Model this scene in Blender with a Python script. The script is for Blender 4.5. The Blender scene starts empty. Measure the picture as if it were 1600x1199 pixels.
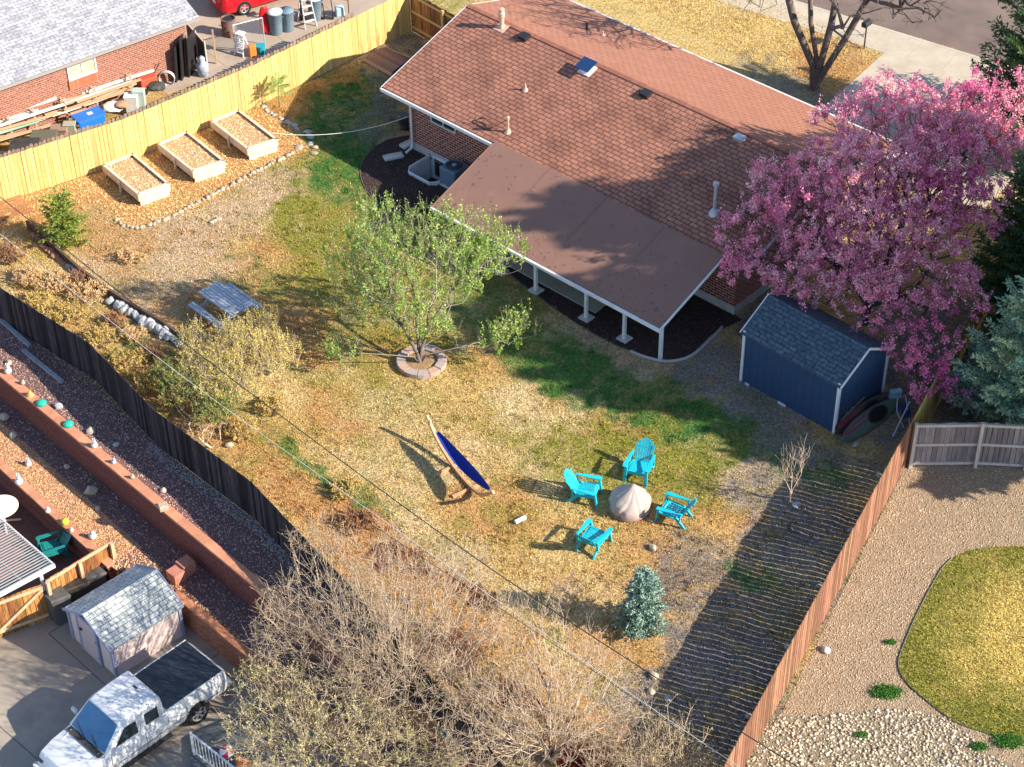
import bpy, math, random
import numpy as np
from mathutils import Vector, Matrix, Euler
random.seed(7); RG = np.random.default_rng(7)
SC = bpy.context.scene; COL = SC.collection
R = math.radians
# ---------------------------------------------------------------- camera
F_PX, PITCH, ROLL, CH = 3111.0, R(40.048), R(-0.804), 40.137
_F = np.array([0, math.cos(PITCH), -math.sin(PITCH)]); _U0 = np.array([0, math.sin(PITCH), math.cos(PITCH)]); _R0 = np.array([1., 0, 0])
_R = _R0*math.cos(ROLL) + _U0*math.sin(ROLL); _U = -_R0*math.sin(ROLL) + _U0*math.cos(ROLL)
cd = bpy.data.cameras.new("camera"); cam = bpy.data.objects.new("camera", cd); COL.objects.link(cam)
cd.sensor_width = 36; cd.lens = 36*F_PX/1600; cd.clip_start = .5; cd.clip_end = 2000
cam.matrix_world = Matrix(((_R[0], _U[0], -_F[0], 0), (_R[1], _U[1], -_F[1], 0), (_R[2], _U[2], -_F[2], CH), (0, 0, 0, 1)))
SC.camera = cam
def ray(x, y): return _F*F_PX + _R*(x-800) - _U*(y-599.5)
def G(x, y, z=0.0):
    d = ray(x, y); t = (z-CH)/d[2]; return np.array([0, 0, CH]) + d*t
def PJ(X):
    v = np.asarray(X, float) - np.array([0, 0, CH]); w = v@_F
    return 800+F_PX*(v@_R)/w, 599.5-F_PX*(v@_U)/w
def az(a): return np.array([math.cos(R(a)), math.sin(R(a)), 0.])
# ---------------------------------------------------------------- light
SUN_AZ, SUN_EL = -20.0, 30.5
w = bpy.data.worlds.new("World"); SC.world = w; w.use_nodes = True
nt = w.node_tree; bg = nt.nodes["Background"]; sky = nt.nodes.new("ShaderNodeTexSky")
sky.sky_type = 'NISHITA'; sky.sun_disc = False; sky.sun_elevation = R(SUN_EL); sky.sun_rotation = R(90-SUN_AZ); sky.altitude = 1600
nt.links.new(sky.outputs[0], bg.inputs[0]); bg.inputs[1].default_value = 0.13
sl = bpy.data.lights.new("sun", 'SUN'); so = bpy.data.objects.new("sun", sl); COL.objects.link(so)
sl.energy = 5.0; sl.angle = R(0.5); sl.color = (1.0, .89, .735)
_sd = Vector((math.cos(R(SUN_EL))*math.cos(R(SUN_AZ)), math.cos(R(SUN_EL))*math.sin(R(SUN_AZ)), math.sin(R(SUN_EL))))
so.rotation_euler = _sd.to_track_quat('Z', 'Y').to_euler(); so.location = (20, 30, 40)
SC.view_settings.view_transform = 'Standard'; SC.view_settings.look = 'None'; SC.view_settings.exposure = 1.05; SC.view_settings.gamma = 1
SC.cycles.max_bounces = 5; SC.cycles.diffuse_bounces = 3; SC.cycles.transparent_max_bounces = 6
# ---------------------------------------------------------------- materials
MATS = {}
def S(r, g, b):  # sRGB 0-255 -> linear
    f = lambda c: (c/255/12.92 if c/255 <= .04045 else ((c/255+.055)/1.055)**2.4); return (f(r), f(g), f(b), 1)
def M(name, c1, c2=None, scale=6, rough=.8, bump=0, bscale=40, isl=0, metal=0, stretch=None, attr=None, detail=4, c3=None, spec=.3, transl=0, lo=.35, hi=.65, ibright=0, nr=.65):
    if name in MATS: return MATS[name]
    m = bpy.data.materials.new(name); m.use_nodes = True; t = m.node_tree; N = t.nodes; L = t.links; p = N["Principled BSDF"]
    p.inputs["Roughness"].default_value = rough; p.inputs["Metallic"].default_value = metal; p.inputs["Specular IOR Level"].default_value = spec
    tc = N.new("ShaderNodeTexCoord"); mp = N.new("ShaderNodeMapping"); L.new(tc.outputs["Object"], mp.inputs[0])
    if stretch: mp.inputs["Scale"].default_value = stretch
    def noise(s, d=detail):
        n = N.new("ShaderNodeTexNoise"); n.inputs["Scale"].default_value = s; n.inputs["Detail"].default_value = d; n.inputs["Roughness"].default_value = nr; L.new(mp.outputs[0], n.inputs[0]); return n
    def mix(a, b, f, mode='MIX'):
        x = N.new("ShaderNodeMix"); x.data_type = 'RGBA'; x.blend_type = mode
        for i, v in ((0, f), (6, a), (7, b)):
            if hasattr(v, 'is_linked') or isinstance(v, bpy.types.NodeSocket): L.new(v, x.inputs[i])
            else: x.inputs[i].default_value = v
        return x.outputs[2]
    if attr:
        a = N.new("ShaderNodeAttribute"); a.attribute_name = attr; col = a.outputs["Color"]
    else: col = c1
    if c2 is not None:
        n = noise(scale); r = N.new("ShaderNodeMapRange"); r.inputs[1].default_value = lo; r.inputs[2].default_value = hi; L.new(n.outputs[0], r.inputs[0])
        if attr: col = mix(col, c2, r.outputs[0], 'MULTIPLY')
        else: col = mix(c1, c2, r.outputs[0])
    if c3 is not None:
        n = noise(scale*.17, 3); r = N.new("ShaderNodeMapRange"); r.inputs[1].default_value = .45; r.inputs[2].default_value = .65; L.new(n.outputs[0], r.inputs[0])
        col = mix(col, c3, r.outputs[0])
    if isl or ibright:
        g = N.new("ShaderNodeNewGeometry"); hs = N.new("ShaderNodeHueSaturation")
        r = N.new("ShaderNodeMapRange"); k = isl or ibright; r.inputs[3].default_value = 1-k; r.inputs[4].default_value = 1+k; L.new(g.outputs["Random Per Island"], r.inputs[0]); L.new(r.outputs[0], hs.inputs["Value"])
        if isl:
            r2 = N.new("ShaderNodeMath"); r2.operation = 'MULTIPLY'; r2.inputs[1].default_value = 7.3; L.new(g.outputs["Random Per Island"], r2.inputs[0])
            r3 = N.new("ShaderNodeMath"); r3.operation = 'FRACT'; L.new(r2.outputs[0], r3.inputs[0])
            r4 = N.new("ShaderNodeMapRange"); r4.inputs[3].default_value = .5-isl*.04; r4.inputs[4].default_value = .5+isl*.04; L.new(r3.outputs[0], r4.inputs[0]); L.new(r4.outputs[0], hs.inputs["Hue"])
        if hasattr(col, 'is_linked'): L.new(col, hs.inputs["Color"])
        else: hs.inputs["Color"].default_value = col
        col = hs.outputs[0]
    if hasattr(col, 'is_linked'): L.new(col, p.inputs["Base Color"])
    else: p.inputs["Base Color"].default_value = col
    if bump:
        n = noise(bscale, 3); b = N.new("ShaderNodeBump"); b.inputs["Strength"].default_value = min(1, bump); b.inputs["Distance"].default_value = .03*max(1, bump); L.new(n.outputs[0], b.inputs["Height"]); L.new(b.outputs[0], p.inputs["Normal"])
    if transl:
        tr = N.new("ShaderNodeBsdfTranslucent"); ms = N.new("ShaderNodeMixShader"); ms.inputs[0].default_value = transl
        if hasattr(col, 'is_linked'): L.new(col, tr.inputs[0])
        else: tr.inputs[0].default_value = col
        L.new(p.outputs[0], ms.inputs[1]); L.new(tr.outputs[0], ms.inputs[2]); L.new(ms.outputs[0], N["Material Output"].inputs[0])
    MATS[name] = m; return m
def MBrick(name, c1, c2, mortar, bw, rh, ms, bump=.3, rough=.85, bias=0, nz=.3, nscale=8, offset=.5, big=None, freq=2, squash=1):
    m = bpy.data.materials.new(name); m.use_nodes = True; t = m.node_tree; N = t.nodes; L = t.links; p = N["Principled BSDF"]; p.inputs["Roughness"].default_value = rough; p.inputs["Specular IOR Level"].default_value = .2
    uv = N.new("ShaderNodeUVMap"); uv.uv_map = "UV"; b = N.new("ShaderNodeTexBrick"); L.new(uv.outputs[0], b.inputs[0])
    b.inputs["Color1"].default_value = c1; b.inputs["Color2"].default_value = c2; b.inputs["Mortar"].default_value = mortar; b.inputs["Scale"].default_value = 1
    b.inputs["Mortar Size"].default_value = ms; b.inputs["Mortar Smooth"].default_value = .1; b.inputs["Bias"].default_value = bias; b.inputs["Brick Width"].default_value = bw; b.inputs["Row Height"].default_value = rh; b.offset = offset
    n = N.new("ShaderNodeTexNoise"); n.inputs["Scale"].default_value = nscale; n.inputs["Detail"].default_value = 5; L.new(uv.outputs[0], n.inputs[0])
    r = N.new("ShaderNodeMapRange"); r.inputs[1].default_value = .3; r.inputs[2].default_value = .7; r.inputs[3].default_value = 1-nz; r.inputs[4].default_value = 1+nz; L.new(n.outputs[0], r.inputs[0])
    h = N.new("ShaderNodeHueSaturation"); L.new(b.outputs[0], h.inputs["Color"]); L.new(r.outputs[0], h.inputs["Value"]); out = h.outputs[0]
    if big:
        n2 = N.new("ShaderNodeTexNoise"); n2.inputs["Scale"].default_value = .7; n2.inputs["Detail"].default_value = 5; L.new(uv.outputs[0], n2.inputs[0])
        r2 = N.new("ShaderNodeMapRange"); r2.inputs[1].default_value = .46; r2.inputs[2].default_value = .70; r2.inputs[4].default_value = .85; L.new(n2.outputs[0], r2.inputs[0])
        x = N.new("ShaderNodeMix"); x.data_type = 'RGBA'; x.blend_type = 'MULTIPLY'; L.new(r2.outputs[0], x.inputs[0]); L.new(out, x.inputs[6]); x.inputs[7].default_value = big; out = x.outputs[2]
    L.new(out, p.inputs["Base Color"])
    bp = N.new("ShaderNodeBump"); bp.inputs["Strength"].default_value = bump; bp.inputs["Distance"].default_value = .02; bp.invert = True; L.new(b.outputs["Fac"], bp.inputs["Height"]); L.new(bp.outputs[0], p.inputs["Normal"])
    MATS[name] = m; return m
# ---------------------------------------------------------------- object helpers
def wloc(o):
    v = Vector((0, 0, 0))
    while o is not None: v += o.location; o = o.parent
    return v
def tag(o, label=None, cat=None, group=None, kind=None):
    if label: o['label'] = label
    if cat: o['category'] = cat
    if group: o['group'] = group
    if kind: o['kind'] = kind
    return o
def thing(name, loc, label, cat, group=None, rz=0):
    o = bpy.data.objects.new(name, None); COL.objects.link(o); o.location = loc; o.rotation_euler = (0, 0, rz); o.empty_display_size = .2
    return tag(o, label, cat, group)
def link(name, me, mat, parent=None, loc=None):
    if mat is not None:
        for mm in (mat if isinstance(mat, (list, tuple)) else [mat]): me.materials.append(mm)
    o = bpy.data.objects.new(name, me); COL.objects.link(o)
    if parent is not None: o.parent = parent
    if loc is not None: o.location = loc
    return o
def npmesh(name, V, Fc, mat, parent=None, smooth=False, fcol=None, origin=None, local=False):
    V = np.asarray(V, float).reshape(-1, 3).copy(); Fc = np.asarray(Fc, np.int32); k = Fc.shape[1]
    off = np.array(wloc(parent)) if (parent is not None and not local) else np.zeros(3)
    lo = None
    if parent is None and origin is not None: lo = np.array(origin, float); off = lo
    V -= off
    me = bpy.data.meshes.new(name); me.vertices.add(len(V)); me.vertices.foreach_set("co", V.ravel().astype(np.float32))
    me.loops.add(Fc.size); me.loops.foreach_set("vertex_index", Fc.ravel()); me.polygons.add(len(Fc))
    me.polygons.foreach_set("loop_start", np.arange(0, Fc.size, k, dtype=np.int32)); me.polygons.foreach_set("loop_total", np.full(len(Fc), k, np.int32))
    if smooth: me.polygons.foreach_set("use_smooth", np.ones(len(Fc), bool))
    me.update(calc_edges=True)
    if fcol is not None:
        a = me.color_attributes.new("Col", 'FLOAT_COLOR', 'CORNER'); c = np.repeat(np.c_[fcol, np.ones(len(fcol))], k, axis=0); a.data.foreach_set("color", c.ravel().astype(np.float32))
    return link(name, me, mat, parent, tuple(lo) if lo is not None else None)
class MB:
    def __init__(s): s.V = []; s.F = []; s.UV = {}
    def add(s, V, Fs, uvs=None):
        n = len(s.V); s.V += [tuple(map(float, v)) for v in V]
        for i, f in enumerate(Fs):
            if uvs is not None: s.UV[len(s.F)] = uvs[i]
            s.F.append(tuple(n+j for j in f))
        return s
    def hexa(s, b, t):  # 4 bottom pts, 4 top pts (ccw)
        return s.add(list(b)+list(t), [(3, 2, 1, 0), (4, 5, 6, 7), (0, 1, 5, 4), (1, 2, 6, 5), (2, 3, 7, 6), (3, 0, 4, 7)])
    def box(s, c, size, rz=0, mat=None):
        a, b, h = size[0]/2, size[1]/2, size[2]/2; m = mat if mat is not None else Matrix.Rotation(rz, 3, 'Z')
        P = [Vector(c)+m@Vector(v) for v in ((-a, -b, -h), (a, -b, -h), (a, b, -h), (-a, b, -h), (-a, -b, h), (a, -b, h), (a, b, h), (-a, b, h))]
        return s.hexa(P[:4], P[4:])
    def beam(s, p0, p1, w, h, up=(0, 0, 1), w2=None, h2=None):
        p0, p1 = Vector(p0), Vector(p1); d = (p1-p0).normalized(); up = Vector(up)
        if abs(d.dot(up)) > .98: up = Vector((1, 0, 0))
        sd = d.cross(up).normalized(); u = sd.cross(d); w2 = w2 or w; h2 = h2 or h
        q = lambda p, a, b, W, H: p+sd*a*W/2+u*b*H/2
        return s.hexa([q(p0, 1, -1, w, h), q(p0, 1, 1, w, h), q(p0, -1, 1, w, h), q(p0, -1, -1, w, h)], [q(p1, 1, -1, w2, h2), q(p1, 1, 1, w2, h2), q(p1, -1, 1, w2, h2), q(p1, -1, -1, w2, h2)])
    def tube(s, pts, r, k=8, cap=True):
        pts = [Vector(p) for p in pts]; r = r if hasattr(r, '__len__') else [r]*len(pts); n0 = len(s.V); V = []
        up = Vector((0, 0, 1)); pd = None
        for i, p in enumerate(pts):
            d = ((pts[min(i+1, len(pts)-1)]-pts[max(i-1, 0)])).normalized()
            if pd is None:
                a = d.cross(up if abs(d.z) < .95 else Vector((1, 0, 0))).normalized()
            else: a = (a-d*a.dot(d)).normalized()
            b = d.cross(a); pd = d
            for j in range(k):
                t = 2*math.pi*j/k; V.append(p+(a*math.cos(t)+b*math.sin(t))*r[i])
        Fs = [(i*k+j, i*k+(j+1) % k, (i+1)*k+(j+1) % k, (i+1)*k+j) for i in range(len(pts)-1) for j in range(k)]
        if cap: Fs += [tuple(range(k))[::-1], tuple((len(pts)-1)*k+j for j in range(k))]
        return s.add(V, Fs)
    def cyl(s, b, r, h, k=16, r2=None): return s.tube([b, (b[0], b[1], b[2]+h)], [r, r if r2 is None else r2], k)
    def lathe(s, c, prof, k=20, wob=None):
        V = []; 
        for i, (r, z) in enumerate(prof):
            for j in range(k):
                t = 2*math.pi*j/k; rr = r*(wob(i, t) if wob else 1); V.append((c[0]+rr*math.cos(t), c[1]+rr*math.sin(t), c[2]+z))
        Fs = [(i*k+j, i*k+(j+1) % k, (i+1)*k+(j+1) % k, (i+1)*k+j) for i in range(len(prof)-1) for j in range(k)]
        Fs += [tuple(range(k))[::-1], tuple((len(prof)-1)*k+j for j in range(k))]
        return s.add(V, Fs)
    def prism(s, poly, z0, z1):
        n = len(poly); V = [(p[0], p[1], z0) for p in poly]+[(p[0], p[1], z1) for p in poly]
        return s.add(V, [tuple(range(n))[::-1], tuple(range(n, 2*n))]+[(i, (i+1) % n, n+(i+1) % n, n+i) for i in range(n)])
    def uvq(s, a, b, c, d, o=(0, 0)):  # quad with metric uv, a->b = u
        a, b, c, d = map(Vector, (a, b, c, d)); u = (b-a).normalized(); nn = u.cross(d-a).normalized(); v = nn.cross(u)
        return s.add([a, b, c, d], [(0, 1, 2, 3)], [[((p-a).dot(u)+o[0], (p-a).dot(v)+o[1]) for p in (a, b, c, d)]])
    def uvbox(s, c, size, rz=0):
        a, b, h = size[0]/2, size[1]/2, size[2]/2; m = Matrix.Rotation(rz, 3, 'Z'); P = [Vector(c)+m@Vector(v) for v in ((-a, -b, -h), (a, -b, -h), (a, b, -h), (-a, b, -h), (-a, -b, h), (a, -b, h), (a, b, h), (-a, b, h))]
        for q in ((0, 1, 5, 4), (1, 2, 6, 5), (2, 3, 7, 6), (3, 0, 4, 7), (4, 5, 6, 7)): s.uvq(*[P[i] for i in q])
        return s
    def build(s, name, mat, parent=None, smooth=False, bevel=0, origin=None, local=False, segs=2, sub=0):
        off = wloc(parent) if (parent is not None and not local) else Vector((0, 0, 0))
        if parent is None and origin is not None: off = Vector(origin)
        me = bpy.data.meshes.new(name); me.from_pydata([tuple(Vector(v)-off) for v in s.V], [], s.F)
        if s.UV:
            uv = me.uv_layers.new(name="UV")
            for fi, c in s.UV.items():
                for li, q in zip(me.polygons[fi].loop_indices, c): uv.data[li].uv = q
        o = link(name, me, mat, parent, tuple(off) if (parent is None and origin is not None) else None)
        if smooth:
            me.polygons.foreach_set("use_smooth", [True]*len(me.polygons))
        if sub:
            d = o.modifiers.new("sub", 'SUBSURF'); d.levels = sub; d.render_levels = sub
        if bevel:
            d = o.modifiers.new("bev", 'BEVEL'); d.width = bevel; d.segments = segs; d.limit_method = 'ANGLE'
        return o
def dup(root, loc, rz, label, group=None, name=None, scale=None):
    r = root.copy(); COL.objects.link(r); r.location = loc; r.rotation_euler = (0, 0, rz); r['label'] = label
    if group: r['group'] = group
    if scale: r.scale = scale
    for ch in list(root.children):
        c = ch.copy(); COL.objects.link(c); c.parent = r
        for g in ch.children:
            d = g.copy(); COL.objects.link(d); d.parent = c
    return r
def struct(o): o['kind'] = 'structure'; return o
# ---------------------------------------------------------------- polygons and ground sheets
def smooth_poly(pts, n=4, closed=True):
    P = np.array(pts, float); out = []; m = len(P)
    for i in range(m if closed else m-1):
        p0, p1, p2, p3 = (P[(i-1) % m], P[i], P[(i+1) % m], P[(i+2) % m]) if closed else (P[max(i-1, 0)], P[i], P[i+1], P[min(i+2, m-1)])
        for j in range(n):
            t = j/n; out.append(.5*((2*p1)+(p2-p0)*t+(2*p0-5*p1+4*p2-p3)*t*t+(3*p1-p0-3*p2+p3)*t**3))
    if not closed: out.append(P[-1])
    return np.array(out)
def inside(poly, X, Y):
    r = np.zeros(X.shape, bool); n = len(poly); j = n-1
    for i in range(n):
        xi, yi = poly[i][0], poly[i][1]; xj, yj = poly[j][0], poly[j][1]
        c = ((yi > Y) != (yj > Y)) & (X < (xj-xi)*(Y-yi)/((yj-yi) or 1e-9)+xi); r ^= c; j = i
    return r
def gp(pts, z=0): return [tuple(G(x, y, z)) for x, y in pts]
def sheet(name, poly, z, mat, thick=0):
    b = MB()
    if thick: b.prism(poly, z-thick, z)
    else: b.add([(p[0], p[1], z) for p in poly], [tuple(range(len(poly)))])
    o = b.build(name, mat); return struct(o)
# ---------------------------------------------------------------- value noise + ground paint
_lat = RG.random((256, 256))
def vn(x, y, s):
    x = np.asarray(x)*s+1000; y = np.asarray(y)*s+1000; xi = np.floor(x).astype(int); yi = np.floor(y).astype(int); fx = x-xi; fy = y-yi; fx = fx*fx*(3-2*fx); fy = fy*fy*(3-2*fy)
    g = lambda a, b: _lat[a % 256, b % 256]
    return (g(xi, yi)*(1-fx)+g(xi+1, yi)*fx)*(1-fy)+(g(xi, yi+1)*(1-fx)+g(xi+1, yi+1)*fx)*fy
def fbm(x, y, s, o=4): return sum(vn(x, y, s*2**i)*.5**i for i in range(o))/sum(.5**i for i in range(o))
def vPJ(X, Y):
    v = np.stack([X, Y, np.full_like(X, -CH)], -1); w = v@_F; return 800+F_PX*(v@_R)/w, 599.5-F_PX*(v@_U)/w
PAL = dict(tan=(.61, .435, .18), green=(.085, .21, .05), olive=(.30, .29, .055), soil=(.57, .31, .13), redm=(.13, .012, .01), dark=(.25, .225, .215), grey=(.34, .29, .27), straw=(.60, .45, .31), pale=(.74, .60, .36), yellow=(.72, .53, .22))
# soft patches of ground colour: x, y, rx, ry (photo pixels on the ground), turn, strength, palette colour
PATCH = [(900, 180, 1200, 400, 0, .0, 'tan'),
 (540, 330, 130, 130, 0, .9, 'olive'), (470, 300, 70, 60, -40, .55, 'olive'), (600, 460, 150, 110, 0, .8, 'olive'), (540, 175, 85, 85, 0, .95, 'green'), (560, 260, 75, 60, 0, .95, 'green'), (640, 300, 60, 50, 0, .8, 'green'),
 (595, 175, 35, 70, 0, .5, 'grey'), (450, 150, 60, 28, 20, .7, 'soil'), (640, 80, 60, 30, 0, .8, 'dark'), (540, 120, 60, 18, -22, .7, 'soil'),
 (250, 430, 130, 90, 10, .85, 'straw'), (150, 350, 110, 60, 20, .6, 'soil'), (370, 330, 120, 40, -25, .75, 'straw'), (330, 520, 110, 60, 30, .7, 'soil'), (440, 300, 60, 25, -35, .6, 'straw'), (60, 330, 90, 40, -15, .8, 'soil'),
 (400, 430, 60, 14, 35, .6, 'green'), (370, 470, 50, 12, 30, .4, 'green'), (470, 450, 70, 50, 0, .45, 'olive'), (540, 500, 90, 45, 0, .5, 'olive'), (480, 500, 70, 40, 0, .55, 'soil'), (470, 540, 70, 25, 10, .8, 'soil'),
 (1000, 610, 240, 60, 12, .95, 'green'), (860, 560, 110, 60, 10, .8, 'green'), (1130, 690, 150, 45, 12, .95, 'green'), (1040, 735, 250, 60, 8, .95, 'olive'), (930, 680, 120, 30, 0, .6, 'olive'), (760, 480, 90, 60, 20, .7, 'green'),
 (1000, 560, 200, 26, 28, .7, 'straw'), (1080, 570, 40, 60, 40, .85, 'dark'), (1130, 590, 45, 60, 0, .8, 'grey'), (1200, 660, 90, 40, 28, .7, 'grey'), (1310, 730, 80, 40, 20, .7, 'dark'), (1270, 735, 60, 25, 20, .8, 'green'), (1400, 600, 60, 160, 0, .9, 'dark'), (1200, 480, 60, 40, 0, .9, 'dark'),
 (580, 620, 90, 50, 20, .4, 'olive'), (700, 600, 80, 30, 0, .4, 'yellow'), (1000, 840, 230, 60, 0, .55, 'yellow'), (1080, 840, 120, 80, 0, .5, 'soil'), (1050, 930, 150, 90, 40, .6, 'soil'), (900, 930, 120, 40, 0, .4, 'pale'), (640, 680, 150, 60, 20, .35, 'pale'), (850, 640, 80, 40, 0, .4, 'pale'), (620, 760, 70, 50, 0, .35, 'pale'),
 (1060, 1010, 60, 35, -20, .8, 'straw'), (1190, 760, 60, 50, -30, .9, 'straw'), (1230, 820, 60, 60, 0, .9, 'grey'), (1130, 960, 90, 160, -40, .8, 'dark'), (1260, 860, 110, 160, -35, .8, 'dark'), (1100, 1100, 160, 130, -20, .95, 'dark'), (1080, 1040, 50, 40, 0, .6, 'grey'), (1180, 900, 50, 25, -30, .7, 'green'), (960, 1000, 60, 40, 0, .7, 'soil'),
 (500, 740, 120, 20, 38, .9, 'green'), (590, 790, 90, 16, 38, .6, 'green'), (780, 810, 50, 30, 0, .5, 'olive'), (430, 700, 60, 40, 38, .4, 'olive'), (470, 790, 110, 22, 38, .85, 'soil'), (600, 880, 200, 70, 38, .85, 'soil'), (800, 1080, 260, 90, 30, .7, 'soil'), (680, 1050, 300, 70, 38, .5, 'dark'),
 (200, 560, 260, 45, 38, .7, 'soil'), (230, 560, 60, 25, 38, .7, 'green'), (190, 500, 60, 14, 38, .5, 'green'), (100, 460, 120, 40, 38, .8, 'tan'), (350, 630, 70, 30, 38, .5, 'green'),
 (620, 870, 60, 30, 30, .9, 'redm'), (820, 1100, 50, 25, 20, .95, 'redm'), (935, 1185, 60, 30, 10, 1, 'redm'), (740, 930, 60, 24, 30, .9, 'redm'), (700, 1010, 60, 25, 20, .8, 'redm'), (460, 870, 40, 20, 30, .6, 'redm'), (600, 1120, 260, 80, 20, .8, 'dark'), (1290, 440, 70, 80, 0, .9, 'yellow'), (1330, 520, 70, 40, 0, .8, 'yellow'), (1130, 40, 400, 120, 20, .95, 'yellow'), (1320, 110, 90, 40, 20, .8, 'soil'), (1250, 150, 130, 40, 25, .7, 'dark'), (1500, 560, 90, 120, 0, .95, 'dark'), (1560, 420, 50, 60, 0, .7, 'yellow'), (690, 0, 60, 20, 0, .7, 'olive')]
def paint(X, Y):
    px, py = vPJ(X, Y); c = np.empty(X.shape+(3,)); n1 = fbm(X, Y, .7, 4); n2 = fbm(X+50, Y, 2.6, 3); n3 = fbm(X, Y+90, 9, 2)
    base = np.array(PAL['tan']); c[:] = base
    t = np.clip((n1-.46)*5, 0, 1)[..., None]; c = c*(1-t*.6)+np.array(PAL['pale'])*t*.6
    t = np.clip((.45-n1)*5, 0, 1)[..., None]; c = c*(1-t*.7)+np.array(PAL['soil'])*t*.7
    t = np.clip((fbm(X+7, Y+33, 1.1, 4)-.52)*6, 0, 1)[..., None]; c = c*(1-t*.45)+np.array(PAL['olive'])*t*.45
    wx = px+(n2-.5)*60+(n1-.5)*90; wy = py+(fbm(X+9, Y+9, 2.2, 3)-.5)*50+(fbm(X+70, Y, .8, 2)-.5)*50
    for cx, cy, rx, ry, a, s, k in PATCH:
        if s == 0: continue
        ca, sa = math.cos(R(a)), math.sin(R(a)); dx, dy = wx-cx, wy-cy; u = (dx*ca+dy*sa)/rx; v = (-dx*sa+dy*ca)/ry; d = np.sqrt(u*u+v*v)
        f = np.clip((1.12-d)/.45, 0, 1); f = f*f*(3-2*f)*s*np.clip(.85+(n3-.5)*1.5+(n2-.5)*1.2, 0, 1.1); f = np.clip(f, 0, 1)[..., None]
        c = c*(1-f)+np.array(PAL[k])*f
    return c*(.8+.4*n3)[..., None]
def above_t1(X, Y):  # upper yard side of the top garden wall
    p = G(0, 571); d = az(-46.6); return ((X-p[0])*(-d[1])+(Y-p[1])*d[0]) > 0
# house frame: a runs along the eave, b away from the camera
HO = np.array([-4.5, 61.36, 0]); HU = az(-43.1); HV = az(46.9)
def H(a, b, z=0): return HO+HU*a+HV*b+np.array([0, 0, z])
def HB(x, y, z=0): q = G(x, y, z)-HO; return float(q@HU), float(q@HV)
kerb0, kerb1 = G(1337, 30), G(1523, 87); kd = (kerb1-kerb0)/np.linalg.norm(kerb1-kerb0); kn = np.array([-kd[1], kd[0], 0])
if kn[1] < 0: kn = -kn
street_poly = [kerb0-kd*80, kerb0+kd*80, kerb0+kd*80+kn*11, kerb0-kd*80+kn*11]
well_poly = [H(a, b)[:2] for a, b in ((1.75, -.62), (1.95, -.78), (3.0, -.78), (3.2, -.62), (3.2, .53), (1.75, .53))]
def relief(X, Y):
    p = G(1418, 722); d = az(62.3); s = (X-p[0])*(-d[1])+(Y-p[1])*d[0]; m = np.clip(s/.5, 0, 1)*np.clip((4.5-s)/1.5, 0, 1)*np.clip((44.6-Y)/1.5, 0, 1)
    c = G(800, 720); l = np.clip(1.25-np.hypot((X-c[0])/5.0, (Y-c[1])/4.0), 0, 1)
    return m*(fbm(X, Y, 1.3, 3)-.5)*.22+l*(fbm(X+30, Y, 2.2, 3)-.5)*.07
def grid(name, x0, x1, y0, y1, st, keep, z, mat, colf=None, zf=None):
    xs = np.arange(x0, x1+st/2, st); ys = np.arange(y0, y1+st/2, st); X, Y = np.meshgrid(xs, ys); nx = len(xs)
    I = np.arange(X.size).reshape(X.shape); F4 = np.stack([I[:-1, :-1], I[:-1, 1:], I[1:, 1:], I[1:, :-1]], -1).reshape(-1, 4)
    cx = (X[:-1, :-1]+st/2).ravel(); cy = (Y[:-1, :-1]+st/2).ravel(); k = keep(cx, cy); F4 = F4[k]
    used = np.unique(F4); mp = np.zeros(X.size, int); mp[used] = np.arange(len(used)); V = np.c_[X.ravel()[used], Y.ravel()[used], np.full(len(used), z)]
    if zf is not None: V[:, 2] += zf(V[:, 0], V[:, 1])
    if colf is not None:
        o = npmesh(name, V, mp[F4], mat); c = colf(V[:, 0], V[:, 1]); a = o.data.color_attributes.new("Col", 'FLOAT_COLOR', 'POINT'); a.data.foreach_set("color", np.c_[c, np.ones(len(c))].ravel().astype(np.float32))
    else: o = npmesh(name, V, mp[F4], mat)
    return struct(o)
m_lawn = M("lawn_mat", None, (.36, .33, .28, 1), attr="Col", scale=10, rough=.95, bump=1.8, bscale=13, lo=.58, hi=.40, spec=.1, detail=8, nr=.82)
def keep_main(X, Y): return above_t1(X, Y) & ~inside(street_poly, X, Y) & ~inside(well_poly, X, Y)
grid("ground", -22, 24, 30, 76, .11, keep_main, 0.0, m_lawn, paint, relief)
m_far = M("far_ground", (.3, .22, .11, 1), (.16, .15, .06, 1), scale=.8, rough=.95, spec=.1)
_p = G(0, 571); _d = az(-46.6)
A0, A1 = _p-_d*140, _p+_d*140
kfar = kn*11
# outer ground, split so nothing overlaps the detailed yard
def outer():
    b = MB(); x0, x1, y0, y1 = -22, 24.05, 30, 76.05
    for P in ([(x1, -60), (250, -60), (250, 260), (x1, 260)], [(x0, y1), (x1, y1), (x1, 260), (x0, 260)], [(-160, y1), (x0, y1), (x0, 260), (-160, 260)]):
        b.add([(p[0], p[1], -.13 if P[0][1] != -60 else -.01) for p in P], [(0, 1, 2, 3)])
    q = [(x0, 54.2), (x0, y1), (-160, y1), (-100, 136)]; b.add([(p[0], p[1], -.01) for p in q], [(0, 1, 2, 3)])
    b.add([(-9, 30, -.01), (5, 16, -.01), (x1, -60, -.01), (x1, 30, -.01)], [(0, 1, 2, 3)])
    return struct(b.build("outer_ground", m_far))
outer()
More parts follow.
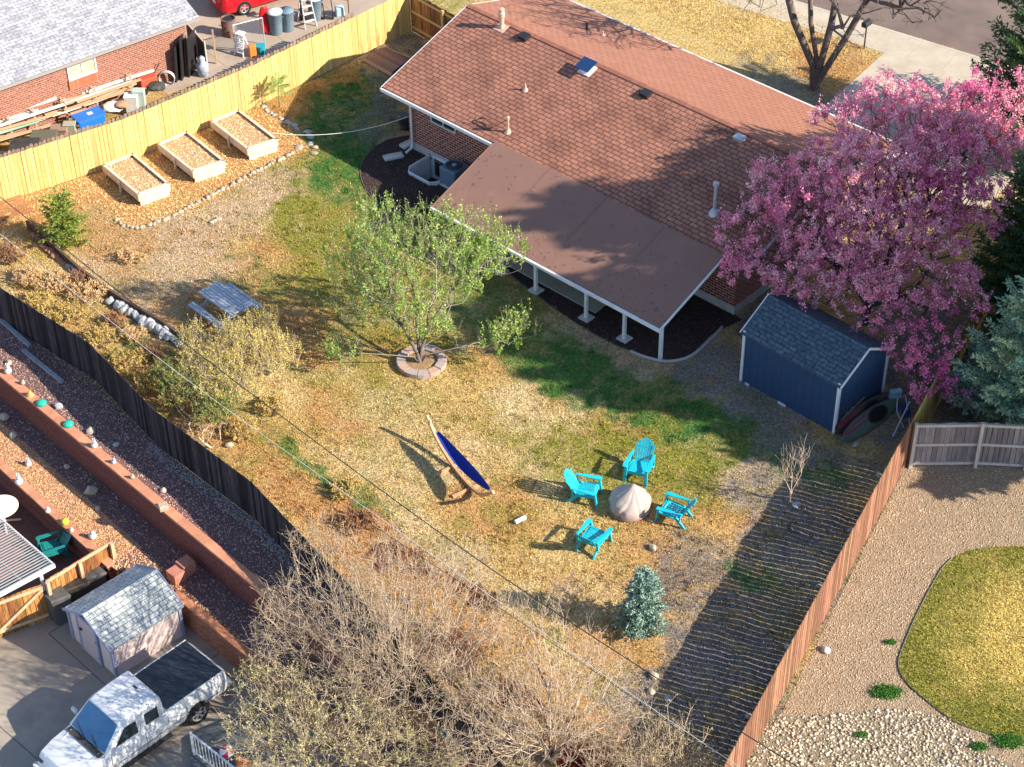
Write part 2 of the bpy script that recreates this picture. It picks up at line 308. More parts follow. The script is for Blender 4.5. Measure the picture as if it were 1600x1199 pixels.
# ---- lower terraces on the near left
m_conc = M("concrete", (.36, .315, .26, 1), (.27, .235, .2, 1), scale=1.6, rough=.85, bump=.1, bscale=60, c3=(.31, .27, .22, 1), spec=.2)
m_mgrav = M("maroon_gravel", (.28, .155, .135, 1), (.10, .055, .05, 1), scale=22, rough=.9, bump=1.5, bscale=25, spec=.2, c3=(.14, .1, .1, 1))
T1 = [G(0, 571)-_d*60, G(0, 571)+_d*60]; tn = np.array([_d[1], -_d[0], 0]); tn = tn if tn[1] < 0 else -tn  # towards the lower gardens
T1w = .30
def strip(name, a, b, z, mat, th=0): return sheet(name, [a[0], b[0], b[1], a[1]], z, mat, th)
t2a = G(0, 732, -1.1); t2b = G(163, 882, -1.1); t2d = (t2b-t2a)/np.linalg.norm(t2b-t2a)
w3a, w3b = G(270, 930, -1.1), G(400, 1038, -1.1); w3d = (w3b-w3a)/np.linalg.norm(w3b-w3a)
lo_poly = [t2a-t2d*60, t2b, w3a, w3b+w3d*20, T1[1]+tn*T1w+np.array([0, 0, 0]), T1[0]+tn*T1w]
sheet("gravel_terrace", lo_poly, -1.1, m_mgrav)
m_pav = M("red_paving", (.20, .085, .065, 1), (.13, .06, .05, 1), scale=3, rough=.8, spec=.2)
sheet("lower_patio_paving", [t2a-t2d*60, t2b+t2d*.3, G(120, 935, -1.95), G(0, 1000, -1.95)-np.array([0.3, 0, 0]), G(0, 1000, -1.95)-np.array([60, 0, 0])], -1.95, m_pav)
sheet("driveway_concrete", [(-120, -40), (60, -40), (60, 20), (-3, 33), (-11, 44), (-40, 75), (-120, 75)], -2.05, m_conc)
sheet("street", street_poly, -.12, M("asphalt", (.20, .145, .125, 1), (.15, .115, .10, 1), scale=.9, rough=.9, bump=.4, bscale=80, c3=(.24, .18, .15, 1), spec=.15))
swn = (G(1381, 83)-kerb0)@(-kn)
m_walk = M("sidewalk_concrete", (.50, .44, .35, 1), (.42, .36, .28, 1), scale=1.2, rough=.85, spec=.15)
sheet("kerb", [kerb0-kd*80, kerb0+kd*80, kerb0+kd*80-kn*.15, kerb0-kd*80-kn*.15], .012, m_walk, .14)
_b = MB()
for i in range(-26, 26):
    p = kerb0+kd*i*1.5-kn*.155; _b.prism([p, p+kd*1.485, p+kd*1.485-kn*(swn-.16), p-kn*(swn-.16)], -.01, .010)
struct(_b.build("sidewalk", m_walk))
dv = G(1381, 83); e1 = (G(1290, 165)-dv); e1 /= np.linalg.norm(e1)
_b = MB()
for j in range(3):
    for i in range(3):
        p = dv+e1*(i*2.6+.01)+kd*(j*2.6+.01); _b.prism([p, p+e1*2.585, p+e1*2.585+kd*2.585, p+kd*2.585], -.01, .016)
struct(_b.build("front_driveway", m_walk))
_b = MB()
for j in range(5):
    for i in range(5):
        d1 = az(37); d2 = az(127); p = G(262, 148)+d1*(i*2.8)+d2*(j*2.8); _b.prism([p, p+d1*2.78, p+d1*2.78+d2*2.78, p+d2*2.78], -.01, .008)
struct(_b.build("side_driveway", M("side_concrete", (.42, .335, .26, 1), (.32, .26, .2, 1), scale=1.2, rough=.85, c3=(.36, .3, .25, 1))))
# ---- beds
m_chip = M("wood_chips", (.60, .36, .14, 1), (.34, .165, .065, 1), scale=26, rough=.9, bump=1.5, bscale=30, c3=(.44, .2, .06, 1), spec=.1)
chip_px = [(-60, 338), (0, 319), (200, 254), (330, 197), (408, 166), (430, 182), (455, 205), (482, 232), (468, 240), (445, 248), (400, 272), (330, 314), (262, 343), (228, 356), (196, 352), (180, 340), (150, 318), (90, 325), (40, 345), (-60, 380)]
chip_poly = smooth_poly(gp(chip_px)[:], 3); chip_poly = [p for p in chip_poly]
sheet("wood_chip_bed", chip_poly, .006, m_chip)
m_mulch = M("dark_mulch", (.09, .058, .05, 1), (.025, .018, .018, 1), scale=28, rough=.9, bump=1.5, bscale=30, spec=.15)
mul_px = [(640, 212), (604, 220), (576, 240), (563, 264), (568, 290), (588, 316), (630, 338), (700, 358), (752, 388), (800, 432), (880, 492), (950, 534), (1005, 556), (1042, 563), (1078, 555), (1112, 524), (1160, 500)]
mul_poly = [p for p in smooth_poly(gp(mul_px), 3, closed=False)]+[H(15.7, .55), H(.7, .55)]
def keep_mulch(X, Y): return inside(mul_poly, X, Y) & ~inside(well_poly, X, Y)
grid("mulch_bed", -8, 9, 47, 63, .05, keep_mulch, .008, m_mulch)
m_bgrav = M("tan_gravel", (.44, .33, .22, 1), (.20, .14, .09, 1), scale=16, rough=.9, bump=1.5, bscale=20, c3=(.36, .26, .17, 1), spec=.1)
gr_poly = [G(1418, 723), G(1640, 728)+np.array([12, 0, 0]), G(1640, 1230)+np.array([12, -6, 0]), G(1165, 1225)]
sheet("gravel_yard", gr_poly, .006, m_bgrav)
nl_px = [(1600, 854), (1545, 856), (1500, 866), (1475, 885), (1462, 905), (1440, 945), (1415, 1000), (1403, 1040), (1418, 1070), (1450, 1098), (1490, 1128), (1540, 1146), (1600, 1166), (1680, 1190), (1760, 1000), (1700, 850)]
nl_poly = smooth_poly(gp(nl_px), 5)
def nlcol(X, Y):
    n1 = fbm(X, Y, .5, 4); n2 = fbm(X, Y, 4, 3); px, py = vPJ(X, Y); c = np.array([.66, .52, .17])+np.zeros(X.shape+(3,)); g = np.array([.24, .25, .045])
    ctr = G(1580, 1000); d = np.hypot(X-ctr[0], Y-ctr[1]); e = np.clip((d-1.6)/2.0, 0, 1)*.75+np.clip((n1-.45)*3, 0, .5); e = np.clip(e*(.3+1.3*n2), 0, .9)[..., None]
    return (c*(1-e)+g*e)*(.8+.4*n2)[..., None]
grid("neighbour_lawn", 8, 22, 30, 42, .08, lambda X, Y: inside(nl_poly, X, Y), .012, m_lawn, nlcol)
pb_px = [(1192, 1124), (1260, 1120), (1340, 1113), (1420, 1110), (1475, 1120), (1500, 1140), (1550, 1178), (1620, 1225), (1700, 1300), (1120, 1300), (1165, 1200)]
pb_poly = smooth_poly(gp(pb_px), 3)
sheet("pebble_bed", [p for p in pb_poly], .010, M("pebble_base", (.40, .33, .22, 1), (.12, .09, .06, 1), scale=20, rough=.9, bump=1.5, bscale=20))
# ---------------------------------------------------------------- scattered stuff
def rand_in(poly, n, dens=None):
    P = np.array([[p[0], p[1]] for p in poly]); lo, hi = P.min(0), P.max(0); out = np.zeros((0, 2))
    while len(out) < n:
        q = RG.random((n*2, 2))*(hi-lo)+lo; q = q[inside(P, q[:, 0], q[:, 1])]
        if dens is not None: q = q[RG.random(len(q)) < dens(q[:, 0], q[:, 1])]
        out = np.r_[out, q]
        if len(q) == 0: break
    return out[:n]
def rotm(n, tilt=1.0):
    a = RG.random(n)*2*np.pi; b = (RG.random(n)-.5)*tilt; c = (RG.random(n)-.5)*tilt
    ca, sa, cb, sb, cc, sc = np.cos(a), np.sin(a), np.cos(b), np.sin(b), np.cos(c), np.sin(c); z = np.zeros(n); o = np.ones(n)
    Rz = np.array([[ca, -sa, z], [sa, ca, z], [z, z, o]]).transpose(2, 0, 1); Rx = np.array([[o, z, z], [z, cb, -sb], [z, sb, cb]]).transpose(2, 0, 1); Ry = np.array([[cc, z, sc], [z, o, z], [-sc, z, cc]]).transpose(2, 0, 1)
    return Rz@Rx@Ry
def pebbles(name, P, z, smin, smax, flat, mat, label=None, cat=None, elong=1.4, stuff=True):
    n = len(P); base = np.array([(1, 0, 0), (.3, .8, .1), (-.8, .6, 0), (-.9, -.5, .1), (.2, -.9, 0), (0.1, 0, 1), (0, .1, -.8)]); T = np.array([(0, 1, 5), (1, 2, 5), (2, 3, 5), (3, 4, 5), (4, 0, 5), (1, 0, 6), (2, 1, 6), (3, 2, 6), (4, 3, 6), (0, 4, 6)])
    s = (smin+(smax-smin)*RG.random(n)**2)[:, None]; sc = np.c_[s*(1+(elong-1)*RG.random((n, 1))), s, s*flat]
    V = np.einsum('nij,nkj->nki', rotm(n, .8), base[None]*sc[:, None, :])+np.c_[P, np.full(n, z)][:, None, :]; V[:, :, 2] += (s*flat*.35)
    F_ = (T[None]+np.arange(n)[:, None, None]*7).reshape(-1, 3)
    o = npmesh(name, V, F_, mat)
    if label: tag(o, label, cat, kind='stuff')
    return o
def flakes(name, P, z, l, wd, mat, label, cat, tilt=.9):
    n = len(P); base = np.array([(-.5, -.5, 0), (.5, -.5, 0), (.5, .5, 0), (-.5, .5, 0)]); s = .5+RG.random(n); sc = np.c_[l*s, wd*s, s]
    V = np.einsum('nij,nkj->nki', rotm(n, tilt), base[None]*sc[:, None, :])+np.c_[P, z+.012+RG.random(n)*.01][:, None, :]
    F_ = (np.arange(4)[None]+np.arange(n)[:, None]*4); o = npmesh(name, V, F_, mat); return tag(o, label, cat, kind='stuff')
m_peb = M("pebbles", (.50, .42, .31, 1), isl=.5, rough=.8, spec=.2)
pebbles("river_pebbles", rand_in(pb_poly, 4600), .01, .026, .06, .6, m_peb, "rounded tan and cream pebbles filling the bed at the bottom right", "pebbles")
m_tg = M("gravel_bits", (.50, .395, .275, 1), (.36, .28, .195, 1), scale=1.5, isl=.35, rough=.9, spec=.1)
gp_ = rand_in([p for p in gr_poly], 42000, lambda X, Y: (~inside(nl_poly, X, Y) & ~inside(pb_poly, X, Y) & (X < 19)).astype(float))
pebbles("loose_gravel", gp_, .006, .010, .030, .45, m_tg, "loose tan gravel spread over the neighbour's bare yard", "gravel")
m_mg = M("maroon_bits", (.42, .27, .245, 1), isl=.8, rough=.85, spec=.2)
tp = [p for p in rand_in(lo_poly, 12000, lambda X, Y: (X > -19)*1.0*(Y < 55))]; tp = np.array(tp)
pebbles("terrace_gravel", tp, -1.1, .012, .032, .5, m_mg, "crushed maroon and grey gravel on the garden terrace between the red walls", "gravel")
up_poly = [G(0, 571), G(0, 571)+_d*24, G(400, 815)+_d*6, G(400, 815), G(250, 700), G(150, 595), G(0, 500)]
sheet("upper_gravel", [p for p in up_poly], .008, m_mgrav)
pebbles("upper_terrace_gravel", rand_in(up_poly, 11000), .008, .012, .03, .5, m_mg, "crushed maroon and grey gravel below the black fence", "gravel")
_o = np.array([-t2d[1], t2d[0], 0]); _o = _o if _o[1] > 0 else -_o
sheet('painted_sun_strip', [t2a-t2d*12, t2b+t2d*.1, t2b+t2d*.1+_o*1.2, t2a-t2d*12+_o*1.2], -1.094, M('sun_strip_paint', (.56, .30, .15, 1), (.26, .12, .06, 1), scale=18, rough=.9, bump=1.5, bscale=22))  # orange-tan sheet paints the sunlit band beyond the upper wall's shadow
lp = rand_in(lo_poly, 18000, lambda X, Y: ((X > -18) & (Y < 55) & (fbm(X, Y, .8, 2) < .7)) * 1.0)
# tan stones beside the second wall, their colour standing in for the sunlit band
dd = np.abs((lp[:, 0]-t2a[0])*t2d[1]-(lp[:, 1]-t2a[1])*t2d[0]); lp = lp[dd < 1.15]
pebbles("sun_toned_stones", lp, -1.1, .018, .034, .5, M("sun_tone_bits", (.74, .42, .20, 1), isl=.35, rough=.85), "tan stones with sunlight put into their colour along the second red garden wall", "gravel")
flakes("loose_wood_chips", rand_in(chip_poly, 14000, lambda X, Y: (X > -20)*1.0), .006, .055, .022, M("chip_bits", (.74, .48, .21, 1), isl=.4, rough=.85, spec=.15), "orange wood chips around the raised garden beds", "wood chips")
flakes("loose_mulch", rand_in(mul_poly, 11000, lambda X, Y: (~inside(well_poly, X, Y))*1.0), .008, .05, .02, M("mulch_bits", (.085, .055, .048, 1), isl=.7, rough=.85, spec=.15), "black shredded mulch beside the house and under the patio roof", "mulch")
fb = np.array([G(240, 694), G(400, 815), G(470, 890)]); ww = rand_in([G(235, 690), G(400, 812), G(470, 885), G(455, 893), G(388, 826), G(228, 706)], 1500)
pebbles('pale_grit', ww, .012, .012, .028, .5, M('pale_grit_mat', (.38, .36, .35, 1), isl=.3, rough=.9), 'strip of pale bluish grit along the foot of the black fence', 'gravel')
# grass blades
yard_px = [(0, 345), (200, 256), (405, 168), (640, 56), (700, 90), (700, 250), (800, 440), (1040, 566), (1160, 600), (1300, 680), (1418, 726), (1165, 1230), (760, 1230), (400, 812), (250, 695), (0, 490)]
yp = gp(yard_px)
NB = 210000
q = rand_in(yp, NB, lambda X, Y: np.where(inside(chip_poly, X, Y) | inside(mul_poly, X, Y), 0, .35+.65*np.clip(fbm(X, Y, 3, 2)*1.7-.35, 0, 1)))
def blades(name, q, label, colf, hmin=.02, hmax=.07, z=0.0, wd=.03):
    n = len(q); c = colf(q[:, 0], q[:, 1]); a = RG.random(n)*2*np.pi; h = hmin+(hmax-hmin)*RG.random(n)**1.5; w_ = wd*(.5+RG.random(n)); lean = (RG.random((n, 2))-.5)*.09; z = z+relief(q[:, 0], q[:, 1])-.004
    v0 = np.c_[q[:, 0]-np.cos(a)*w_/2, q[:, 1]-np.sin(a)*w_/2, z*np.ones(n)]; v1 = np.c_[q[:, 0]+np.cos(a)*w_/2, q[:, 1]+np.sin(a)*w_/2, z*np.ones(n)]; v2 = np.c_[q[:, 0]+lean[:, 0], q[:, 1]+lean[:, 1], z+h]
    V = np.stack([v0, v1, v2], 1); c = c*(.5+1.0*RG.random(n))[:, None]*np.array([1.0, 1, .95])
    o = npmesh(name, V, np.arange(3*n).reshape(-1, 3), M("blade_mat", None, None, attr="Col", rough=.8, spec=.15, transl=.2), fcol=np.clip(c, 0, 1)); return tag(o, label, 'grass', kind='stuff')
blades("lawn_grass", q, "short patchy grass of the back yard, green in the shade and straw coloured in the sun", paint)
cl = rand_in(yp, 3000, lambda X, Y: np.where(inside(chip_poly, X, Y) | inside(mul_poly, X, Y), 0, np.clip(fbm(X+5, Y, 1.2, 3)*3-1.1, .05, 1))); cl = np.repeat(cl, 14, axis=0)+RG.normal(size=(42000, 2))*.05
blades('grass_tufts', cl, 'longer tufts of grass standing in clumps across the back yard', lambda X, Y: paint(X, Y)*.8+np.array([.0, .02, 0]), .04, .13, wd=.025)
blades("neighbour_grass", rand_in(nl_poly, 40000), "short yellow-green grass of the round lawn at the right", nlcol, z=.012)
fl = [G(900, -40), G(1060, 40), G(1290, 160), G(1375, 84), G(1240, 15), G(1100, -60)]
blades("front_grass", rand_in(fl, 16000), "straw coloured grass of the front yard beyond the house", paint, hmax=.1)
# ---------------------------------------------------------------- fences
def fence(name, label, pts, h, mat, bw=.14, gap=.008, th=.02, jit=.02, cat='fence', rails=(), rside=1, rmat=None, post=None, pside=1, postw=.1, z=0, ph=None, dog=0, lean=0):
    t = thing(name, (float(pts[0][0]), float(pts[0][1]), z), label, cat); b = MB(); rmat = rmat or mat
    for k in range(len(pts)-1):
        p, q = Vector(pts[k][:2]), Vector(pts[k+1][:2]); L_ = (q-p).length; d = (q-p)/L_; nrm = Vector((-d.y, d.x)); n = int(L_/(bw+gap)); st = L_/n; an = math.atan2(d.y, d.x)
        for i in range(n):
            c = p+d*((i+.5)*st); hh = h+random.uniform(-jit, jit); off = nrm*random.uniform(-.003, .003); w_ = bw+random.uniform(-.006, .004)*(1 if gap < .015 else 2.2); e = d*w_/2; tn_ = nrm*th/2; lx = d*random.uniform(-.008, .008)+nrm*lean*hh
            bt = [c+off-e-tn_, c+off+e-tn_, c+off+e+tn_, c+off-e+tn_]
            if dog:
                V = []
                for s_ in (-1, 1):
                    o2 = c+off+tn_*s_
                    V += [(o2-e).to_3d()+Vector((0, 0, z+.02)), (o2+e).to_3d()+Vector((0, 0, z+.02)), (o2+e+lx).to_3d()+Vector((0, 0, z+hh-dog)), (o2+e*.5+lx).to_3d()+Vector((0, 0, z+hh)), (o2-e*.5+lx).to_3d()+Vector((0, 0, z+hh)), (o2-e+lx).to_3d()+Vector((0, 0, z+hh-dog))]
                b.add(V, [(0, 1, 2, 3, 4, 5), (11, 10, 9, 8, 7, 6)]+[((i_+1) % 6, i_, 6+i_, 6+(i_+1) % 6) for i_ in range(6)])
            else:
                b.hexa([(v.x, v.y, z+.02) for v in bt], [(v.x+lx.x, v.y+lx.y, z+hh) for v in bt])
    b.build('boards', mat, t)
    for rz_ in rails:
        r = MB()
        for k in range(len(pts)-1):
            p, q = Vector(pts[k][:2]), Vector(pts[k+1][:2]); d = (q-p).normalized(); nn = Vector((-d.y, d.x))*rside*(th/2+.022)
            p, q = p+nn, q+nn; r.beam((p.x, p.y, z+rz_), (q.x, q.y, z+rz_), .04, .09)
        r.build('rail', rmat, t)
    if post:
        for k in range(len(pts)-1):
            p, q = Vector(pts[k][:2]), Vector(pts[k+1][:2]); L_ = (q-p).length; d = (q-p)/L_; n = max(1, round(L_/post)); nn = Vector((-d.y, d.x))*pside*(th/2+.045+postw/2)
            for i in range(n+(1 if k == len(pts)-2 else 0)):
                c = p+d*L_*i/n+nn; pb = MB(); pb.box((c.x, c.y, z+(ph or h)/2), (postw, postw, (ph or h)), math.atan2(d.y, d.x)); pb.build('post', rmat, t)
    return t
def wood(name, c1, c2, isl=.18, rough=.8, st=(9, 9, .8), bump=.2, scale=3): return M(name, c1, c2, scale=scale, rough=rough, isl=isl, stretch=st, bump=bump, bscale=12, spec=.15)
w_yel = wood("yellow_cedar", (.68, .50, .20, 1), (.56, .38, .13, 1), .2)
w_old = wood("weathered_picket", (.30, .22, .16, 1), (.17, .12, .09, 1), .25)
w_blk = wood("black_fence_wood", (.055, .048, .055, 1), (.022, .02, .024, 1), .7)
w_red = wood("red_cedar", (.31, .155, .095, 1), (.155, .08, .052, 1), .35)
w_gry = wood("grey_boards", (.30, .26, .25, 1), (.17, .145, .14, 1), .3)
w_gryl = wood("grey_rails", (.56, .50, .44, 1), (.42, .37, .33, 1), .1)
w_ora = wood("orange_cedar", (.46, .21, .07, 1), (.17, .07, .03, 1), .4)
w_tan = wood("tan_rail", (.62, .45, .28, 1), (.48, .33, .19, 1), .12)
YF = [G(0, 318)+(G(0, 318)-G(200, 253))*1.2, G(0, 318), G(200, 253), G(405, 165), G(642, 48)]
fence('board_fence', 'long bright yellow cedar fence along the raised garden beds', YF, 1.78, w_yel, jit=.008, gap=.01)
yn = [p+az(125)*.13 for p in YF[:-1]]+[G(560, 87)+az(125)*.13]
fence('picket_fence', 'weathered brown picket fence right behind the yellow fence', yn, 1.86, w_old, jit=.03, dog=.05, gap=.02)
cf = G(642, 48); cdir = az(-48)
fence('board_fence', 'short orange cedar fence with rails behind the left end of the brown roof', [cf+cdir*.05, cf+cdir*4.2], 1.8, w_ora, rails=(.25, .95, 1.65), rside=-1, post=2.1, pside=-1, rmat=w_yel)
DF = [G(0, 500)+(G(0, 500)-G(150, 595))*1.0, G(0, 500), G(150, 595), G(250, 700), G(400, 813), G(560, 985), G(720, 1170), G(790, 1260)]
fence('board_fence', 'long black stained fence above the terraced garden', DF, 1.52, w_blk, jit=.015, gap=.004, bw=.12)
RF0 = G(1418, 722); rfd = az(62.3); RF1 = RF0-rfd*14.5
fence('board_fence', 'reddish cedar fence between the back yard and the tan gravel yard', [RF1, RF0], 1.83, w_red, gap=.019, bw=.162, jit=.012)
fence('board_fence', 'olive yellow fence running up under the pink tree and the evergreens', [RF0+rfd*.1, RF0+rfd*14], 1.78, wood("olive_cedar", (.48, .36, .12, 1), (.34, .25, .08, 1), .2), gap=.006)
GF = [G(1421, 728), G(1523, 727), G(1600, 731), G(1600, 731)+az(-3)*8]
fence('board_fence', 'weathered grey fence with three pale rails above the gravel yard', GF, 1.68, w_gry, rails=(.12, .86, 1.6), rside=-1, rmat=w_gryl, post=2.1, pside=-1, postw=.1, jit=.02, ph=1.75)
# ---------------------------------------------------------------- red garden walls
m_face = MBrick("maroon_block", (.17, .06, .05, 1), (.12, .042, .038, 1), (.30, .13, .10, 1), 9.0, .155, .012, bump=.6, nz=.25)
m_cap = M("salmon_cap", (.58, .27, .16, 1), (.46, .20, .12, 1), scale=3, rough=.85, ibright=.12, bump=.3, bscale=50)
def garden_wall(label, a, b, z0, z1, wcap, inward, face=None, capm=None, blk=.42):
    t = thing('garden_wall', tuple((np.array(a)*[1, 1, 0])+[0, 0, z0]), label, 'garden wall'); a = np.array([a[0], a[1], 0]); b = np.array([b[0], b[1], 0]); d = (b-a)/np.linalg.norm(b-a); L_ = np.linalg.norm(b-a); inn = inward*(wcap-.07)
    w_ = MB(); z_ = np.array([0, 0, 1.]); lo_, hi_ = z_*z0, z_*(z1-.02); w_.uvq(a+lo_, b+lo_, b+hi_, a+hi_) if True else None
    w_.uvq(b+lo_, b+lo_+inn, b+hi_+inn, b+hi_); w_.uvq(a+inn+lo_, a+lo_, a+hi_, a+hi_+inn); w_.uvq(b+inn+lo_, a+inn+lo_, a+inn+hi_, b+inn+hi_)
    w_.build('wall', face or m_face, t)
    c = MB(); n = int(L_/blk)
    for i in range(n):
        p = a+d*i*L_/n-inward*.03+d*.003; q = a+d*(i+1)*L_/n-inward*.03-d*.003; zz = random.uniform(-.006, .006)
        c.prism([p, q, q+inward*wcap, p+inward*wcap], z1-.02, z1+.06+zz)
    c.build('cap', capm or m_cap, t); return t
_in = -tn
garden_wall('upper red block garden wall with a salmon cap, below the black fence', T1[0]+tn*T1w+_d*36, T1[0]+tn*T1w+_d*88, -1.1, -.0, .30, _in)
t2n = np.array([-t2d[1], t2d[0], 0]); t2n = t2n if t2n[1] > 0 else -t2n
garden_wall('lower red block garden wall beside the round patio table', t2a-t2d*12, t2b+t2d*.2, -1.95, -1.1, .26, t2n)
w3n = np.array([-w3d[1], w3d[0], 0]); w3n = w3n if w3n[1] > 0 else -w3n
garden_wall('orange brick retaining wall behind the parked pickup', w3a, w3b+w3d*6, -2.05, -1.1, .24, w3n, face=MBrick("orange_brick", (.42, .15, .08, 1), (.30, .10, .06, 1), (.34, .24, .18, 1), .21, .08, .012, bump=.5), capm=M("orange_cap", (.56, .24, .12, 1), (.42, .17, .09, 1), scale=5, ibright=.2, rough=.85), blk=.2)
# ---------------------------------------------------------------- the house
house = thing('brick_house', tuple(HO), 'red brick house with a broad brown shingled roof and a low patio roof', 'house')
m_brick = MBrick("house_brick", (.27, .06, .04, 1), (.13, .035, .03, 1), (.50, .38, .33, 1), .25, .105, .013, bump=.5, nz=.3)
m_sh = MBrick("brown_shingles", (.42, .19, .125, 1), (.31, .142, .10, 1), (.12, .055, .042, 1), .34, .17, .018, bump=.6, nz=.28, nscale=14, bias=0, big=(.58, .57, .60, 1))
m_shf = MBrick("far_shingles", (.40, .185, .125, 1), (.34, .155, .10, 1), (.22, .10, .07, 1), .34, .17, .018, bump=.4, nz=.16, nscale=16)
m_wht = M("white_paint", (.78, .80, .80, 1), (.66, .68, .70, 1), scale=2, rough=.5, spec=.4)
def hbox(b, a0, a1, b0, b1, z0, z1): return b.hexa([H(a0, b0, z0), H(a1, b0, z0), H(a1, b1, z0), H(a0, b1, z0)], [H(a0, b0, z1), H(a1, b0, z1), H(a1, b1, z1), H(a0, b1, z1)])
RW, RHI, REV, RK = 9.12, 3.9, 2.5, 1.4/4.56
wa0, wa1, wb0, wb1 = .74, 15.6, .54, 8.58
b = MB(); zt = REV+.42*RK
for (p, q) in (((wa0, wb0), (wa1, wb0)), ((wa1, wb0), (wa1, wb1)), ((wa1, wb1), (wa0, wb1)), ((wa0, wb1), (wa0, wb0))): b.uvq(H(*p, .32), H(*q, .32), H(*q, zt), H(*p, zt))
for a_ in (wa0, wa1): b.add([H(a_, wb0, zt), H(a_, wb1, zt), H(a_, 4.56, RHI-.1)], [(0, 1, 2)], [[(0, 2), (8, 2), (4, 3.4)]])
b.build('wall', m_brick, house)
b = MB(); 
for s0, s1 in ((wa0-.03, 1.75), (3.2, wa1+.03)): hbox(b, s0, s1, wb0-.03, wb0+.2, -.9, .33)
hbox(b, wa0-.03, wa0+.2, wb0+.2, wb1, -.05, .33); hbox(b, wa1-.2, wa1+.03, wb0+.2, wb1, -.05, .33); hbox(b, 1.75, 3.2, wb0-.03, wb0+.2, .22, .33); b.build('foundation', M("foundation", (.48, .47, .45, 1), (.36, .35, .34, 1), scale=3), house)
def slope(b0, z0, b1, z1, name, mat, a0=0., a1=16.3):
    b = MB(); b.uvq(H(a0, b0, z0), H(a1, b0, z0), H(a1, b1, z1), H(a0, b1, z1))
    n = len(b.V); b.add([H(a0, b0, z0-.1), H(a1, b0, z0-.1), H(a1, b1, z1-.1), H(a0, b1, z1-.1)], [(3, 2, 1, 0)])
    b.add([H(a0, b0, z0), H(a0, b0, z0-.1), H(a0, b1, z1-.1), H(a0, b1, z1)], [(0, 1, 2, 3)]); b.add([H(a1, b0, z0), H(a1, b1, z1), H(a1, b1, z1-.1), H(a1, b0, z0-.1)], [(0, 1, 2, 3)]); b.add([H(a0, b0, z0), H(a1, b0, z0), H(a1, b0, z0-.1), H(a0, b0, z0-.1)], [(0, 3, 2, 1)])
    return b.build(name, mat, house)
near = slope(0, REV, 4.56, RHI, 'roof', m_sh); farr = slope(9.12, REV, 4.56, RHI, 'roof', m_shf, 0, 16.3)
b = MB()
for i in range(54):
    a_ = i*.3; z_ = RHI+.018+random.uniform(0, .006); zz = .14*RK
    b.add([H(a_+.004, 4.42, z_-zz), H(a_+.296, 4.42, z_-zz), H(a_+.296, 4.56, z_+.004), H(a_+.004, 4.56, z_+.004), H(a_+.296, 4.70, z_-zz), H(a_+.004, 4.70, z_-zz)], [(0, 1, 2, 3), (3, 2, 4, 5)])
b.build('ridge_cap', M("ridge_shingle", (.36, .15, .10, 1), (.30, .12, .08, 1), scale=9, ibright=.1), house)
b = MB(); hbox(b, -.02, 5.45, -.09, -.005, REV-.14, REV-.03); hbox(b, -.02, 5.45, -.10, -.085, REV-.03, REV-.01); b.build('gutter', m_wht, house)
b = MB(); hbox(b, -.02, 16.3, 9.125, 9.20, REV-.14, REV-.01); b.build('gutter', m_wht, house)
for s0, s1, z0, z1 in ((0, 4.56, REV, RHI), (9.12, 4.56, REV, RHI)):
    for a_ in (-.03, 16.32): b = MB(); b.beam(H(a_, s0, z0-.07), H(a_, s1, z1-.07), .03, .13); b.build('rake_board', m_wht, house)
ds = HB(641, 228)[0]
b = MB(); b.tube([H(.95, -.05, 2.38), H(.95, .05, 2.28), H(.95, .42, 2.1), H(.95, .45, 2.0), H(.95, .45, .25), H(.95, .38, .12), H(.95, .1, .06)], .045, 8); b.build('downspout', m_wht, house)
def WH(x, y, bb):
    d = ray(x, y); o = np.array([0, 0, CH]); t = (bb-(o-HO)@HV)/(d@HV); q_ = o+d*t-HO; return float(q_@HU), float(q_[2])
m_glass = M("dark_glass", (.02, .03, .035, 1), rough=.08, spec=.8)
def window(parent, P, u, up, n, w_, h_, mull=1, frame=.05, fm=None, gm=None, z=0):
    P = Vector(P); u = Vector(u); up = Vector(up); n = Vector(n); f = MB(); q = lambda a, c, e: P+u*a+up*c+n*e
    def bar(a0, a1, c0, c1, e0=0, e1=.05): f.hexa([q(a0, c0, e0), q(a1, c0, e0), q(a1, c0, e1), q(a0, c0, e1)], [q(a0, c1, e0), q(a1, c1, e0), q(a1, c1, e1), q(a0, c1, e1)])
    bar(0, w_, 0, frame, e1=.07); bar(0, w_, h_-frame, h_); bar(0, frame, frame, h_-frame); bar(w_-frame, w_, frame, h_-frame)
    for i in range(mull): c = w_*(i+1)/(mull+1); bar(c-frame*.4, c+frame*.4, frame, h_-frame)
    fo = f.build('window', fm or m_wht, parent); g = MB(); g.add([q(frame*.5, frame*.5, .015), q(w_-frame*.5, frame*.5, .015), q(w_-frame*.5, h_-frame*.5, .015), q(frame*.5, h_-frame*.5, .015)], [(0, 1, 2, 3)]); g.build('pane', gm or m_glass, fo); return fo
wx0, wz0 = WH(674, 184, wb0); wx1, wz1 = WH(713, 206, wb0)
window(house, H(wx0, wb0, wz0-.14), HU, (0, 0, 1), -HV, wx1-wx0, .55, 1, .04)
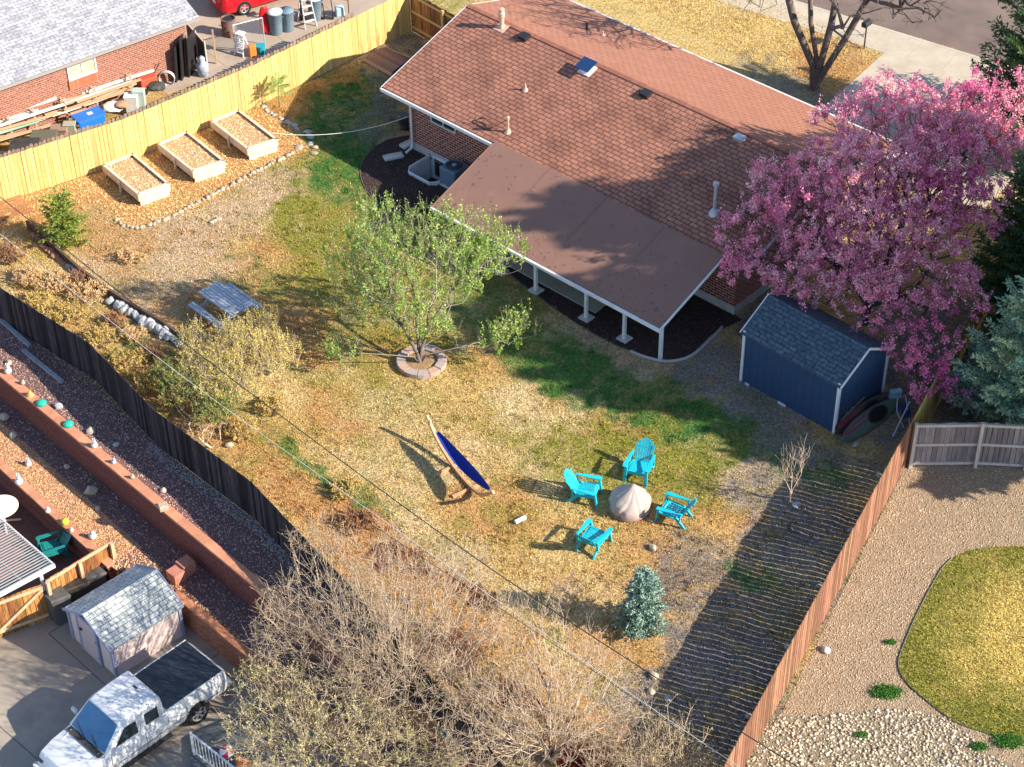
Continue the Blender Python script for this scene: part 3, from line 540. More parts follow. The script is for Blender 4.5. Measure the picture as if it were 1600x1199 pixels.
# egress well with a basement window
m_well = M("well_white", (.62, .74, .80, 1), (.5, .62, .7, 1), scale=3, rough=.5)
b = MB(); wp = [(1.75, .5), (1.75, -.5), (1.95, -.76), (3.0, -.76), (3.2, -.5), (3.2, .5)]
for (p, q) in zip(wp[:-1], wp[1:]):
    for k in range(8): z0 = -.9+k*.125; b.hexa([H(*p, z0), H(*q, z0), H(*(np.array(q)*.985+np.array([2.47, .2])*.015), z0), H(*(np.array(p)*.985+np.array([2.47, .2])*.015), z0)], [H(*p, z0+.1), H(*q, z0+.1), H(*(np.array(q)*.985+np.array([2.47, .2])*.015), z0+.1), H(*(np.array(p)*.985+np.array([2.47, .2])*.015), z0+.1)])
wl = b.build('window_well', m_well, house); b = MB(); b.tube([H(p[0], p[1], .12) for p in wp], .028, 6); b.build('rim', m_wht, wl)
b = MB(); b.add([H(1.7, -.8, -.88), H(3.25, -.8, -.88), H(3.25, .6, -.88), H(1.7, .6, -.88)], [(0, 1, 2, 3)]); b.build('well_floor', m_mulch, house)
b = MB(); b.add([H(1.75, wb0+.02, -.9), H(3.2, wb0+.02, -.9), H(3.2, wb0+.02, .22), H(1.75, wb0+.02, .22)], [(0, 1, 2, 3)]); b.build('basement_wall', m_well, house)
window(house, H(1.9, wb0+.02, -.75), HU, (0, 0, 1), -HV, 1.2, .9, 1, .07)
la, lz = WH(727, 262, wb0)
b = MB(); b.lathe(tuple(H(la, wb0-.05, lz-.08)), [(.03, 0), (.05, .05), (.045, .13), (.02, .17)], 8); b.tube([H(la, wb0-.02, lz-.08), H(la, wb0-.02, .3)], .015, 5); b.tube([H(la, wb0-.02, lz), H(la+.5, wb0-.02, lz-.08), H(la+2.2, wb0-.02, lz-.12)], .012, 5); b.build('wall_light', m_wht, house)
# patio roof
PA0, PA1, PB0, PB1, PZ0, PZ1 = 5.48, 15.42, .06, -3.1, 2.545, 1.46
pk = (PZ0-PZ1)/(PB0-PB1)
m_mem = M("roof_membrane", (.285, .16, .12, 1), (.25, .138, .105, 1), scale=1.6, rough=.75, bump=.2, bscale=4, c3=(.25, .14, .112, 1), spec=.2)
b = MB()
for i in range(4):
    a0 = PA0+(PA1-PA0)*i/4; a1 = PA0+(PA1-PA0)*(i+1)/4+(.06 if i < 3 else 0); dz = .004*(i % 2); b.hexa([H(a0, PB1, PZ1-.07), H(a1, PB1, PZ1-.07), H(a1, PB0, PZ0-.07), H(a0, PB0, PZ0-.07)], [H(a0, PB1, PZ1+dz), H(a1, PB1, PZ1+dz), H(a1, PB0, PZ0+dz), H(a0, PB0, PZ0+dz)])
b.build('patio_roof', m_mem, house)
b = MB()
for i in (1, 2, 3): a0 = PA0+(PA1-PA0)*i/4+.06; b.beam(H(a0, PB1+.02, PZ1+.006), H(a0, PB0-.02, PZ0+.006), .012, .006)
b.build('roof_seams', M('seam_dark', (.24, .13, .10, 1), rough=.8), house)
n_ = 260; aa = PA0+RG.random(n_)*(PA1-PA0); bb_ = PB1+RG.random(n_)**2*(PB0-PB1); D_ = np.array([H(a_, b_, PZ1+(b_-PB1)*pk+.012) for a_, b_ in zip(aa, bb_)]); bq = np.array([(-.5, -.5, 0), (.5, -.5, 0), (.5, .5, 0), (-.5, .5, 0)])*[.07, .03, 1]; tag(npmesh('fallen_leaves', (np.einsum('nij,nkj->nki', rotm(n_, .6), np.repeat(bq[None], n_, 0))+D_[:, None]).reshape(-1, 3), np.arange(4*n_).reshape(-1, 4), M('leaf_litter', (.20, .12, .07, 1), isl=.5, rough=.9), origin=H(10, -1.5, 2)), 'dry leaves scattered on the brown patio roof', 'leaves', kind='stuff')
b = MB(); hbox(b, PA0-.03, PA1+.03, PB1-.09, PB1-.01, PZ1-.10, PZ1+.0); b.build('patio_gutter', m_wht, house)
b = MB(); hbox(b, PA0+.05, PA1-.05, -2.92, -2.80, PZ1-.10, PZ1-.0); b.build('patio_beam', m_wht, house)
for a_ in (PA1+.015, PA0-.015): b = MB(); b.beam(H(a_, PB1, PZ1-.03), H(a_, PB0-.1, PZ0-.07), .03, .09); b.build('patio_rake', m_wht if a_ > 10 else m_mem, house)
for px, py in ((1036, 558), (977, 529), (917, 497), (836, 456), (783, 425), (728, 395)):
    a_, _b_ = HB(px, py); b = MB(); b.beam(H(a_, -2.83, .0), H(a_, -2.83, PZ1-.10), .1, .1, up=HU); po = b.build('patio_post', m_wht, house)
    if px != 1036: b = MB(); hbox(b, a_-.2, a_+.2, -3.0, -2.62, -.02, .055); b.build('footing', M("footing", (.62, .6, .56, 1), (.5, .48, .45, 1), scale=4), po)
fa, fb = HB(841, 441); fc, fd_ = HB(931, 490); ge, gf = HB(949, 476)
b = MB(); b.prism([H(6.2, fd_-.02), H(fc, fd_-.02), H(ge, gf+.05), H(ge-.3, wb0-.05), H(6.2, wb0-.05)], -.02, .06); struct(b.build('patio_slab', M("slab", (.42, .41, .34, 1), (.34, .33, .28, 1), scale=1.5, rough=.8)))
b = MB(); cpts = smooth_poly(gp([(985, 550), (1008, 559), (1042, 566), (1080, 557), (1115, 526), (1128, 512)]), 4, closed=False); b.tube([(p[0], p[1], .03) for p in cpts], .05, 6); struct(b.build('bed_kerb', M("kerb_grey", (.46, .45, .42, 1), (.38, .37, .35, 1), scale=5)))
b = MB(); cpts = smooth_poly(gp(mul_px[:14]), 4, closed=False); b.tube([(p[0], p[1], .012) for p in cpts], .022, 6); struct(b.build('bed_edging', M("edging_dark", (.12, .10, .08, 1), (.08, .07, .06, 1), scale=5)))
# things on the roof (all move with the roof: parts of the house)
def RHit(x, y, far=False):
    best = None
    d = ray(x, y); o = np.array([0, 0, CH])
    n = np.array([0, 0, 1.])-(HV*RK if not far else -HV*RK); q0 = H(0, 0, REV) if not far else H(0, 9.12, REV); t = ((q0-o)@n)/(d@n); return o+d*t
ntilt = lambda far=False: Matrix.Rotation(0, 3, 'Z')
def rbox(b, P, w_, dpt, h_, far=False, lift=0, rake=None):  # box lying on the roof slope
    u = Vector(HU); s = Vector(HV+np.array([0, 0, RK if not far else -RK])).normalized(); n = u.cross(s); P = Vector(P)+n*lift; q = lambda a, c, e: P+u*a+s*c+n*e
    hi = rake if rake is not None else h_
    b.hexa([q(-w_/2, -dpt/2, 0), q(w_/2, -dpt/2, 0), q(w_/2, dpt/2, 0), q(-w_/2, dpt/2, 0)], [q(-w_/2, -dpt/2, h_), q(w_/2, -dpt/2, h_), q(w_/2, dpt/2, hi), q(-w_/2, dpt/2, hi)]); return b
m_pnk = M("painted_flue", (.62, .40, .31, 1), (.54, .34, .26, 1), scale=6, rough=.6)
m_blk = M("black_metal", (.02, .02, .022, 1), rough=.45, spec=.5)
m_gal = M("galvanised", (.50, .55, .58, 1), (.40, .44, .47, 1), scale=8, rough=.4, metal=.3)
P = RHit(784, 43); b = MB(); rbox(b, P, .45, .45, .02); b.lathe(tuple(P), [(.12, 0), (.10, .08), (.09, .12), (.09, .40), (.12, .44), (.12, .6), (.09, .64), (.09, .68), (.11, .7), (.10, .76), (.02, .78)], 14); b.build('flue_pipe', m_pnk, house)
P = RHit(820, 59); b = MB(); rbox(b, P, .36, .34, .16, rake=.1); b.build('roof_vent', m_blk, house)
P = RHit(1010, 148); b = MB(); rbox(b, P, .36, .34, .16, rake=.1); b.build('roof_vent', m_blk, house)
P = RHit(1156, 217); b = MB(); rbox(b, P, .36, .3, .14, rake=.08); b.build('roof_vent', m_gal, house)
P = RHit(918, 110); b = MB(); rbox(b, P, .5, .5, .05); b.lathe(tuple(np.array(P)+[0, 0, .0]), [(.24, 0), (.24, .2), (.2, .24)], 18); fan = b.build('attic_fan', m_wht, house)
b = MB(); rbox(b, P, .60, .56, .03, lift=.27); b.build('solar_panel', M('solar_blue', (.015, .045, .13, 1), rough=.25, spec=.6), fan); b = MB()
for i in (-1.5, -.5, .5, 1.5): q_ = P+HU*(i*.14)+np.array([0, 0, .306]); s_ = (HV+np.array([0, 0, RK]))*.27; b.beam(q_-s_, q_+s_, .012, .006)
b.build('panel_lines', m_gal, fan)
P = RHit(821, 141); b = MB(); b.lathe(tuple(P), [(.13, -.02), (.05, .08), (.03, .12), (.03, .26)], 10); b.build('vent_pipe', m_pnk, house)
P = RHit(917, 47, True); b = MB(); b.lathe(tuple(P), [(.12, -.02), (.05, .04), (.045, .3)], 10); b.build('vent_pipe', m_blk, house)
P = RHit(942, 56, True); b = MB(); b.lathe(tuple(P), [(.13, -.02), (.05, .06), (.03, .1), (.03, .2)], 10); b.build('vent_pipe', m_pnk, house)
P = RHit(794, 206); b = MB(); b.lathe(tuple(P), [(.15, -.03), (.06, .08), (.035, .14), (.035, .5), (.06, .52), (.07, .58), (.03, .62)], 10); ms_ = b.build('service_mast', m_pnk, house)
b = MB(); tp_ = Vector(P)+Vector((0, 0, .5)); cc = RHit(757, 196); pts = [tp_]
for i in range(60):
    t_ = i*.42; rr = .26-.0012*i; pts.append(Vector(cc)+Vector(HU)*math.cos(t_)*rr*1.5+Vector(HV)*math.sin(t_)*rr*.6+Vector((0, 0, .08+.1*math.sin(t_)+.02*math.sin(i*1.7))))
pts.append(Vector(RHit(720, 192))+Vector((0, 0, .05))); b.tube(pts, .012, 4); b.build('coiled_cable', M("cable_brown", (.12, .07, .05, 1), rough=.6), ms_)
P = RHit(1116, 333); b = MB(); b.lathe(tuple(P), [(.2, -.06), (.13, .1), (.055, .16), (.055, 1.05), (.1, 1.07), (.1, 1.17), (.04, 1.2)], 12); b.build('chimney_pipe', m_gal, house)
# ---------------------------------------------------------------- neighbour's house, top left
NE = G(312, 27, 2.5); nu = az(216.2); nv = az(126.2)
def Nn(a, b_, z=0): return np.array([NE[0], NE[1], 0])+nu*a+nv*b_+np.array([0, 0, z])
nh = thing('brick_house', tuple(Nn(0, 0)), 'neighbouring orange brick house with a pale grey shingled roof', 'house')
m_ob = MBrick("bright_brick", (.32, .105, .06, 1), (.23, .07, .042, 1), (.36, .25, .2, 1), .21, .085, .014, bump=.5, nz=.2)
m_gs = MBrick("grey_shingles", (.46, .46, .49, 1), (.27, .27, .30, 1), (.16, .16, .18, 1), .30, .15, .01, bump=.5, nz=.35, nscale=9)
b = MB(); 
for (p, q) in (((.45, .45), (26, .45)), ((26, .45), (26, 9)), ((26, 9), (.45, 9)), ((.45, 9), (.45, .45))): b.uvq(Nn(*q, 0), Nn(*p, 0), Nn(*p, 2.6), Nn(*q, 2.6))
b.build('wall', m_ob, nh)
b = MB(); b.uvq(Nn(26.5, 0, 2.5), Nn(0, 0, 2.5), Nn(0, 4.7, 4.0), Nn(26.5, 4.7, 4.0)); b.uvq(Nn(0, 9.4, 2.5), Nn(26.5, 9.4, 2.5), Nn(26.5, 4.7, 4.0), Nn(0, 4.7, 4.0)); b.build('roof', m_gs, nh)
b = MB(); b.beam(Nn(0, .015, 2.43), Nn(26.5, .015, 2.43), .04, .12); b.beam(Nn(.02, .03, 2.42), Nn(.02, 4.7, 3.92), .04, .12); b.build('fascia', M("grey_fascia", (.30, .27, .25, 1), rough=.6), nh)
def NW(x, y, bb=.45):
    d = ray(x, y); o = np.array([0, 0, CH]); q0 = Nn(0, bb); t = ((q0-o)@nv)/(d@nv); q_ = o+d*t-Nn(0, 0); return float(q_@nu), float(q_[2])
a1_, z1_ = NW(151, 108); a2_, z2_ = NW(106, 120)
m_cur = M("curtain", (.75, .66, .42, 1), (.34, .29, .18, 1), scale=4, stretch=(9, 9, .2), rough=.6)
window(nh, Nn(a2_, .45, 1.52), -nu, (0, 0, 1), -nv, a2_-a1_, .62, 1, .05, gm=m_cur)
b = MB()
for i in range(20): p = Nn(a2_, .45)-nu*(i*(a2_-a1_)/20); b.box(tuple(p+np.array([0, 0, 1.33])-nv*.03), (.052, .06, .36), R(36.2))
b.build('brick_sill', M("sill_brick", (.48, .15, .08, 1), ibright=.2), nh)
# ---------------------------------------------------------------- sheds
def shed(name, label, C0, s, L_, t, W, hw, hr, z, wm, rm, tm, oh=.1, trims=True, door=None):
    C0 = np.array([C0[0], C0[1], 0]); e = thing(name, (C0[0], C0[1], z), label, 'shed'); Z = np.array([0, 0, 1.])
    P = lambda a, c, h_=0: C0+s*a+t*c+Z*(z+h_); m_ = MB()
    m_.uvq(P(0, 0), P(L_, 0), P(L_, 0, hw), P(0, 0, hw)); m_.uvq(P(L_, W), P(0, W), P(0, W, hw), P(L_, W, hw))
    for a in (0, L_): m_.add([P(a, 0), P(a, W), P(a, W, hw), P(a, W/2, hr-.03), P(a, 0, hw)], [(0, 1, 2, 3, 4)], [[(0, 0), (W, 0), (W, hw), (W/2, hr), (0, hw)]])
    m_.build('wall', wm, e)
    k = (hr-hw)/(W/2); m_ = MB()
    for sg in (0, 1):
        o_ = (lambda c: c) if sg == 0 else (lambda c: W-c)
        A, B, C, D = P(-oh, o_(-oh), hw-oh*k), P(L_+oh, o_(-oh), hw-oh*k), P(L_+oh, W/2, hr), P(-oh, W/2, hr)
        (m_.uvq(A, B, C, D) if sg == 0 else m_.uvq(B, A, D, C)); dz = Z*-.05; m_.add([A+dz, B+dz, C+dz, D+dz], [(0, 1, 2, 3)]); m_.add([A, B, B+dz, A+dz], [(0, 1, 2, 3)]); m_.add([B, C, C+dz, B+dz], [(0, 1, 2, 3)]); m_.add([A, D, D+dz, A+dz], [(0, 1, 2, 3)])
    m_.build('roof', rm, e); 
    m_ = MB()
    for a in (0, L_):
        for c in (0, W): q_ = P(a, c); m_ = MB(); m_.beam(q_+Z*.0, q_+Z*hw, .09, .09, up=tuple(s)); m_.build('corner_trim', tm, e)
    for a in (-oh-.01, L_+oh+.01):
        m_ = MB()
        for c in (-oh, W+oh): m_.beam(P(a, c, hw-oh*k-.02), P(a, W/2, hr-.02), .025, .08)
        m_.build('gable_trim', tm, e)
    return e, P
m_navy = MBrick("navy_siding", (.034, .072, .145, 1), (.032, .068, .138, 1), (.02, .045, .10, 1), .30, 40, .008, bump=.4, nz=.1, offset=0)
m_bsh = MBrick("slate_shingles", (.085, .125, .16, 1), (.055, .09, .12, 1), (.028, .045, .065, 1), .30, .14, .012, bump=.6, nz=.4)
bs = G(1303, 677); be, BP = shed('garden_shed', 'navy blue garden shed with white corner trim under the pink tree', G(1158, 594), az(-45), 3.63, az(45), 2.4, 1.97, 2.66, 0, m_navy, m_bsh, m_wht)
b = MB()
for a_, c_ in ((.3, -.02), (1.6, -.02), (1.75, -.02)): q_ = BP(a_, c_-.06); b.box(tuple(q_+np.array([0, 0, .05])), (.14, .05, .07), R(-45))
b.build('foundation_vent', m_wht, be)
m_pinkw = MBrick("pink_siding", (.72, .58, .55, 1), (.70, .56, .53, 1), (.54, .44, .44, 1), .2, 40, .008, bump=.3, nz=.08, offset=0)
m_pgs = MBrick("pale_shingles", (.50, .53, .52, 1), (.33, .37, .38, 1), (.12, .14, .15, 1), .30, .15, .010, bump=.6, nz=.3)
m_lav = M("lavender_trim", (.30, .34, .50, 1), (.26, .30, .45, 1), scale=3, rough=.6)
f0 = G(183, 1059, -2.05); ws, WP = shed('storage_shed', 'pinkish white storage shed with lavender trim beside the white pickup', f0, az(43), 2.3, az(133.5), 2.1, 1.28, 1.86, -2.05, m_pinkw, m_pgs, m_lav, oh=.1)
b = MB(); Zz = np.array([0, 0, 1.]); dl, dr = 1.55, .72
b.hexa([WP(-.02, dr), WP(-.045, dr), WP(-.045, dl), WP(-.02, dl)], [WP(-.02, dr, 1.42), WP(-.045, dr, 1.42), WP(-.045, dl, 1.42), WP(-.02, dl, 1.42)]); dr_ = b.build('door', m_pinkw, ws)
for mt_ in (0,):
    b = MB()
    for c_ in (dr-.04, dl+.04): b.hexa([WP(-.02, c_-.045), WP(-.06, c_-.045), WP(-.06, c_+.045), WP(-.02, c_+.045)], [WP(-.02, c_-.045, 1.5), WP(-.06, c_-.045, 1.5), WP(-.06, c_+.045, 1.5), WP(-.02, c_+.045, 1.5)])
    b.hexa([WP(-.02, dr, 1.42), WP(-.06, dr, 1.42), WP(-.06, dl, 1.42), WP(-.02, dl, 1.42)], [WP(-.02, dr, 1.5), WP(-.06, dr, 1.5), WP(-.06, dl, 1.5), WP(-.02, dl, 1.5)]); b.build('door_frame', m_lav, ws)
b = MB(); b.box(tuple(WP(-.07, dl-.12, .95)), (.05, .09, .06), R(43)); b.build('handle', m_blk, dr_)
for h_ in (.25, .9): b = MB(); b.box(tuple(WP(-.06, dr-.02, h_)), (.03, .14, .05), R(43)); b.build('hinge', m_lav, dr_)
# ---------------------------------------------------------------- gate fence, slatted cover (bottom left)
gz = -2.05; g0, g1, g2 = G(0, 997, gz), G(84, 966, gz), G(182, 905, gz); gfd = (g2-g1)/np.linalg.norm(g2-g1)
gt = fence('board_fence', 'stained wooden fence behind the storage shed bins', [g1, g2], 1.55, w_ora, rails=(.2, .8, 1.5), rside=-1, rmat=w_tan, post=1.25, pside=-1, postw=.1, z=gz, jit=.015)
gq = (g1-g0)/np.linalg.norm(g1-g0); gg = fence('gate', 'wooden yard gate with a diagonal brace, left of the storage shed', [g0-gq*2, g1-gq*.12], 1.45, w_ora, cat='gate', rails=(.25, 1.35), rside=-1, rmat=w_tan, z=gz)
b = MB(); gn_ = np.array([gq[1], -gq[0], 0])*.06; b.beam(g0+gn_+[0, 0, .3], g1-gq*.15+gn_+[0, 0, 1.3], .04, .09); b.build('brace', w_tan, gg)
sc0, sc1, sc2 = G(84, 881, -.15), G(0, 926, -.15), G(0, 808, -.15); d1_ = (sc1-sc0)/np.linalg.norm(sc1-sc0); d2_ = (sc2-sc0)/np.linalg.norm(sc2-sc0)
pc = thing('slatted_cover', tuple(sc0), 'white slatted patio cover at the left edge above the wooden gate', 'patio cover'); b = MB()
for i in range(42): p = sc0+d2_*(i*.112+.03); b.beam(p, p+d1_*5, .03, .03)
b.build('slats', M('slat_paint', (.30, .32, .34, 1), rough=.7), pc); b = MB(); b.beam(sc0-d2_*.04-Zz*.04, sc0+d1_*5-d2_*.04-Zz*.04, .05, .14); b.beam(sc0-Zz*.06, sc0+d2_*4.7-Zz*.06, .04, .08); b.build('edge_beam', m_wht, pc)
for k_ in (.4, 2.5): p = sc0+d1_*k_+d2_*.1; b = MB(); b.beam(p*[1, 1, 0]+Zz*-1.95, p*[1, 1, 0]-Zz*.2, .08, .08); b.build('post', m_wht, pc)
b = MB()
for i in range(1, 5): p = sc0+d1_*(i*1.0); b.beam(p-Zz*.07, p+d2_*4.7-Zz*.07, .04, .08)
b.build('rafters', M("rafter_grey", (.3, .3, .32, 1), rough=.7), pc)
# ---------------------------------------------------------------- garden things
m_teal = M("turquoise_plastic", (.015, .48, .58, 1), (.012, .42, .52, 1), scale=4, rough=.45, spec=.4)
m_dteal = M("teal_plastic", (.012, .22, .21, 1), (.01, .17, .17, 1), scale=4, rough=.45, spec=.4)
def adirondack(name, loc, rz, label, mat, group=None):
    t = thing(name, loc, label, 'chair', group, rz)
    b = MB()
    for i in range(7): x = -.22+i*.085; z = .30+.10*(i/6)**1.1-(.02 if i == 6 else 0); b.box((x, 0, z), (.078, .50, .02), mat=Matrix.Rotation(-.18 if i < 6 else .5, 3, 'Y'))
    b.box((.33, 0, .33), (.025, .52, .11)); b.build('seat', mat, t, local=True, bevel=.006)
    b = MB(); rc = R(33); ux = Vector((-math.sin(rc), 0, math.cos(rc))); nx = Vector((math.cos(rc), 0, math.sin(rc)))
    for i in range(7):
        j = i-3; y0 = j*.062; y1 = j*.088; ln = .76-.018*j*j; w0, w1 = .054, .078; p0 = Vector((-.24, y0, .27)); p1 = Vector((-.24, y1, .27))+ux*ln-Vector((0, 0, 0))+nx*(.01*j*j*.4)
        b.beam(p0, p1, w0, .018, up=tuple(nx), w2=w1)
    for f_ in (.12, .62): c_ = Vector((-.24, 0, .27))+ux*.76*f_-nx*.02; b.box(tuple(c_), (.02, .36+.16*f_, .05), mat=Matrix.Rotation(-rc, 3, 'Y'))
    b.build('backrest', mat, t, local=True, bevel=.006)
    for s_ in (-1, 1):
        b = MB(); b.add([(.40, s_*.28, .53), (.40, s_*.41, .53), (.30, s_*.43, .54), (-.38, s_*.36, .56), (-.40, s_*.30, .56), (.1, s_*.28, .54)]+[(.40, s_*.28, .56), (.40, s_*.41, .56), (.30, s_*.43, .57), (-.38, s_*.36, .59), (-.40, s_*.30, .59), (.1, s_*.28, .57)], ([(5, 4, 3, 2, 1, 0), (6, 7, 8, 9, 10, 11)] if s_ > 0 else [(0, 1, 2, 3, 4, 5), (11, 10, 9, 8, 7, 6)])+[((i+(0 if s_ > 0 else 1)) % 6, (i+(1 if s_ > 0 else 0)) % 6, 6+(i+(1 if s_ > 0 else 0)) % 6, 6+(i+(0 if s_ > 0 else 1)) % 6) for i in range(6)])
        b.build('arm', mat, t, local=True, bevel=.006)
        b = MB(); b.beam((.42, s_*.33, 0), (.34, s_*.31, .53), .05, .10, up=(0, 1, 0), h2=.09, w2=.06); b.build('leg', mat, t, local=True, bevel=.006)
        b = MB(); b.beam((-.46, s_*.29, 0), (-.16, s_*.28, .34), .09, .05, up=(0, 1, 0), w2=.1); b.beam((-.16, s_*.28, .3), (.34, s_*.29, .36), .09, .04, up=(0, 0, 1)); b.beam((-.30, s_*.33, .22), (-.34, s_*.33, .56), .04, .06, up=(0, 1, 0)); b.build('leg', mat, t, local=True, bevel=.006)
    return t
ch = adirondack('garden_chair', tuple(G(915, 778)), R(-16), 'turquoise slatted garden chair left of the covered fire pit, its back to the left', m_teal, 'turquoise chairs round the fire pit')
dup(ch, tuple(G(999, 742)), R(-112), 'turquoise garden chair behind the fire pit, facing the camera with its back in full view', None)
dup(ch, tuple(G(1052, 810)), R(153), 'turquoise slatted garden chair right of the covered fire pit, turned to the left')
dup(ch, tuple(G(927, 853)), R(56), 'turquoise slatted garden chair in front of the fire pit with its back to the camera')
adirondack('garden_chair', tuple(G(86, 868, -1.95)), R(205), 'dark teal garden chair on the red paving by the lower garden wall', m_dteal)
# fire pit under its cover
_cr = [(-40, .06, .10), (-66, .11, .05), (-112, .12, .10), (-134, .06, .04), (-172, .10, .12), (25, .08, .12)]
def wob(i, t):
    r = 1+.04*math.sin(3*t+i*.3); k = 1 if 2 <= i <= 9 else .15
    for a, dp, wd_ in _cr:
        dt = (math.degrees(t)-a-(i-4)*(5 if a < -100 else -3)+180) % 360-180; r -= dp*k*math.exp(-(math.radians(dt)/wd_)**2)
    return r
c = G(983, 795); b = MB()
prof = [(.55, .0), (.57, .05), (.60, .14), (.61, .26), (.60, .36), (.56, .43), (.46, .51), (.30, .62), (.15, .74), (.07, .82), (.03, .84)]
b.lathe(tuple(c), prof, 120, wob); b.V = [(v[0]+.22*max(0, v[2]-.3), v[1]+.22*max(0, v[2]-.3), v[2]) for v in b.V]
t = thing('fire_pit', tuple(c), 'round fire pit under a creased pale beige cover between the turquoise chairs', 'fire pit'); b.build('cover', M("beige_cloth", (.48, .40, .36, 1), (.38, .31, .28, 1), scale=4, rough=.75, bump=.4, bscale=9), t, smooth=True)
b = MB(); b.lathe((c[0], c[1], .0), [(.56, .06), (.625, .07), (.62, .1), (.57, .11)], 36); b.build('drawstring_hem', M("brown_hem", (.30, .20, .17, 1), rough=.8), t)
# white roll and stone on the grass
b = MB(); p0, p1 = G(805, 819), G(821, 811); b.tube([p0+[0, 0, .07], p1+[0, 0, .07]], .07, 14); tag(b.build('pipe_piece', m_wht, origin=p0, smooth=False), 'short white tube lying on the straw coloured grass', 'pipe')
# hammock on its stand
mA, mB_ = (G(681, 744)+G(733, 718))/2, (G(707, 778)+G(764, 752))/2; pd_ = (mB_-mA)/np.linalg.norm(mB_-mA); pn_ = np.array([-pd_[1], pd_[0], 0])
def onplane(x, y): hs = np.linspace(0, 2.2, 221); return min((G(x, y, h_) for h_ in hs), key=lambda q_: abs((q_-mA)@pn_))
T1_, T2_ = onplane(667, 649), onplane(771, 769)
m_hw = M("hammock_wood", (.60, .36, .20, 1), (.46, .26, .14, 1), scale=6, rough=.5, spec=.4)
hs_ = thing('hammock_stand', tuple(mA), 'curved wooden arc stand with two cross feet on the lawn', 'hammock stand')
arc = smooth_poly([T1_, T1_*.62+mA*.38+[0, 0, -.14], mA-pd_*.15+[0, 0, .14], (mA+mB_)/2+[0, 0, .07], mB_+pd_*.2+[0, 0, .14], T2_*.55+mB_*.45+[0, 0, -.16], T2_], 6, closed=False)
b = MB()
for i in range(len(arc)-1): b.beam(arc[i], arc[i+1], .075, .10)
b.build('arc_beam', m_hw, hs_)
for px_ in (((681, 744), (733, 718)), ((707, 778), (764, 752))):
    b = MB(); b.beam(G(*px_[0])+[0, 0, .04], G(*px_[1])+[0, 0, .04], .09, .07); b.build('cross_foot', m_hw, hs_)
ht = thing('hammock', tuple((T1_+T2_)/2), 'bright blue hammock slung from the wooden arc stand', 'hammock'); V = []; n_ = 30
for i in range(n_+1):
    s_ = .14+.80*i/n_; P = T1_*(1-s_)+T2_*s_-np.array([0, 0, .62*4*s_*(1-s_)*.8+.02]); u_ = (i/n_); wd = .17*math.sin(math.pi*min(1, max(0, u_)))**.6+.02
    for j in range(7): f_ = (j-3)/3; V.append(P+pn_*wd*f_+np.array([0, 0, wd*1.2*f_*f_+.012*math.sin(j*2.5+i*.3)]))
npmesh('fabric', V, [(i*7+j, i*7+j+1, (i+1)*7+j+1, (i+1)*7+j) for i in range(n_) for j in range(6)], M("blue_cloth", (.018, .05, .32, 1), (.012, .03, .20, 1), scale=8, rough=.7, bump=.6, bscale=14), ht, smooth=True)
for s0, s1, T_ in ((.0, .15, T1_), (1, .93, T2_)):
    P = T1_*(1-s1)+T2_*s1-np.array([0, 0, .62*4*s1*(1-s1)*.8]); b = MB(); b.tube([T_, P], .012, 5); b.build('rope', M("rope", (.6, .55, .45, 1), rough=.9), ht)
# picnic table
pz = .74; pA, pB, pC, pD = G(312, 455, pz), G(338, 441, pz), G(391, 478, pz), G(363, 493, pz); ld = (pD-pA+pC-pB); Lp = np.linalg.norm(ld)/2; ld /= np.linalg.norm(ld); wd_ = np.array([-ld[1], ld[0], 0]); pc_ = (pA+pB+pC+pD)/4
m_pt = M("pale_blue_slats", (.44, .47, .51, 1), (.33, .36, .41, 1), scale=4, rough=.5, ibright=.1, spec=.4)
tt = thing('picnic_table', (pc_[0], pc_[1], 0), 'pale blue slatted picnic table with two benches at the edge of the lawn', 'picnic table'); b = MB()
for i in range(7): c_ = pc_+wd_*(-.36+i*.12); b.beam(c_-ld*Lp/2, c_+ld*Lp/2, .10, .035)
b.build('tabletop', m_pt, tt)
for s_ in (-1, 1):
    b = MB()
    for k in range(2): c_ = pc_*[1, 1, 0]+wd_*s_*(.68+.13*k)+np.array([0, 0, .44]); b.beam(c_-ld*Lp/2, c_+ld*Lp/2, .11, .035)
    b.build('bench', m_pt, tt)
for s_ in (-1, 1):
    for q_ in (-1, 1): c_ = pc_*[1, 1, 0]+ld*s_*Lp*.33; b = MB(); b.beam(c_+wd_*q_*.62, c_+wd_*q_*.2+[0, 0, .7], .05, .08, up=tuple(ld)); b.build('leg', M("table_frame", (.35, .38, .42, 1), rough=.5), tt)
    b = MB(); b.beam(c_-wd_*.8+[0, 0, .40], c_+wd_*.8+[0, 0, .40], .05, .05); b.build('bench_support', M("table_frame", None), tt)
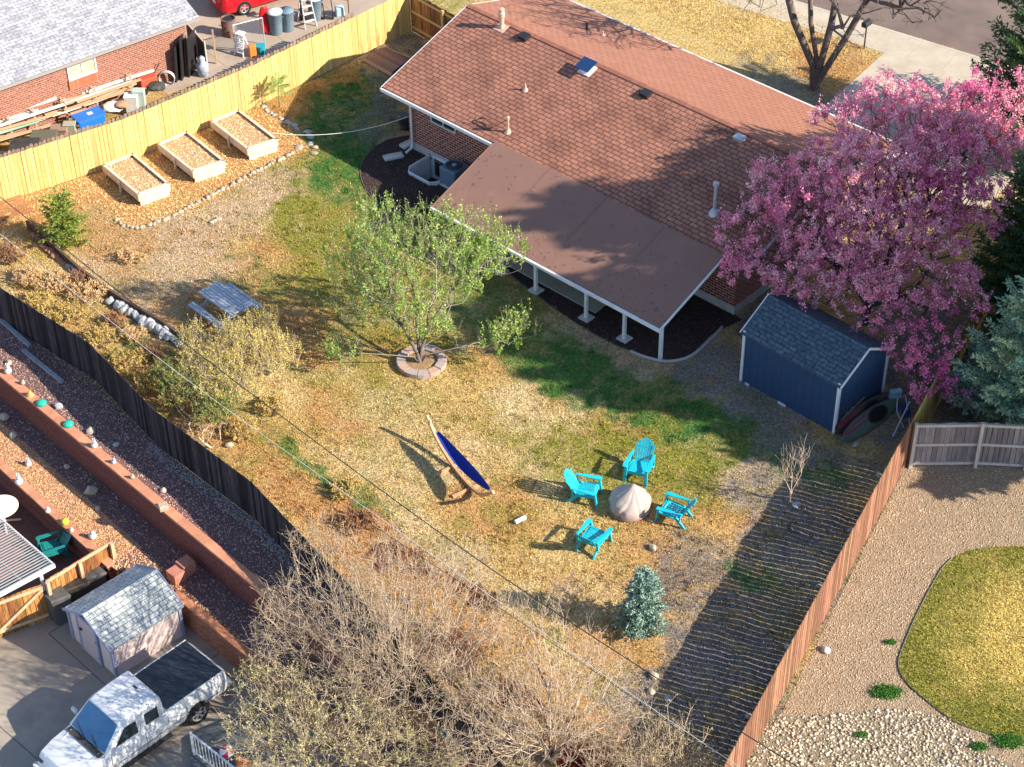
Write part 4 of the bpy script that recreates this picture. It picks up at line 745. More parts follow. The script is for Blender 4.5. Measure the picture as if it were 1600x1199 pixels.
# ring of blocks round the tree
m_rb = [M("ring_block_grey", (.42, .34, .31, 1), (.32, .27, .26, 1), scale=9, rough=.9, bump=.4), M("ring_block_pink", (.52, .33, .25, 1), (.40, .25, .2, 1), scale=9, rough=.9, bump=.4)]
rc_ = G(659, 568); 
def wedge(b, r0, r1, a0, a1, z0, z1):
    P = []
    for z_ in (z0, z1):
        P.append([(r1*math.cos(a0), r1*math.sin(a0), z_), (r1*math.cos((a0+a1)/2), r1*math.sin((a0+a1)/2), z_), (r1*math.cos(a1), r1*math.sin(a1), z_), (r0*math.cos(a1), r0*math.sin(a1), z_), (r0*math.cos(a0), r0*math.sin(a0), z_)])
    b.add(P[0]+P[1], [(4, 3, 2, 1, 0), (5, 6, 7, 8, 9)]+[(i, (i+1) % 5, 5+(i+1) % 5, 5+i) for i in range(5)])
for i in range(12):
    b = MB(); a_ = i*2*math.pi/12+.1; wedge(b, .52, .80, -.25, .25, 0, .17); o = b.build('edging_block', m_rb[i % 3 == 1], bevel=.012); o.location = (rc_[0], rc_[1], random.uniform(-.01, .01)); o.rotation_euler = (0, 0, a_)
    tag(o, 'wedge shaped stone block in the ring round the green tree', 'edging block', 'stone blocks ringing the green tree')
b = MB(); b.lathe((rc_[0], rc_[1], 0), [(.54, .0), (.54, .09), (.3, .11), (.02, .11)], 24); tag(b.build('ring_mulch', M("tan_mulch", (.42, .28, .14, 1), (.2, .12, .06, 1), scale=22, rough=.9, bump=1, bscale=24)), kind='structure')
# raised beds
m_bed = M("bed_boards", (.74, .60, .47, 1), (.60, .46, .34, 1), scale=3, rough=.8, bump=.2); m_soil = M("bed_soil", (.62, .42, .22, 1), (.36, .2, .09, 1), scale=20, rough=.95, bump=1.5, bscale=22)
BEDS = (((50, 525), (310, 425), (615, 680), (350, 775), 'leftmost of the three wooden raised garden beds'), ((510, 345), (760, 240), (1075, 490), (805, 580), 'middle one of the three wooden raised garden beds'), ((950, 155), (1190, 60), (1515, 310), (1260, 395), 'rightmost of the three wooden raised garden beds, nearest the grass'))
for q0, q1, q2, q3, lb in BEDS:
    C4 = [G(p[0]/5.333+150, p[1]/5.333+160, .5) for p in (q0, q1, q2, q3)]; cen = sum(C4)/4; t = thing('raised_bed', (cen[0], cen[1], 0), lb, 'raised bed', 'wooden raised beds in the wood chips'); C4 = [np.array([p[0], p[1], 0]) for p in C4]
    for k in range(4):
        p, q_ = C4[k], C4[(k+1) % 4]; d = (q_-p)/np.linalg.norm(q_-p); inn = np.array([-d[1], d[0], 0]); inn = inn if inn@(cen-p) > 0 else -inn; b = MB()
        e0, e1_ = (0, 0) if k % 2 else (.05, .05)
        b.hexa([p+d*e0+[0, 0, .22-.2*(k % 2 == 0)], q_-d*e1_+[0, 0, .22-.2*(k % 2 == 0)], q_-d*e1_+inn*.05+[0, 0, .22-.2*(k % 2 == 0)], p+d*e0+inn*.05+[0, 0, .22-.2*(k % 2 == 0)]], [p+d*e0+[0, 0, .5], q_-d*e1_+[0, 0, .5], q_-d*e1_+inn*.05+[0, 0, .5], p+d*e0+inn*.05+[0, 0, .5]]); b.build('side_board', m_bed, t)
        b = MB(); b.hexa([p+d*.0+inn*.0-d*.03+[0, 0, .5], q_+d*.03+[0, 0, .5], q_+inn*.1-d*.07+[0, 0, .5], p+inn*.1+d*.07+[0, 0, .5]], [p-d*.03+[0, 0, .53], q_+d*.03+[0, 0, .53], q_+inn*.1-d*.07+[0, 0, .53], p+inn*.1+d*.07+[0, 0, .53]]); b.build('top_board', m_bed, t)
        if k % 2:
            mid = (p+q_)/2; b = MB(); b.box((mid[0]-inn[0]*.03, mid[1]-inn[1]*.03, .24), (.08, .05, .48), math.atan2(d[1], d[0])); b.build('stake', m_bed, t)
    b = MB(); S4 = [cen*[1, 1, 0]+(p-cen*[1, 1, 0])*.93 for p in C4]; b.prism(S4[::-1] if False else S4, .2, .44); b.build('soil', m_soil, t)
    pol = [p for p in S4]; o = flakes('soil_chips', rand_in(pol, 900), .43, .05, .02, M("bed_bits", (.85, .62, .36, 1), isl=.35, rough=.9), None, None, .9); del o['kind']; o.parent = t; o.location = -Vector(wloc(t)); tag(o, kind='stuff')
# stones
def rockmesh(name, seed, k=.22, sub=2):
    import bmesh
    bm = bmesh.new(); bmesh.ops.create_icosphere(bm, subdivisions=sub, radius=1); rr = np.random.default_rng(seed); ax = rr.normal(size=(7, 3)); ax /= np.linalg.norm(ax, axis=1)[:, None]; dd_ = .55+rr.random(7)*.35
    for v in bm.verts:
        c_ = np.array(v.co); 
        for a_, d_ in zip(ax, dd_):
            e_ = c_@a_
            if e_ > d_: c_ = c_-a_*(e_-d_)*.85
        v.co = c_*(1+k*.2*rr.normal())
    me = bpy.data.meshes.new(name); bm.to_mesh(me); bm.free(); return me
m_stn = M("tan_stone", (.50, .43, .33, 1), (.34, .29, .23, 1), scale=5, rough=.9, bump=.4); m_stg = M("grey_stone", (.48, .50, .50, 1), (.27, .30, .31, 1), scale=3, rough=.85, bump=.4); m_str = M("red_stone", (.52, .25, .15, 1), (.36, .17, .11, 1), scale=5, rough=.9, bump=.3)
RK_ = {}
for kk, mm in (('tan', m_stn), ('grey', m_stg), ('red', m_str)):
    RK_[kk] = []
    for s_ in range(4): me = rockmesh('stone', s_+10); me.materials.append(mm); RK_[kk].append(me)
def stone(kind, x, y, sx, sy, sz, label, group=None, z=0, name='stone', cat='stone', rz=None):
    o = bpy.data.objects.new(name, random.choice(RK_[kind])); COL.objects.link(o); p = G(x, y, z); o.location = (p[0], p[1], z+sz*.55); o.scale = (sx, sy, sz); o.rotation_euler = (random.uniform(-.2, .2), random.uniform(-.2, .2), random.uniform(0, 6) if rz is None else rz); return tag(o, label, cat, group)
def row(kind, pts, n, s, label, group, fl=.6, jit=2, z=0, name='stone'):
    P = np.array(pts, float); L_ = np.r_[0, np.cumsum(np.hypot(*np.diff(P, axis=0).T))]
    for i in range(n): u = L_[-1]*(i+.5)/n; x = np.interp(u, L_, P[:, 0])+random.uniform(-jit, jit); y = np.interp(u, L_, P[:, 1])+random.uniform(-jit, jit)*.6; k = s*random.uniform(.75, 1.3); stone(kind, x, y, k, k*random.uniform(.6, .9), k*fl, label, group, z, name)
row('tan', [(180, 344), (192, 354), (210, 357), (232, 354), (262, 342), (300, 323), (340, 302), (378, 281), (412, 263), (446, 246), (458, 240)], 46, .105, 'small tan stone in the curved border of the wood chip bed', 'tan stones edging the wood chip bed')
row('grey', [(406, 166), (420, 176), (438, 185), (452, 194), (468, 203)], 11, .12, 'small grey stone in the border between the right raised bed and the grass', 'grey stones beside the right raised bed', .45)
for x, y, s_, lb in ((480, 207, .21, 'bluish flagstone nearest the shaded grass, at the end of the stone border'), (484, 213, .22, 'larger bluish flagstone just below the other, by the shaded grass'), (466, 233, .24, 'flat tan flagstone at the lower corner of the wood chip bed'), (485, 226, .17, 'flat grey flagstone in the middle of the flagstone cluster'), (494, 231, .15, 'small flat flagstone at the right side of the cluster'), (491, 240, .17, 'flat flagstone at the bottom of the cluster')): stone('grey' if y < 230 else 'tan', x, y, s_, s_*.7, .05, lb, None, name='flagstone', cat='flagstone')
row('tan', [(328, 350), (346, 342)], 5, .11, 'small pale stone in the little heap on the bare yard', 'pale stones heaped on the bare yard')
row('red', [(50, 366), (62, 378), (76, 392), (92, 406), (104, 415)], 15, .15, 'rounded reddish stone in the row behind the black fence', 'reddish stones in a row', .5)
row('grey', [(108, 418), (122, 424), (118, 434)], 5, .2, 'grey boulder at the end of the reddish stone row', 'grey boulders after the reddish stones')
row('grey', [(172, 470), (190, 482), (206, 492), (222, 503), (240, 516), (262, 528), (284, 540)], 15, .25, 'pale grey boulder in the row below the picnic table', 'pale grey boulders below the picnic table', .7)
for x, y, s_, kd_, lb in ((166, 456, .26, 'tan', 'pale boulder standing alone above the grey boulder row'), (28, 437, .28, 'tan', 'pale yellow boulder among dry brush by the black fence'), (1019, 858, .17, 'tan', 'pinkish tan stone on the grass right of the front turquoise chair'), (359, 697, .15, 'tan', 'cream stone just behind the black fence'), (1245, 792, .16, 'grey', 'grey stone at the foot of the bare sapling'), (1022, 1058, .16, 'tan', 'upper cream stone at the shaded edge of the lawn near the wire'), (1018, 1083, .14, 'tan', 'lower cream stone at the shaded edge of the lawn near the wire'), (1043, 1093, .14, 'grey', 'grey stone in the shade beside the two cream stones'), (1374, 745, .12, 'tan', 'cream stone at the foot of the red fence near its far end'), (1328, 831, .12, 'tan', 'cream stone at the foot of the red fence, second from its far end'), (1280, 917, .13, 'tan', 'cream stone at the foot of the red fence, halfway along'), (1229, 1012, .14, 'tan', 'cream stone at the foot of the red fence, third from the bottom'), (1171, 1120, .15, 'tan', 'cream stone at the foot of the red fence near the wire'), (1290, 1018, .17, 'grey', 'grey stone on the tan gravel right of the red fence'), (1337, 697, .16, 'tan', 'tan stone under the green kayak'), (183, 1120, .1, 'tan', None)):
    if lb: stone(kd_, x, y, s_, s_*.7, s_*.6, lb)
for x, y, z, s_, lb in ((92, 637, 0, .15, 'grey stone on the gravel behind the teal bowls'), (142, 676, 0, .17, 'white boulder behind the garden wall cap, left of the cat figure'), (182, 696, 0, .12, 'small grey stone in the middle of the upper gravel'), (14, 569, 0, .13, 'white stone at the left end of the upper gravel'), (6, 655, -1.1, .2, 'white stone at the left edge of the lower gravel'), (105, 731, -1.1, .12, 'small white stone on the dark lower gravel'), (142, 771, -1.1, .24, 'largest pale stone on the dark lower gravel'), (22, 683, -1.1, .18, 'pale stone left on the lower gravel above the rabbit figure'), (255, 768, 0, .12, 'small white stone near the upper wall, right of the tan box'), (153, 796, -1.1, .11, 'tan stone where the lower gravel turns orange')): stone('grey' if 'grey' in lb else 'tan', x, y, s_, s_*.8, s_*.7, lb, None, z)
# ornaments on the garden walls
m_whp = M("white_ceramic", (.72, .72, .70, 1), (.5, .5, .5, 1), scale=14, rough=.4); m_bowl = M("green_glass", (.03, .45, .32, 1), (.02, .35, .26, 1), scale=6, rough=.2)
def figure(x, y, z, h, label, mat=m_whp, kind='rabbit'):
    p = G(x, y, z); t = thing('garden_figure', tuple(p), label, 'garden figure'); b = MB(); k = h
    b.lathe(tuple(p), [(.30*k, 0), (.36*k, .15*k), (.30*k, .4*k), (.16*k, .58*k)], 12); b.build('body', mat, t, smooth=True, local=False)
    b = MB(); b.lathe((p[0]+.08*k, p[1]-.08*k, p[2]+.5*k), [(.06*k, 0), (.19*k, .1*k), (.18*k, .25*k), (.05*k, .34*k)], 12); b.build('head', mat, t, smooth=True)
    if kind == 'rabbit':
        for s_ in (-1, 1): b = MB(); b.tube([(p[0]+s_*.07*k, p[1], p[2]+.75*k), (p[0]+s_*.1*k, p[1]+.05*k, p[2]+.95*k), (p[0]+s_*.1*k, p[1]+.1*k, p[2]+1.05*k)], [.05*k, .06*k, .02*k], 6); b.build('ear', mat, t, smooth=True)
    return t
CZ = .06; C2 = -1.04
figure(13, 582, CZ, .34, 'white rabbit figure at the left end of the upper salmon wall cap'); figure(36, 600, CZ, .22, 'small tan figure on the upper wall cap, left of the orange cone', m_stn, 'o')
figure(148, 698, CZ, .3, 'white and grey cat figure on the upper wall cap, right of the teal bowls', kind='rabbit'); figure(178, 723, CZ, .22, 'small blue and white figure on the upper wall cap', M("blue_figure", (.2, .35, .6, 1), (.7, .7, .7, 1), scale=9, rough=.4), 'o')
figure(207, 747, CZ, .2, 'cream ornament on the upper wall cap, left of the tan box', m_stn, 'o')
figure(30, 755, C2, .36, 'white rabbit figure on the lower wall cap above the round table'); figure(45, 727, -1.1, .28, 'white pebbled rabbit figure on the orange sunlit-toned gravel'); figure(75, 800, C2, .26, 'grey and white bird figure on the lower wall cap', kind='o')
figure(112, 830, C2, .2, 'white round ornament on the lower wall cap beside the yellow one', kind='o'); figure(145, 840, C2, .34, 'white jug shaped figure at the fence end of the lower wall cap', kind='o')
for x, y, lb in ((65, 631, 'teal glass bowl upside down on the upper wall cap, the left one'), (107, 664, 'teal glass bowl upside down on the upper wall cap, the right one')):
    b = MB(); p = G(x, y, CZ); b.lathe(tuple(p), [(.17, 0), (.16, .06), (.11, .11), (.04, .13)], 14); tag(b.build('glass_bowl', m_bowl, origin=p, smooth=True), lb, 'bowl')
b = MB(); p = G(47, 618, CZ); b.lathe(tuple(p), [(.13, 0), (.12, .02), (.02, .2)], 12); tag(b.build('cone_ornament', M("orange_cone", (.6, .3, .1, 1), rough=.6), origin=p), 'small orange cone left of the teal bowls', 'ornament')
b = MB(); p = G(102, 818, C2); b.lathe(tuple(p), [(.1, 0), (.13, .06), (.1, .14), (.03, .17)], 10); tag(b.build('ornament', M("lime_glaze", (.5, .55, .05, 1), rough=.4), origin=p, smooth=True), 'yellow-green ornament on the lower wall cap', 'ornament')
b = MB(); p = G(256, 796, CZ); b.box((p[0], p[1], p[2]+.1), (.26, .2, .2), .4); tag(b.build('planter_box', m_stn, origin=p, bevel=.01), 'small tan box on the upper wall cap', 'box')
m_sal = M("salmon_block", (.50, .21, .15, 1), (.42, .17, .12, 1), scale=6, rough=.85)
for x, y, h_, lb in ((277, 905, .35, 'nearer of the two salmon blocks on the gravel behind the pink shed'), (292, 893, .42, 'farther and darker of the two salmon blocks, against the wall')):
    b = MB(); p = G(x, y, -1.1); b.box((p[0], p[1], -1.1+h_/2), (.42, .42, h_), R(-46)); tag(b.build('stone_block', m_sal, origin=p, bevel=.012), lb, 'block')
m_plk = M("grey_plank", (.33, .35, .38, 1), (.24, .25, .28, 1), scale=4, stretch=(1, 1, 1), rough=.8)
for p0, p1, lb in (((-10, 492), (47, 543), 'grey timber lying along the foot of the black fence at the left edge'), ((37, 550), (98, 600), 'grey timber lying on the upper gravel, second from the left')):
    b = MB(); b.beam(G(*p0)+[0, 0, .07], G(*p1)+[0, 0, .07], .12, .1); tag(b.build('timber', m_plk, origin=G(*p0)), lb, 'timber')
b = MB(); pts = [G(*p) for p in ((44, 356), (80, 388), (120, 424), (160, 455), (215, 490), (255, 512), (292, 540))]
for i in range(len(pts)-1): b.beam(pts[i]+[0, 0, .14], pts[i+1]+[0, 0, .14], .09, .32)
tag(b.build('timber_edging', wood("dark_timber", (.16, .10, .07, 1), (.07, .045, .035, 1), .1), origin=pts[0]), 'low dark timber edging between the bare yard and the brushy strip', 'edging')
b = MB()
for i in range(4): b.beam(G(-20, 352-i*7)+[0, 0, .06+.04*i], G(52-i*6, 328-i*5)+[0, 0, .06+.04*i], .12, .06)
tag(b.build('plank_pile', wood("red_plank", (.42, .20, .10, 1), (.25, .11, .06, 1), .2), origin=G(0, 335)), 'low pile of reddish planks at the foot of the yellow fence, left edge', 'planks')
# low deck in the corner behind the house
q4 = [G(571, 97), G(597, 77), G(640, 95), G(613, 120)]; dt = thing('deck_platform', tuple(q4[0]), 'low brown wooden platform left of the brown roof', 'deck'); b = MB(); ux_ = (q4[1]-q4[0]); vx_ = (q4[3]-q4[0])
for i in range(9): a_ = q4[0]+ux_*i/9; c_ = q4[0]+ux_*(i+.88)/9; b.hexa([a_+[0, 0, .16], a_+vx_+[0, 0, .16], c_+vx_+[0, 0, .16], c_+[0, 0, .16]], [a_+[0, 0, .2], a_+vx_+[0, 0, .2], c_+vx_+[0, 0, .2], c_+[0, 0, .2]])
b.build('deck_boards', wood("deck_brown", (.34, .20, .14, 1), (.22, .12, .09, 1), .25), dt); b = MB(); b.tube([q4[0]+[0, 0, .08], q4[3]+[0, 0, .08]], .09, 8); b.build('log', M("log", (.42, .28, .2, 1), rough=.8), dt); b = MB(); b.beam(q4[1]+[0, 0, .08], q4[2]+[0, 0, .08], .08, .14); b.build('joist', M("log", None), dt)
# air conditioner, splash blocks
a_, b__ = HB(716, 283); acp = H(a_, -.05, 0); ac = thing('air_conditioner', tuple(acp), 'blue-grey outdoor air conditioner against the brick wall', 'air conditioner'); m_ac = M("ac_grey", (.13, .20, .27, 1), (.10, .16, .22, 1), scale=3, rough=.5, spec=.4)
b = MB(); b.box((acp[0], acp[1], .40), (.78, .78, .70), R(-43.1)); b.build('casing', m_ac, ac, bevel=.06, segs=3); b = MB(); b.box((acp[0], acp[1], .025), (.9, .9, .05), R(-43.1)); b.build('pad', M("footing", None), ac)
b = MB(); b.lathe((acp[0], acp[1], .745), [(.31, 0), (.31, .012), (.02, .014)], 28); b.build('fan_opening', m_blk, ac)
b = MB(); [b.tube([(acp[0]+r_*math.cos(t_), acp[1]+r_*math.sin(t_), .775) for t_ in np.linspace(0, 2*math.pi, 25)], .006, 4, False) for r_ in (.1, .16, .22, .28, .33)]; b.build('fan_grille', m_ac, ac)
b = MB(); b.lathe((acp[0], acp[1], .76), [(.09, 0), (.09, .03), (.02, .04)], 12); b.build('fan_hub', m_gal, ac)
for p0, p1, lb in ((H(.95, -.05), G(600, 250), 'grey concrete splash block under the white downspout'), (G(648, 222), G(628, 232), 'pale splash block at the corner of the brick house')):
    d_ = (p1-p0)[:2]; L_ = float(np.hypot(*d_)); b = MB(); m_ = (p0+p1)/2; an_ = math.atan2(d_[1], d_[0]); b.box((m_[0], m_[1], .04), (L_, .3, .05), an_)
    for s_ in (-1, 1): b.box((m_[0]-math.sin(an_)*.14*s_, m_[1]+math.cos(an_)*.14*s_, .085), (L_, .03, .04), an_)
    tag(b.build('splash_block', M("footing", None), origin=m_), lb, 'splash block')
b = MB(); p = G(634, 200); b.lathe(tuple(p), [(.2, 0), (.24, .1), (.26, .5), (.2, .55)], 12); [b.tube([p+[.25*math.cos(t_), .25*math.sin(t_), .1+.03*i] for t_ in np.linspace(0, 6.2, 14)], .02, 4, False) for i in range(4)]; tag(b.build('hose_reel', m_blk, origin=p), 'black hose reel at the left corner of the brick house', 'hose reel')
b = MB(); p0, p1 = H(.7, .5, 1.3), G(425, 208, .9); b.tube([p0*(1-s_)+p1*s_-np.array([0, 0, .35*4*s_*(1-s_)]) for s_ in np.linspace(0, 1, 24)], .012, 4); tag(b.build('clothesline', M("white_cord", (.75, .74, .66, 1), rough=.7), origin=p0), 'white cord strung from the house corner to the right raised bed', 'cord')
# kayaks
def kayak(name, p0, p1, roll, label, hullm, deckm, stripem, wid=.36, lift=.0, off=np.zeros(3)):
    p0, p1 = Vector(p0), Vector(p1); d = (p1-p0); L_ = d.length; d.normalize(); t = thing(name, tuple((p0+p1)/2), label, 'kayak'); side = Vector((-d.y, d.x, 0)); up = Vector((0, 0, 1)); rr = Matrix.Rotation(roll, 3, d); side, up = rr@side, rr@up
    n, k = 24, 14; 
    def P(u, a): w_ = wid*max(0.02, math.sin(math.pi*u))**.55; x = math.cos(a)*w_; y = math.sin(a)*w_*(.62 if math.sin(a) < 0 else .28); keel = .14*(2*u-1)**4; return p0+d*L_*u+side*x+up*(y+keel)+Vector((0, 0, wid*.55+lift))
    V = [P(i/n, 2*math.pi*j/k) for i in range(n+1) for j in range(k)]; Fh = [(i*k+j, i*k+(j+1) % k, (i+1)*k+(j+1) % k, (i+1)*k+j) for i in range(n) for j in range(k)]
    npmesh('hull', V, Fh, hullm, t, smooth=True)
    b = MB(); b.tube([P(u, R(8))+side*.01 for u in np.linspace(.03, .97, 20)], .022, 5); b.build('rubbing_strip', deckm, t)
    for a_ in (55, 80):
        b = MB(); b.tube([P(u, R(a_))+up*.005 for u in np.linspace(.08, .5, 12)], .017, 5); b.build('deck_line', stripem, t)
    cc = P(.62, R(90)); b = MB(); b.tube([cc+d*.42*math.cos(t_)+side*.2*math.sin(t_)+up*.01 for t_ in np.linspace(0, 2*math.pi, 20)], .025, 6, False); b.build('cockpit_rim', m_blk, t)
    pl = [cc+d*.40*math.cos(t_)+side*.18*math.sin(t_)+up*.008 for t_ in np.linspace(0, 2*math.pi, 20)[:-1]]; b = MB(); b.add(pl, [tuple(range(len(pl)))]); b.build('cockpit', M("cockpit_dark", (.01, .012, .012, 1), rough=.8), t); return t
m_kg = M("kayak_green", (.11, .17, .13, 1), (.08, .125, .10, 1), scale=2, rough=.4, spec=.4); m_kb = M("kayak_brown", (.10, .08, .07, 1), (.07, .055, .05, 1), scale=2, rough=.4); m_kr = M("kayak_red", (.45, .02, .05, 1), rough=.5)
kp0, kp1 = G(1311, 697), G(1402, 631)
kayak('kayak', kp0, kp1, R(35), 'green kayak on its side along the end of the navy shed', m_kg, m_blk, m_kr, .32)
kn_ = np.array([-(kp1-kp0)[1], (kp1-kp0)[0], 0]); kn_ /= np.linalg.norm(kn_); kayak('kayak', kp0+kn_*.38+(kp1-kp0)*.03, kp1+kn_*.30, R(60), 'brown kayak behind the green one, against the navy shed wall', m_kb, m_blk, m_kr, .30, .06)
b = MB(); p = G(1396, 632); b.box((p[0], p[1], .32), (.38, .16, .62), R(10), mat=Matrix.Rotation(R(10), 3, 'Z')@Matrix.Rotation(.2, 3, 'X')); tag(b.build('storage_box', M("pale_blue_plastic", (.42, .62, .72, 1), (.2, .4, .5, 1), scale=7, rough=.5), origin=p, bevel=.03), 'pale blue plastic box standing behind the kayaks', 'box')
b = MB()
for i in range(4): b.beam(BP(3.63+.05, .15+.18*i, .15+.1*i), BP(3.63+.07, .5+.25*i, .62+.02*i), .03, .03)
for i in range(2): b.beam(BP(3.63+.1, .1, .2+.3*i), BP(3.63+.1, 1.3, .45+.25*i), .03, .03)
tag(b.build('trellis', M("trellis_wood", (.2, .15, .12, 1), rough=.8), origin=BP(3.7, .5)), 'broken wooden trellis leaning between the kayak and the shed', 'trellis')
ft = thing('folding_chair', tuple(G(1408, 672)), 'blue folding chair frame leaning by the red fence corner', 'chair'); q_ = G(1408, 672)
b = MB(); b.tube([q_+[-.3, -.3, .0], q_+[.25, .45, .75]], .025, 6); b.build('pole', M("bluish_tube", (.45, .5, .6, 1), rough=.4), ft)
b = MB(); b.tube([q_+[.1, .1, 0], q_+[-.15, .3, .5], q_+[-.1, .6, .75], q_+[.15, .7, .8], q_+[.2, .4, .5], q_+[.3, .2, 0]], .018, 6); b.build('frame', M("bluish_tube", None), ft)
b = MB(); b.add([q_+[0, .1, .35], q_+[.3, .2, .35], q_+[.25, .6, .6], q_+[-.05, .5, .62]], [(0, 1, 2, 3)]); b.build('fabric', M("navy_fabric", (.02, .04, .12, 1), rough=.8), ft)
# hollow blocks under the evergreens
for i, (x, y) in enumerate(((1502, 592), (1504, 575), (1508, 558), (1514, 541), (1522, 525))):
    p = G(x, y); b = MB(); cs, sn = az(68+i*3), az(158+i*3)
    for s_ in (-1, 1): b.beam(p-cs*.2+sn*s_*.085+[0, 0, .1], p+cs*.2+sn*s_*.085+[0, 0, .1], .03, .2)
    for u in (-.185, 0, .185): b.beam(p+cs*u-sn*.07+[0, 0, .1], p+cs*u+sn*.07+[0, 0, .1], .03, .2)
    tag(b.build('cinder_block', M("cinder", (.30, .29, .30, 1), (.22, .21, .22, 1), scale=14, rough=.95), origin=p), 'hollow grey concrete block in the curved row under the evergreens', 'concrete block', 'concrete blocks in a curved row')
# mailbox
p = G(1350, 76); mbx = thing('mailbox', tuple(p), 'black mailbox on a thin post by the front pavement', 'mailbox'); b = MB(); b.tube([p, p+[0, 0, 1.0]], .03, 6); b.build('post', m_blk, mbx); b = MB(); b.box((p[0], p[1], 1.12), (.5, .24, .22), R(50)); b.build('box', m_blk, mbx, bevel=.05, segs=3)
# ---------------------------------------------------------------- neighbour's side yard clutter
def item(b, name, mat, label, cat, origin=None, group=None, **k): return tag(b.build(name, mat, origin=origin, **k), label, cat, group)
m_pvc = M("white_pipe", (.82, .80, .76, 1), (.6, .57, .52, 1), scale=3, rough=.5); m_brd = wood("bare_board", (.58, .42, .26, 1), (.40, .27, .16, 1), .25); m_grn = M("green_pipe", (.25, .42, .30, 1), rough=.5)
for x0, y0, x1, y1, z, r_, mm, lb in ((-30, 192, 86, 152, 1.0, .16, m_pvc, 'thick white gutter length at the far left of the rack by the grey roofed house'), (88, 150, 212, 101, 1.0, .17, m_pvc, 'thick white gutter length on the rack, right of the first one'), (128, 146, 240, 110, .8, .08, m_pvc, 'thinner white pipe on the rack just below the thick white gutter'), (-20, 215, 60, 190, .6, .05, m_grn, 'green pipe on the rack at the left edge')):
    b = MB(); p, q_ = G(x0, y0, z), G(x1, y1, z); b.tube([p, q_], r_*.8, 8); item(b, 'pipe', mm, lb, 'pipe', p)
for i, (x0, y0, x1, y1, z) in enumerate(((-30, 203, 110, 160, .8), (-20, 208, 90, 178, .75), (-25, 213, 60, 188, .6), (80, 170, 180, 130, .75), (100, 172, 215, 138, .7), (60, 188, 190, 145, .6), (110, 178, 200, 155, .55), (130, 166, 205, 128, .65), (-10, 222, 80, 195, .5), (150, 160, 235, 120, .5), (90, 160, 130, 150, .85), (-30, 198, 60, 172, .9), (20, 190, 120, 158, .95), (70, 180, 170, 146, .55), (95, 165, 205, 128, .9), (-20, 218, 50, 205, .45), (120, 160, 220, 124, 1.0), (-10, 200, 100, 163, 1.0), (140, 172, 215, 146, .45))):
    b = MB(); p, q_ = G(x0, y0, z), G(x1, y1, z); b.beam(p, q_, .09+.03*(i % 3), .035); item(b, 'board', (m_brd, w_tan, m_pvc)[i % 3 if i % 4 else 0], 'long bare board stacked on the rack beside the grey roofed house', 'board', p, 'boards on the rack')
for x, y in ((12, 196), (50, 184), (98, 168), (145, 150), (200, 130)):
    b = MB(); p = G(x, y+18); nn_ = az(126)*.5
    for s_ in (-1, 1): b.beam(p+nn_*s_, p+nn_*s_+[0, 0, 1.15], .05, .05)
    for z_ in (.42, .95): b.beam(p-nn_+[0, 0, z_], p+nn_+[0, 0, z_], .04, .04)
    item(b, 'rack_frame', M("rack_metal", (.55, .5, .42, 1), rough=.6), 'upright metal frame holding the stacked boards', 'rack', p, 'frames of the board rack')
# blue lid box, bins and other junk along the picket fence
p = G(138, 180, .85); b = MB(); b.box((p[0], p[1], .42), (1.05, .6, .84), R(36)); bx = thing('storage_tote', (p[0], p[1], 0), 'bright blue storage tote with a white sticker behind the yellow fence', 'storage tote'); b.build('tub', M("blue_plastic", (.02, .16, .62, 1), rough=.4), bx, bevel=.04)
b = MB(); b.box((p[0], p[1], .86), (1.12, .66, .06), R(36)); lid = b.build('lid', M("blue_plastic", None), bx, bevel=.02); b = MB(); b.box((p[0]+.05, p[1]+.05, .895), (.2, .18, .006), R(36)); b.build('sticker', m_wht, lid)
m_drk = M("dark_plastic", (.03, .03, .03, 1), (.07, .06, .05, 1), scale=5, rough=.6)
for x, y, s_, h_, lb, mm in ((6, 246, .9, 1.0, 'black crate at the left edge behind the yellow fence', m_drk), (38, 226, 1.0, 1.05, 'black plastic bin second from the left behind the yellow fence', m_drk), (68, 212, .9, 1.0, 'olive brown bin behind the yellow fence, right of the black bin', M("olive_bin", (.13, .12, .08, 1), rough=.6)), (92, 200, .6, .8, 'flat brown crate behind the fence, left of the blue tote', M("brown_crate", (.3, .2, .14, 1), rough=.8)), (108, 194, .45, .85, 'small grey-green tub left of the blue tote', M("greygreen_tub", (.35, .35, .25, 1), rough=.6)), (204, 150, .5, .8, 'white bucket shaped bin between boards and the red cart', m_pvc), (216, 142, .45, .9, 'pale green drum left of the red cart', M("pale_drum", (.4, .5, .45, 1), rough=.5))):
    p = G(x, y, h_); b = MB(); b.hexa([(p[0]+u*s_*.42, p[1]+v*s_*.3, .01) for u, v in ((-1, -1), (1, -1), (1, 1), (-1, 1))], [(p[0]+u*s_*.5, p[1]+v*s_*.36, h_) for u, v in ((-1, -1), (1, -1), (1, 1), (-1, 1))]); b.box((p[0], p[1], h_+.02), (s_*1.05, s_*.78, .04), 0); item(b, 'bin', mm, lb, 'bin', (p[0], p[1], 0), bevel=.02)
p = G(232, 142); ct = thing('cart', tuple(p), 'small red cart among the clutter behind the yellow fence', 'cart'); b = MB(); b.box((p[0], p[1], .5), (.7, .45, .3), R(36)); b.build('tray', M("red_paint", (.60, .09, .05, 1), rough=.5), ct, bevel=.03)
for s_ in (-1, 1):
    for u in (-1, 1): b = MB(); q_ = p+az(36)*.25*u+az(126)*.2*s_; b.tube([q_+az(126)*.03+[0, 0, .13], q_-az(126)*.03+[0, 0, .13]], .13, 12); b.build('wheel', m_blk, ct)
b = MB(); b.tube([p+az(36)*.3+[0, 0, .6], p+az(36)*.6+[0, 0, 1.0]], .02, 5); b.build('handle', m_blk, ct)
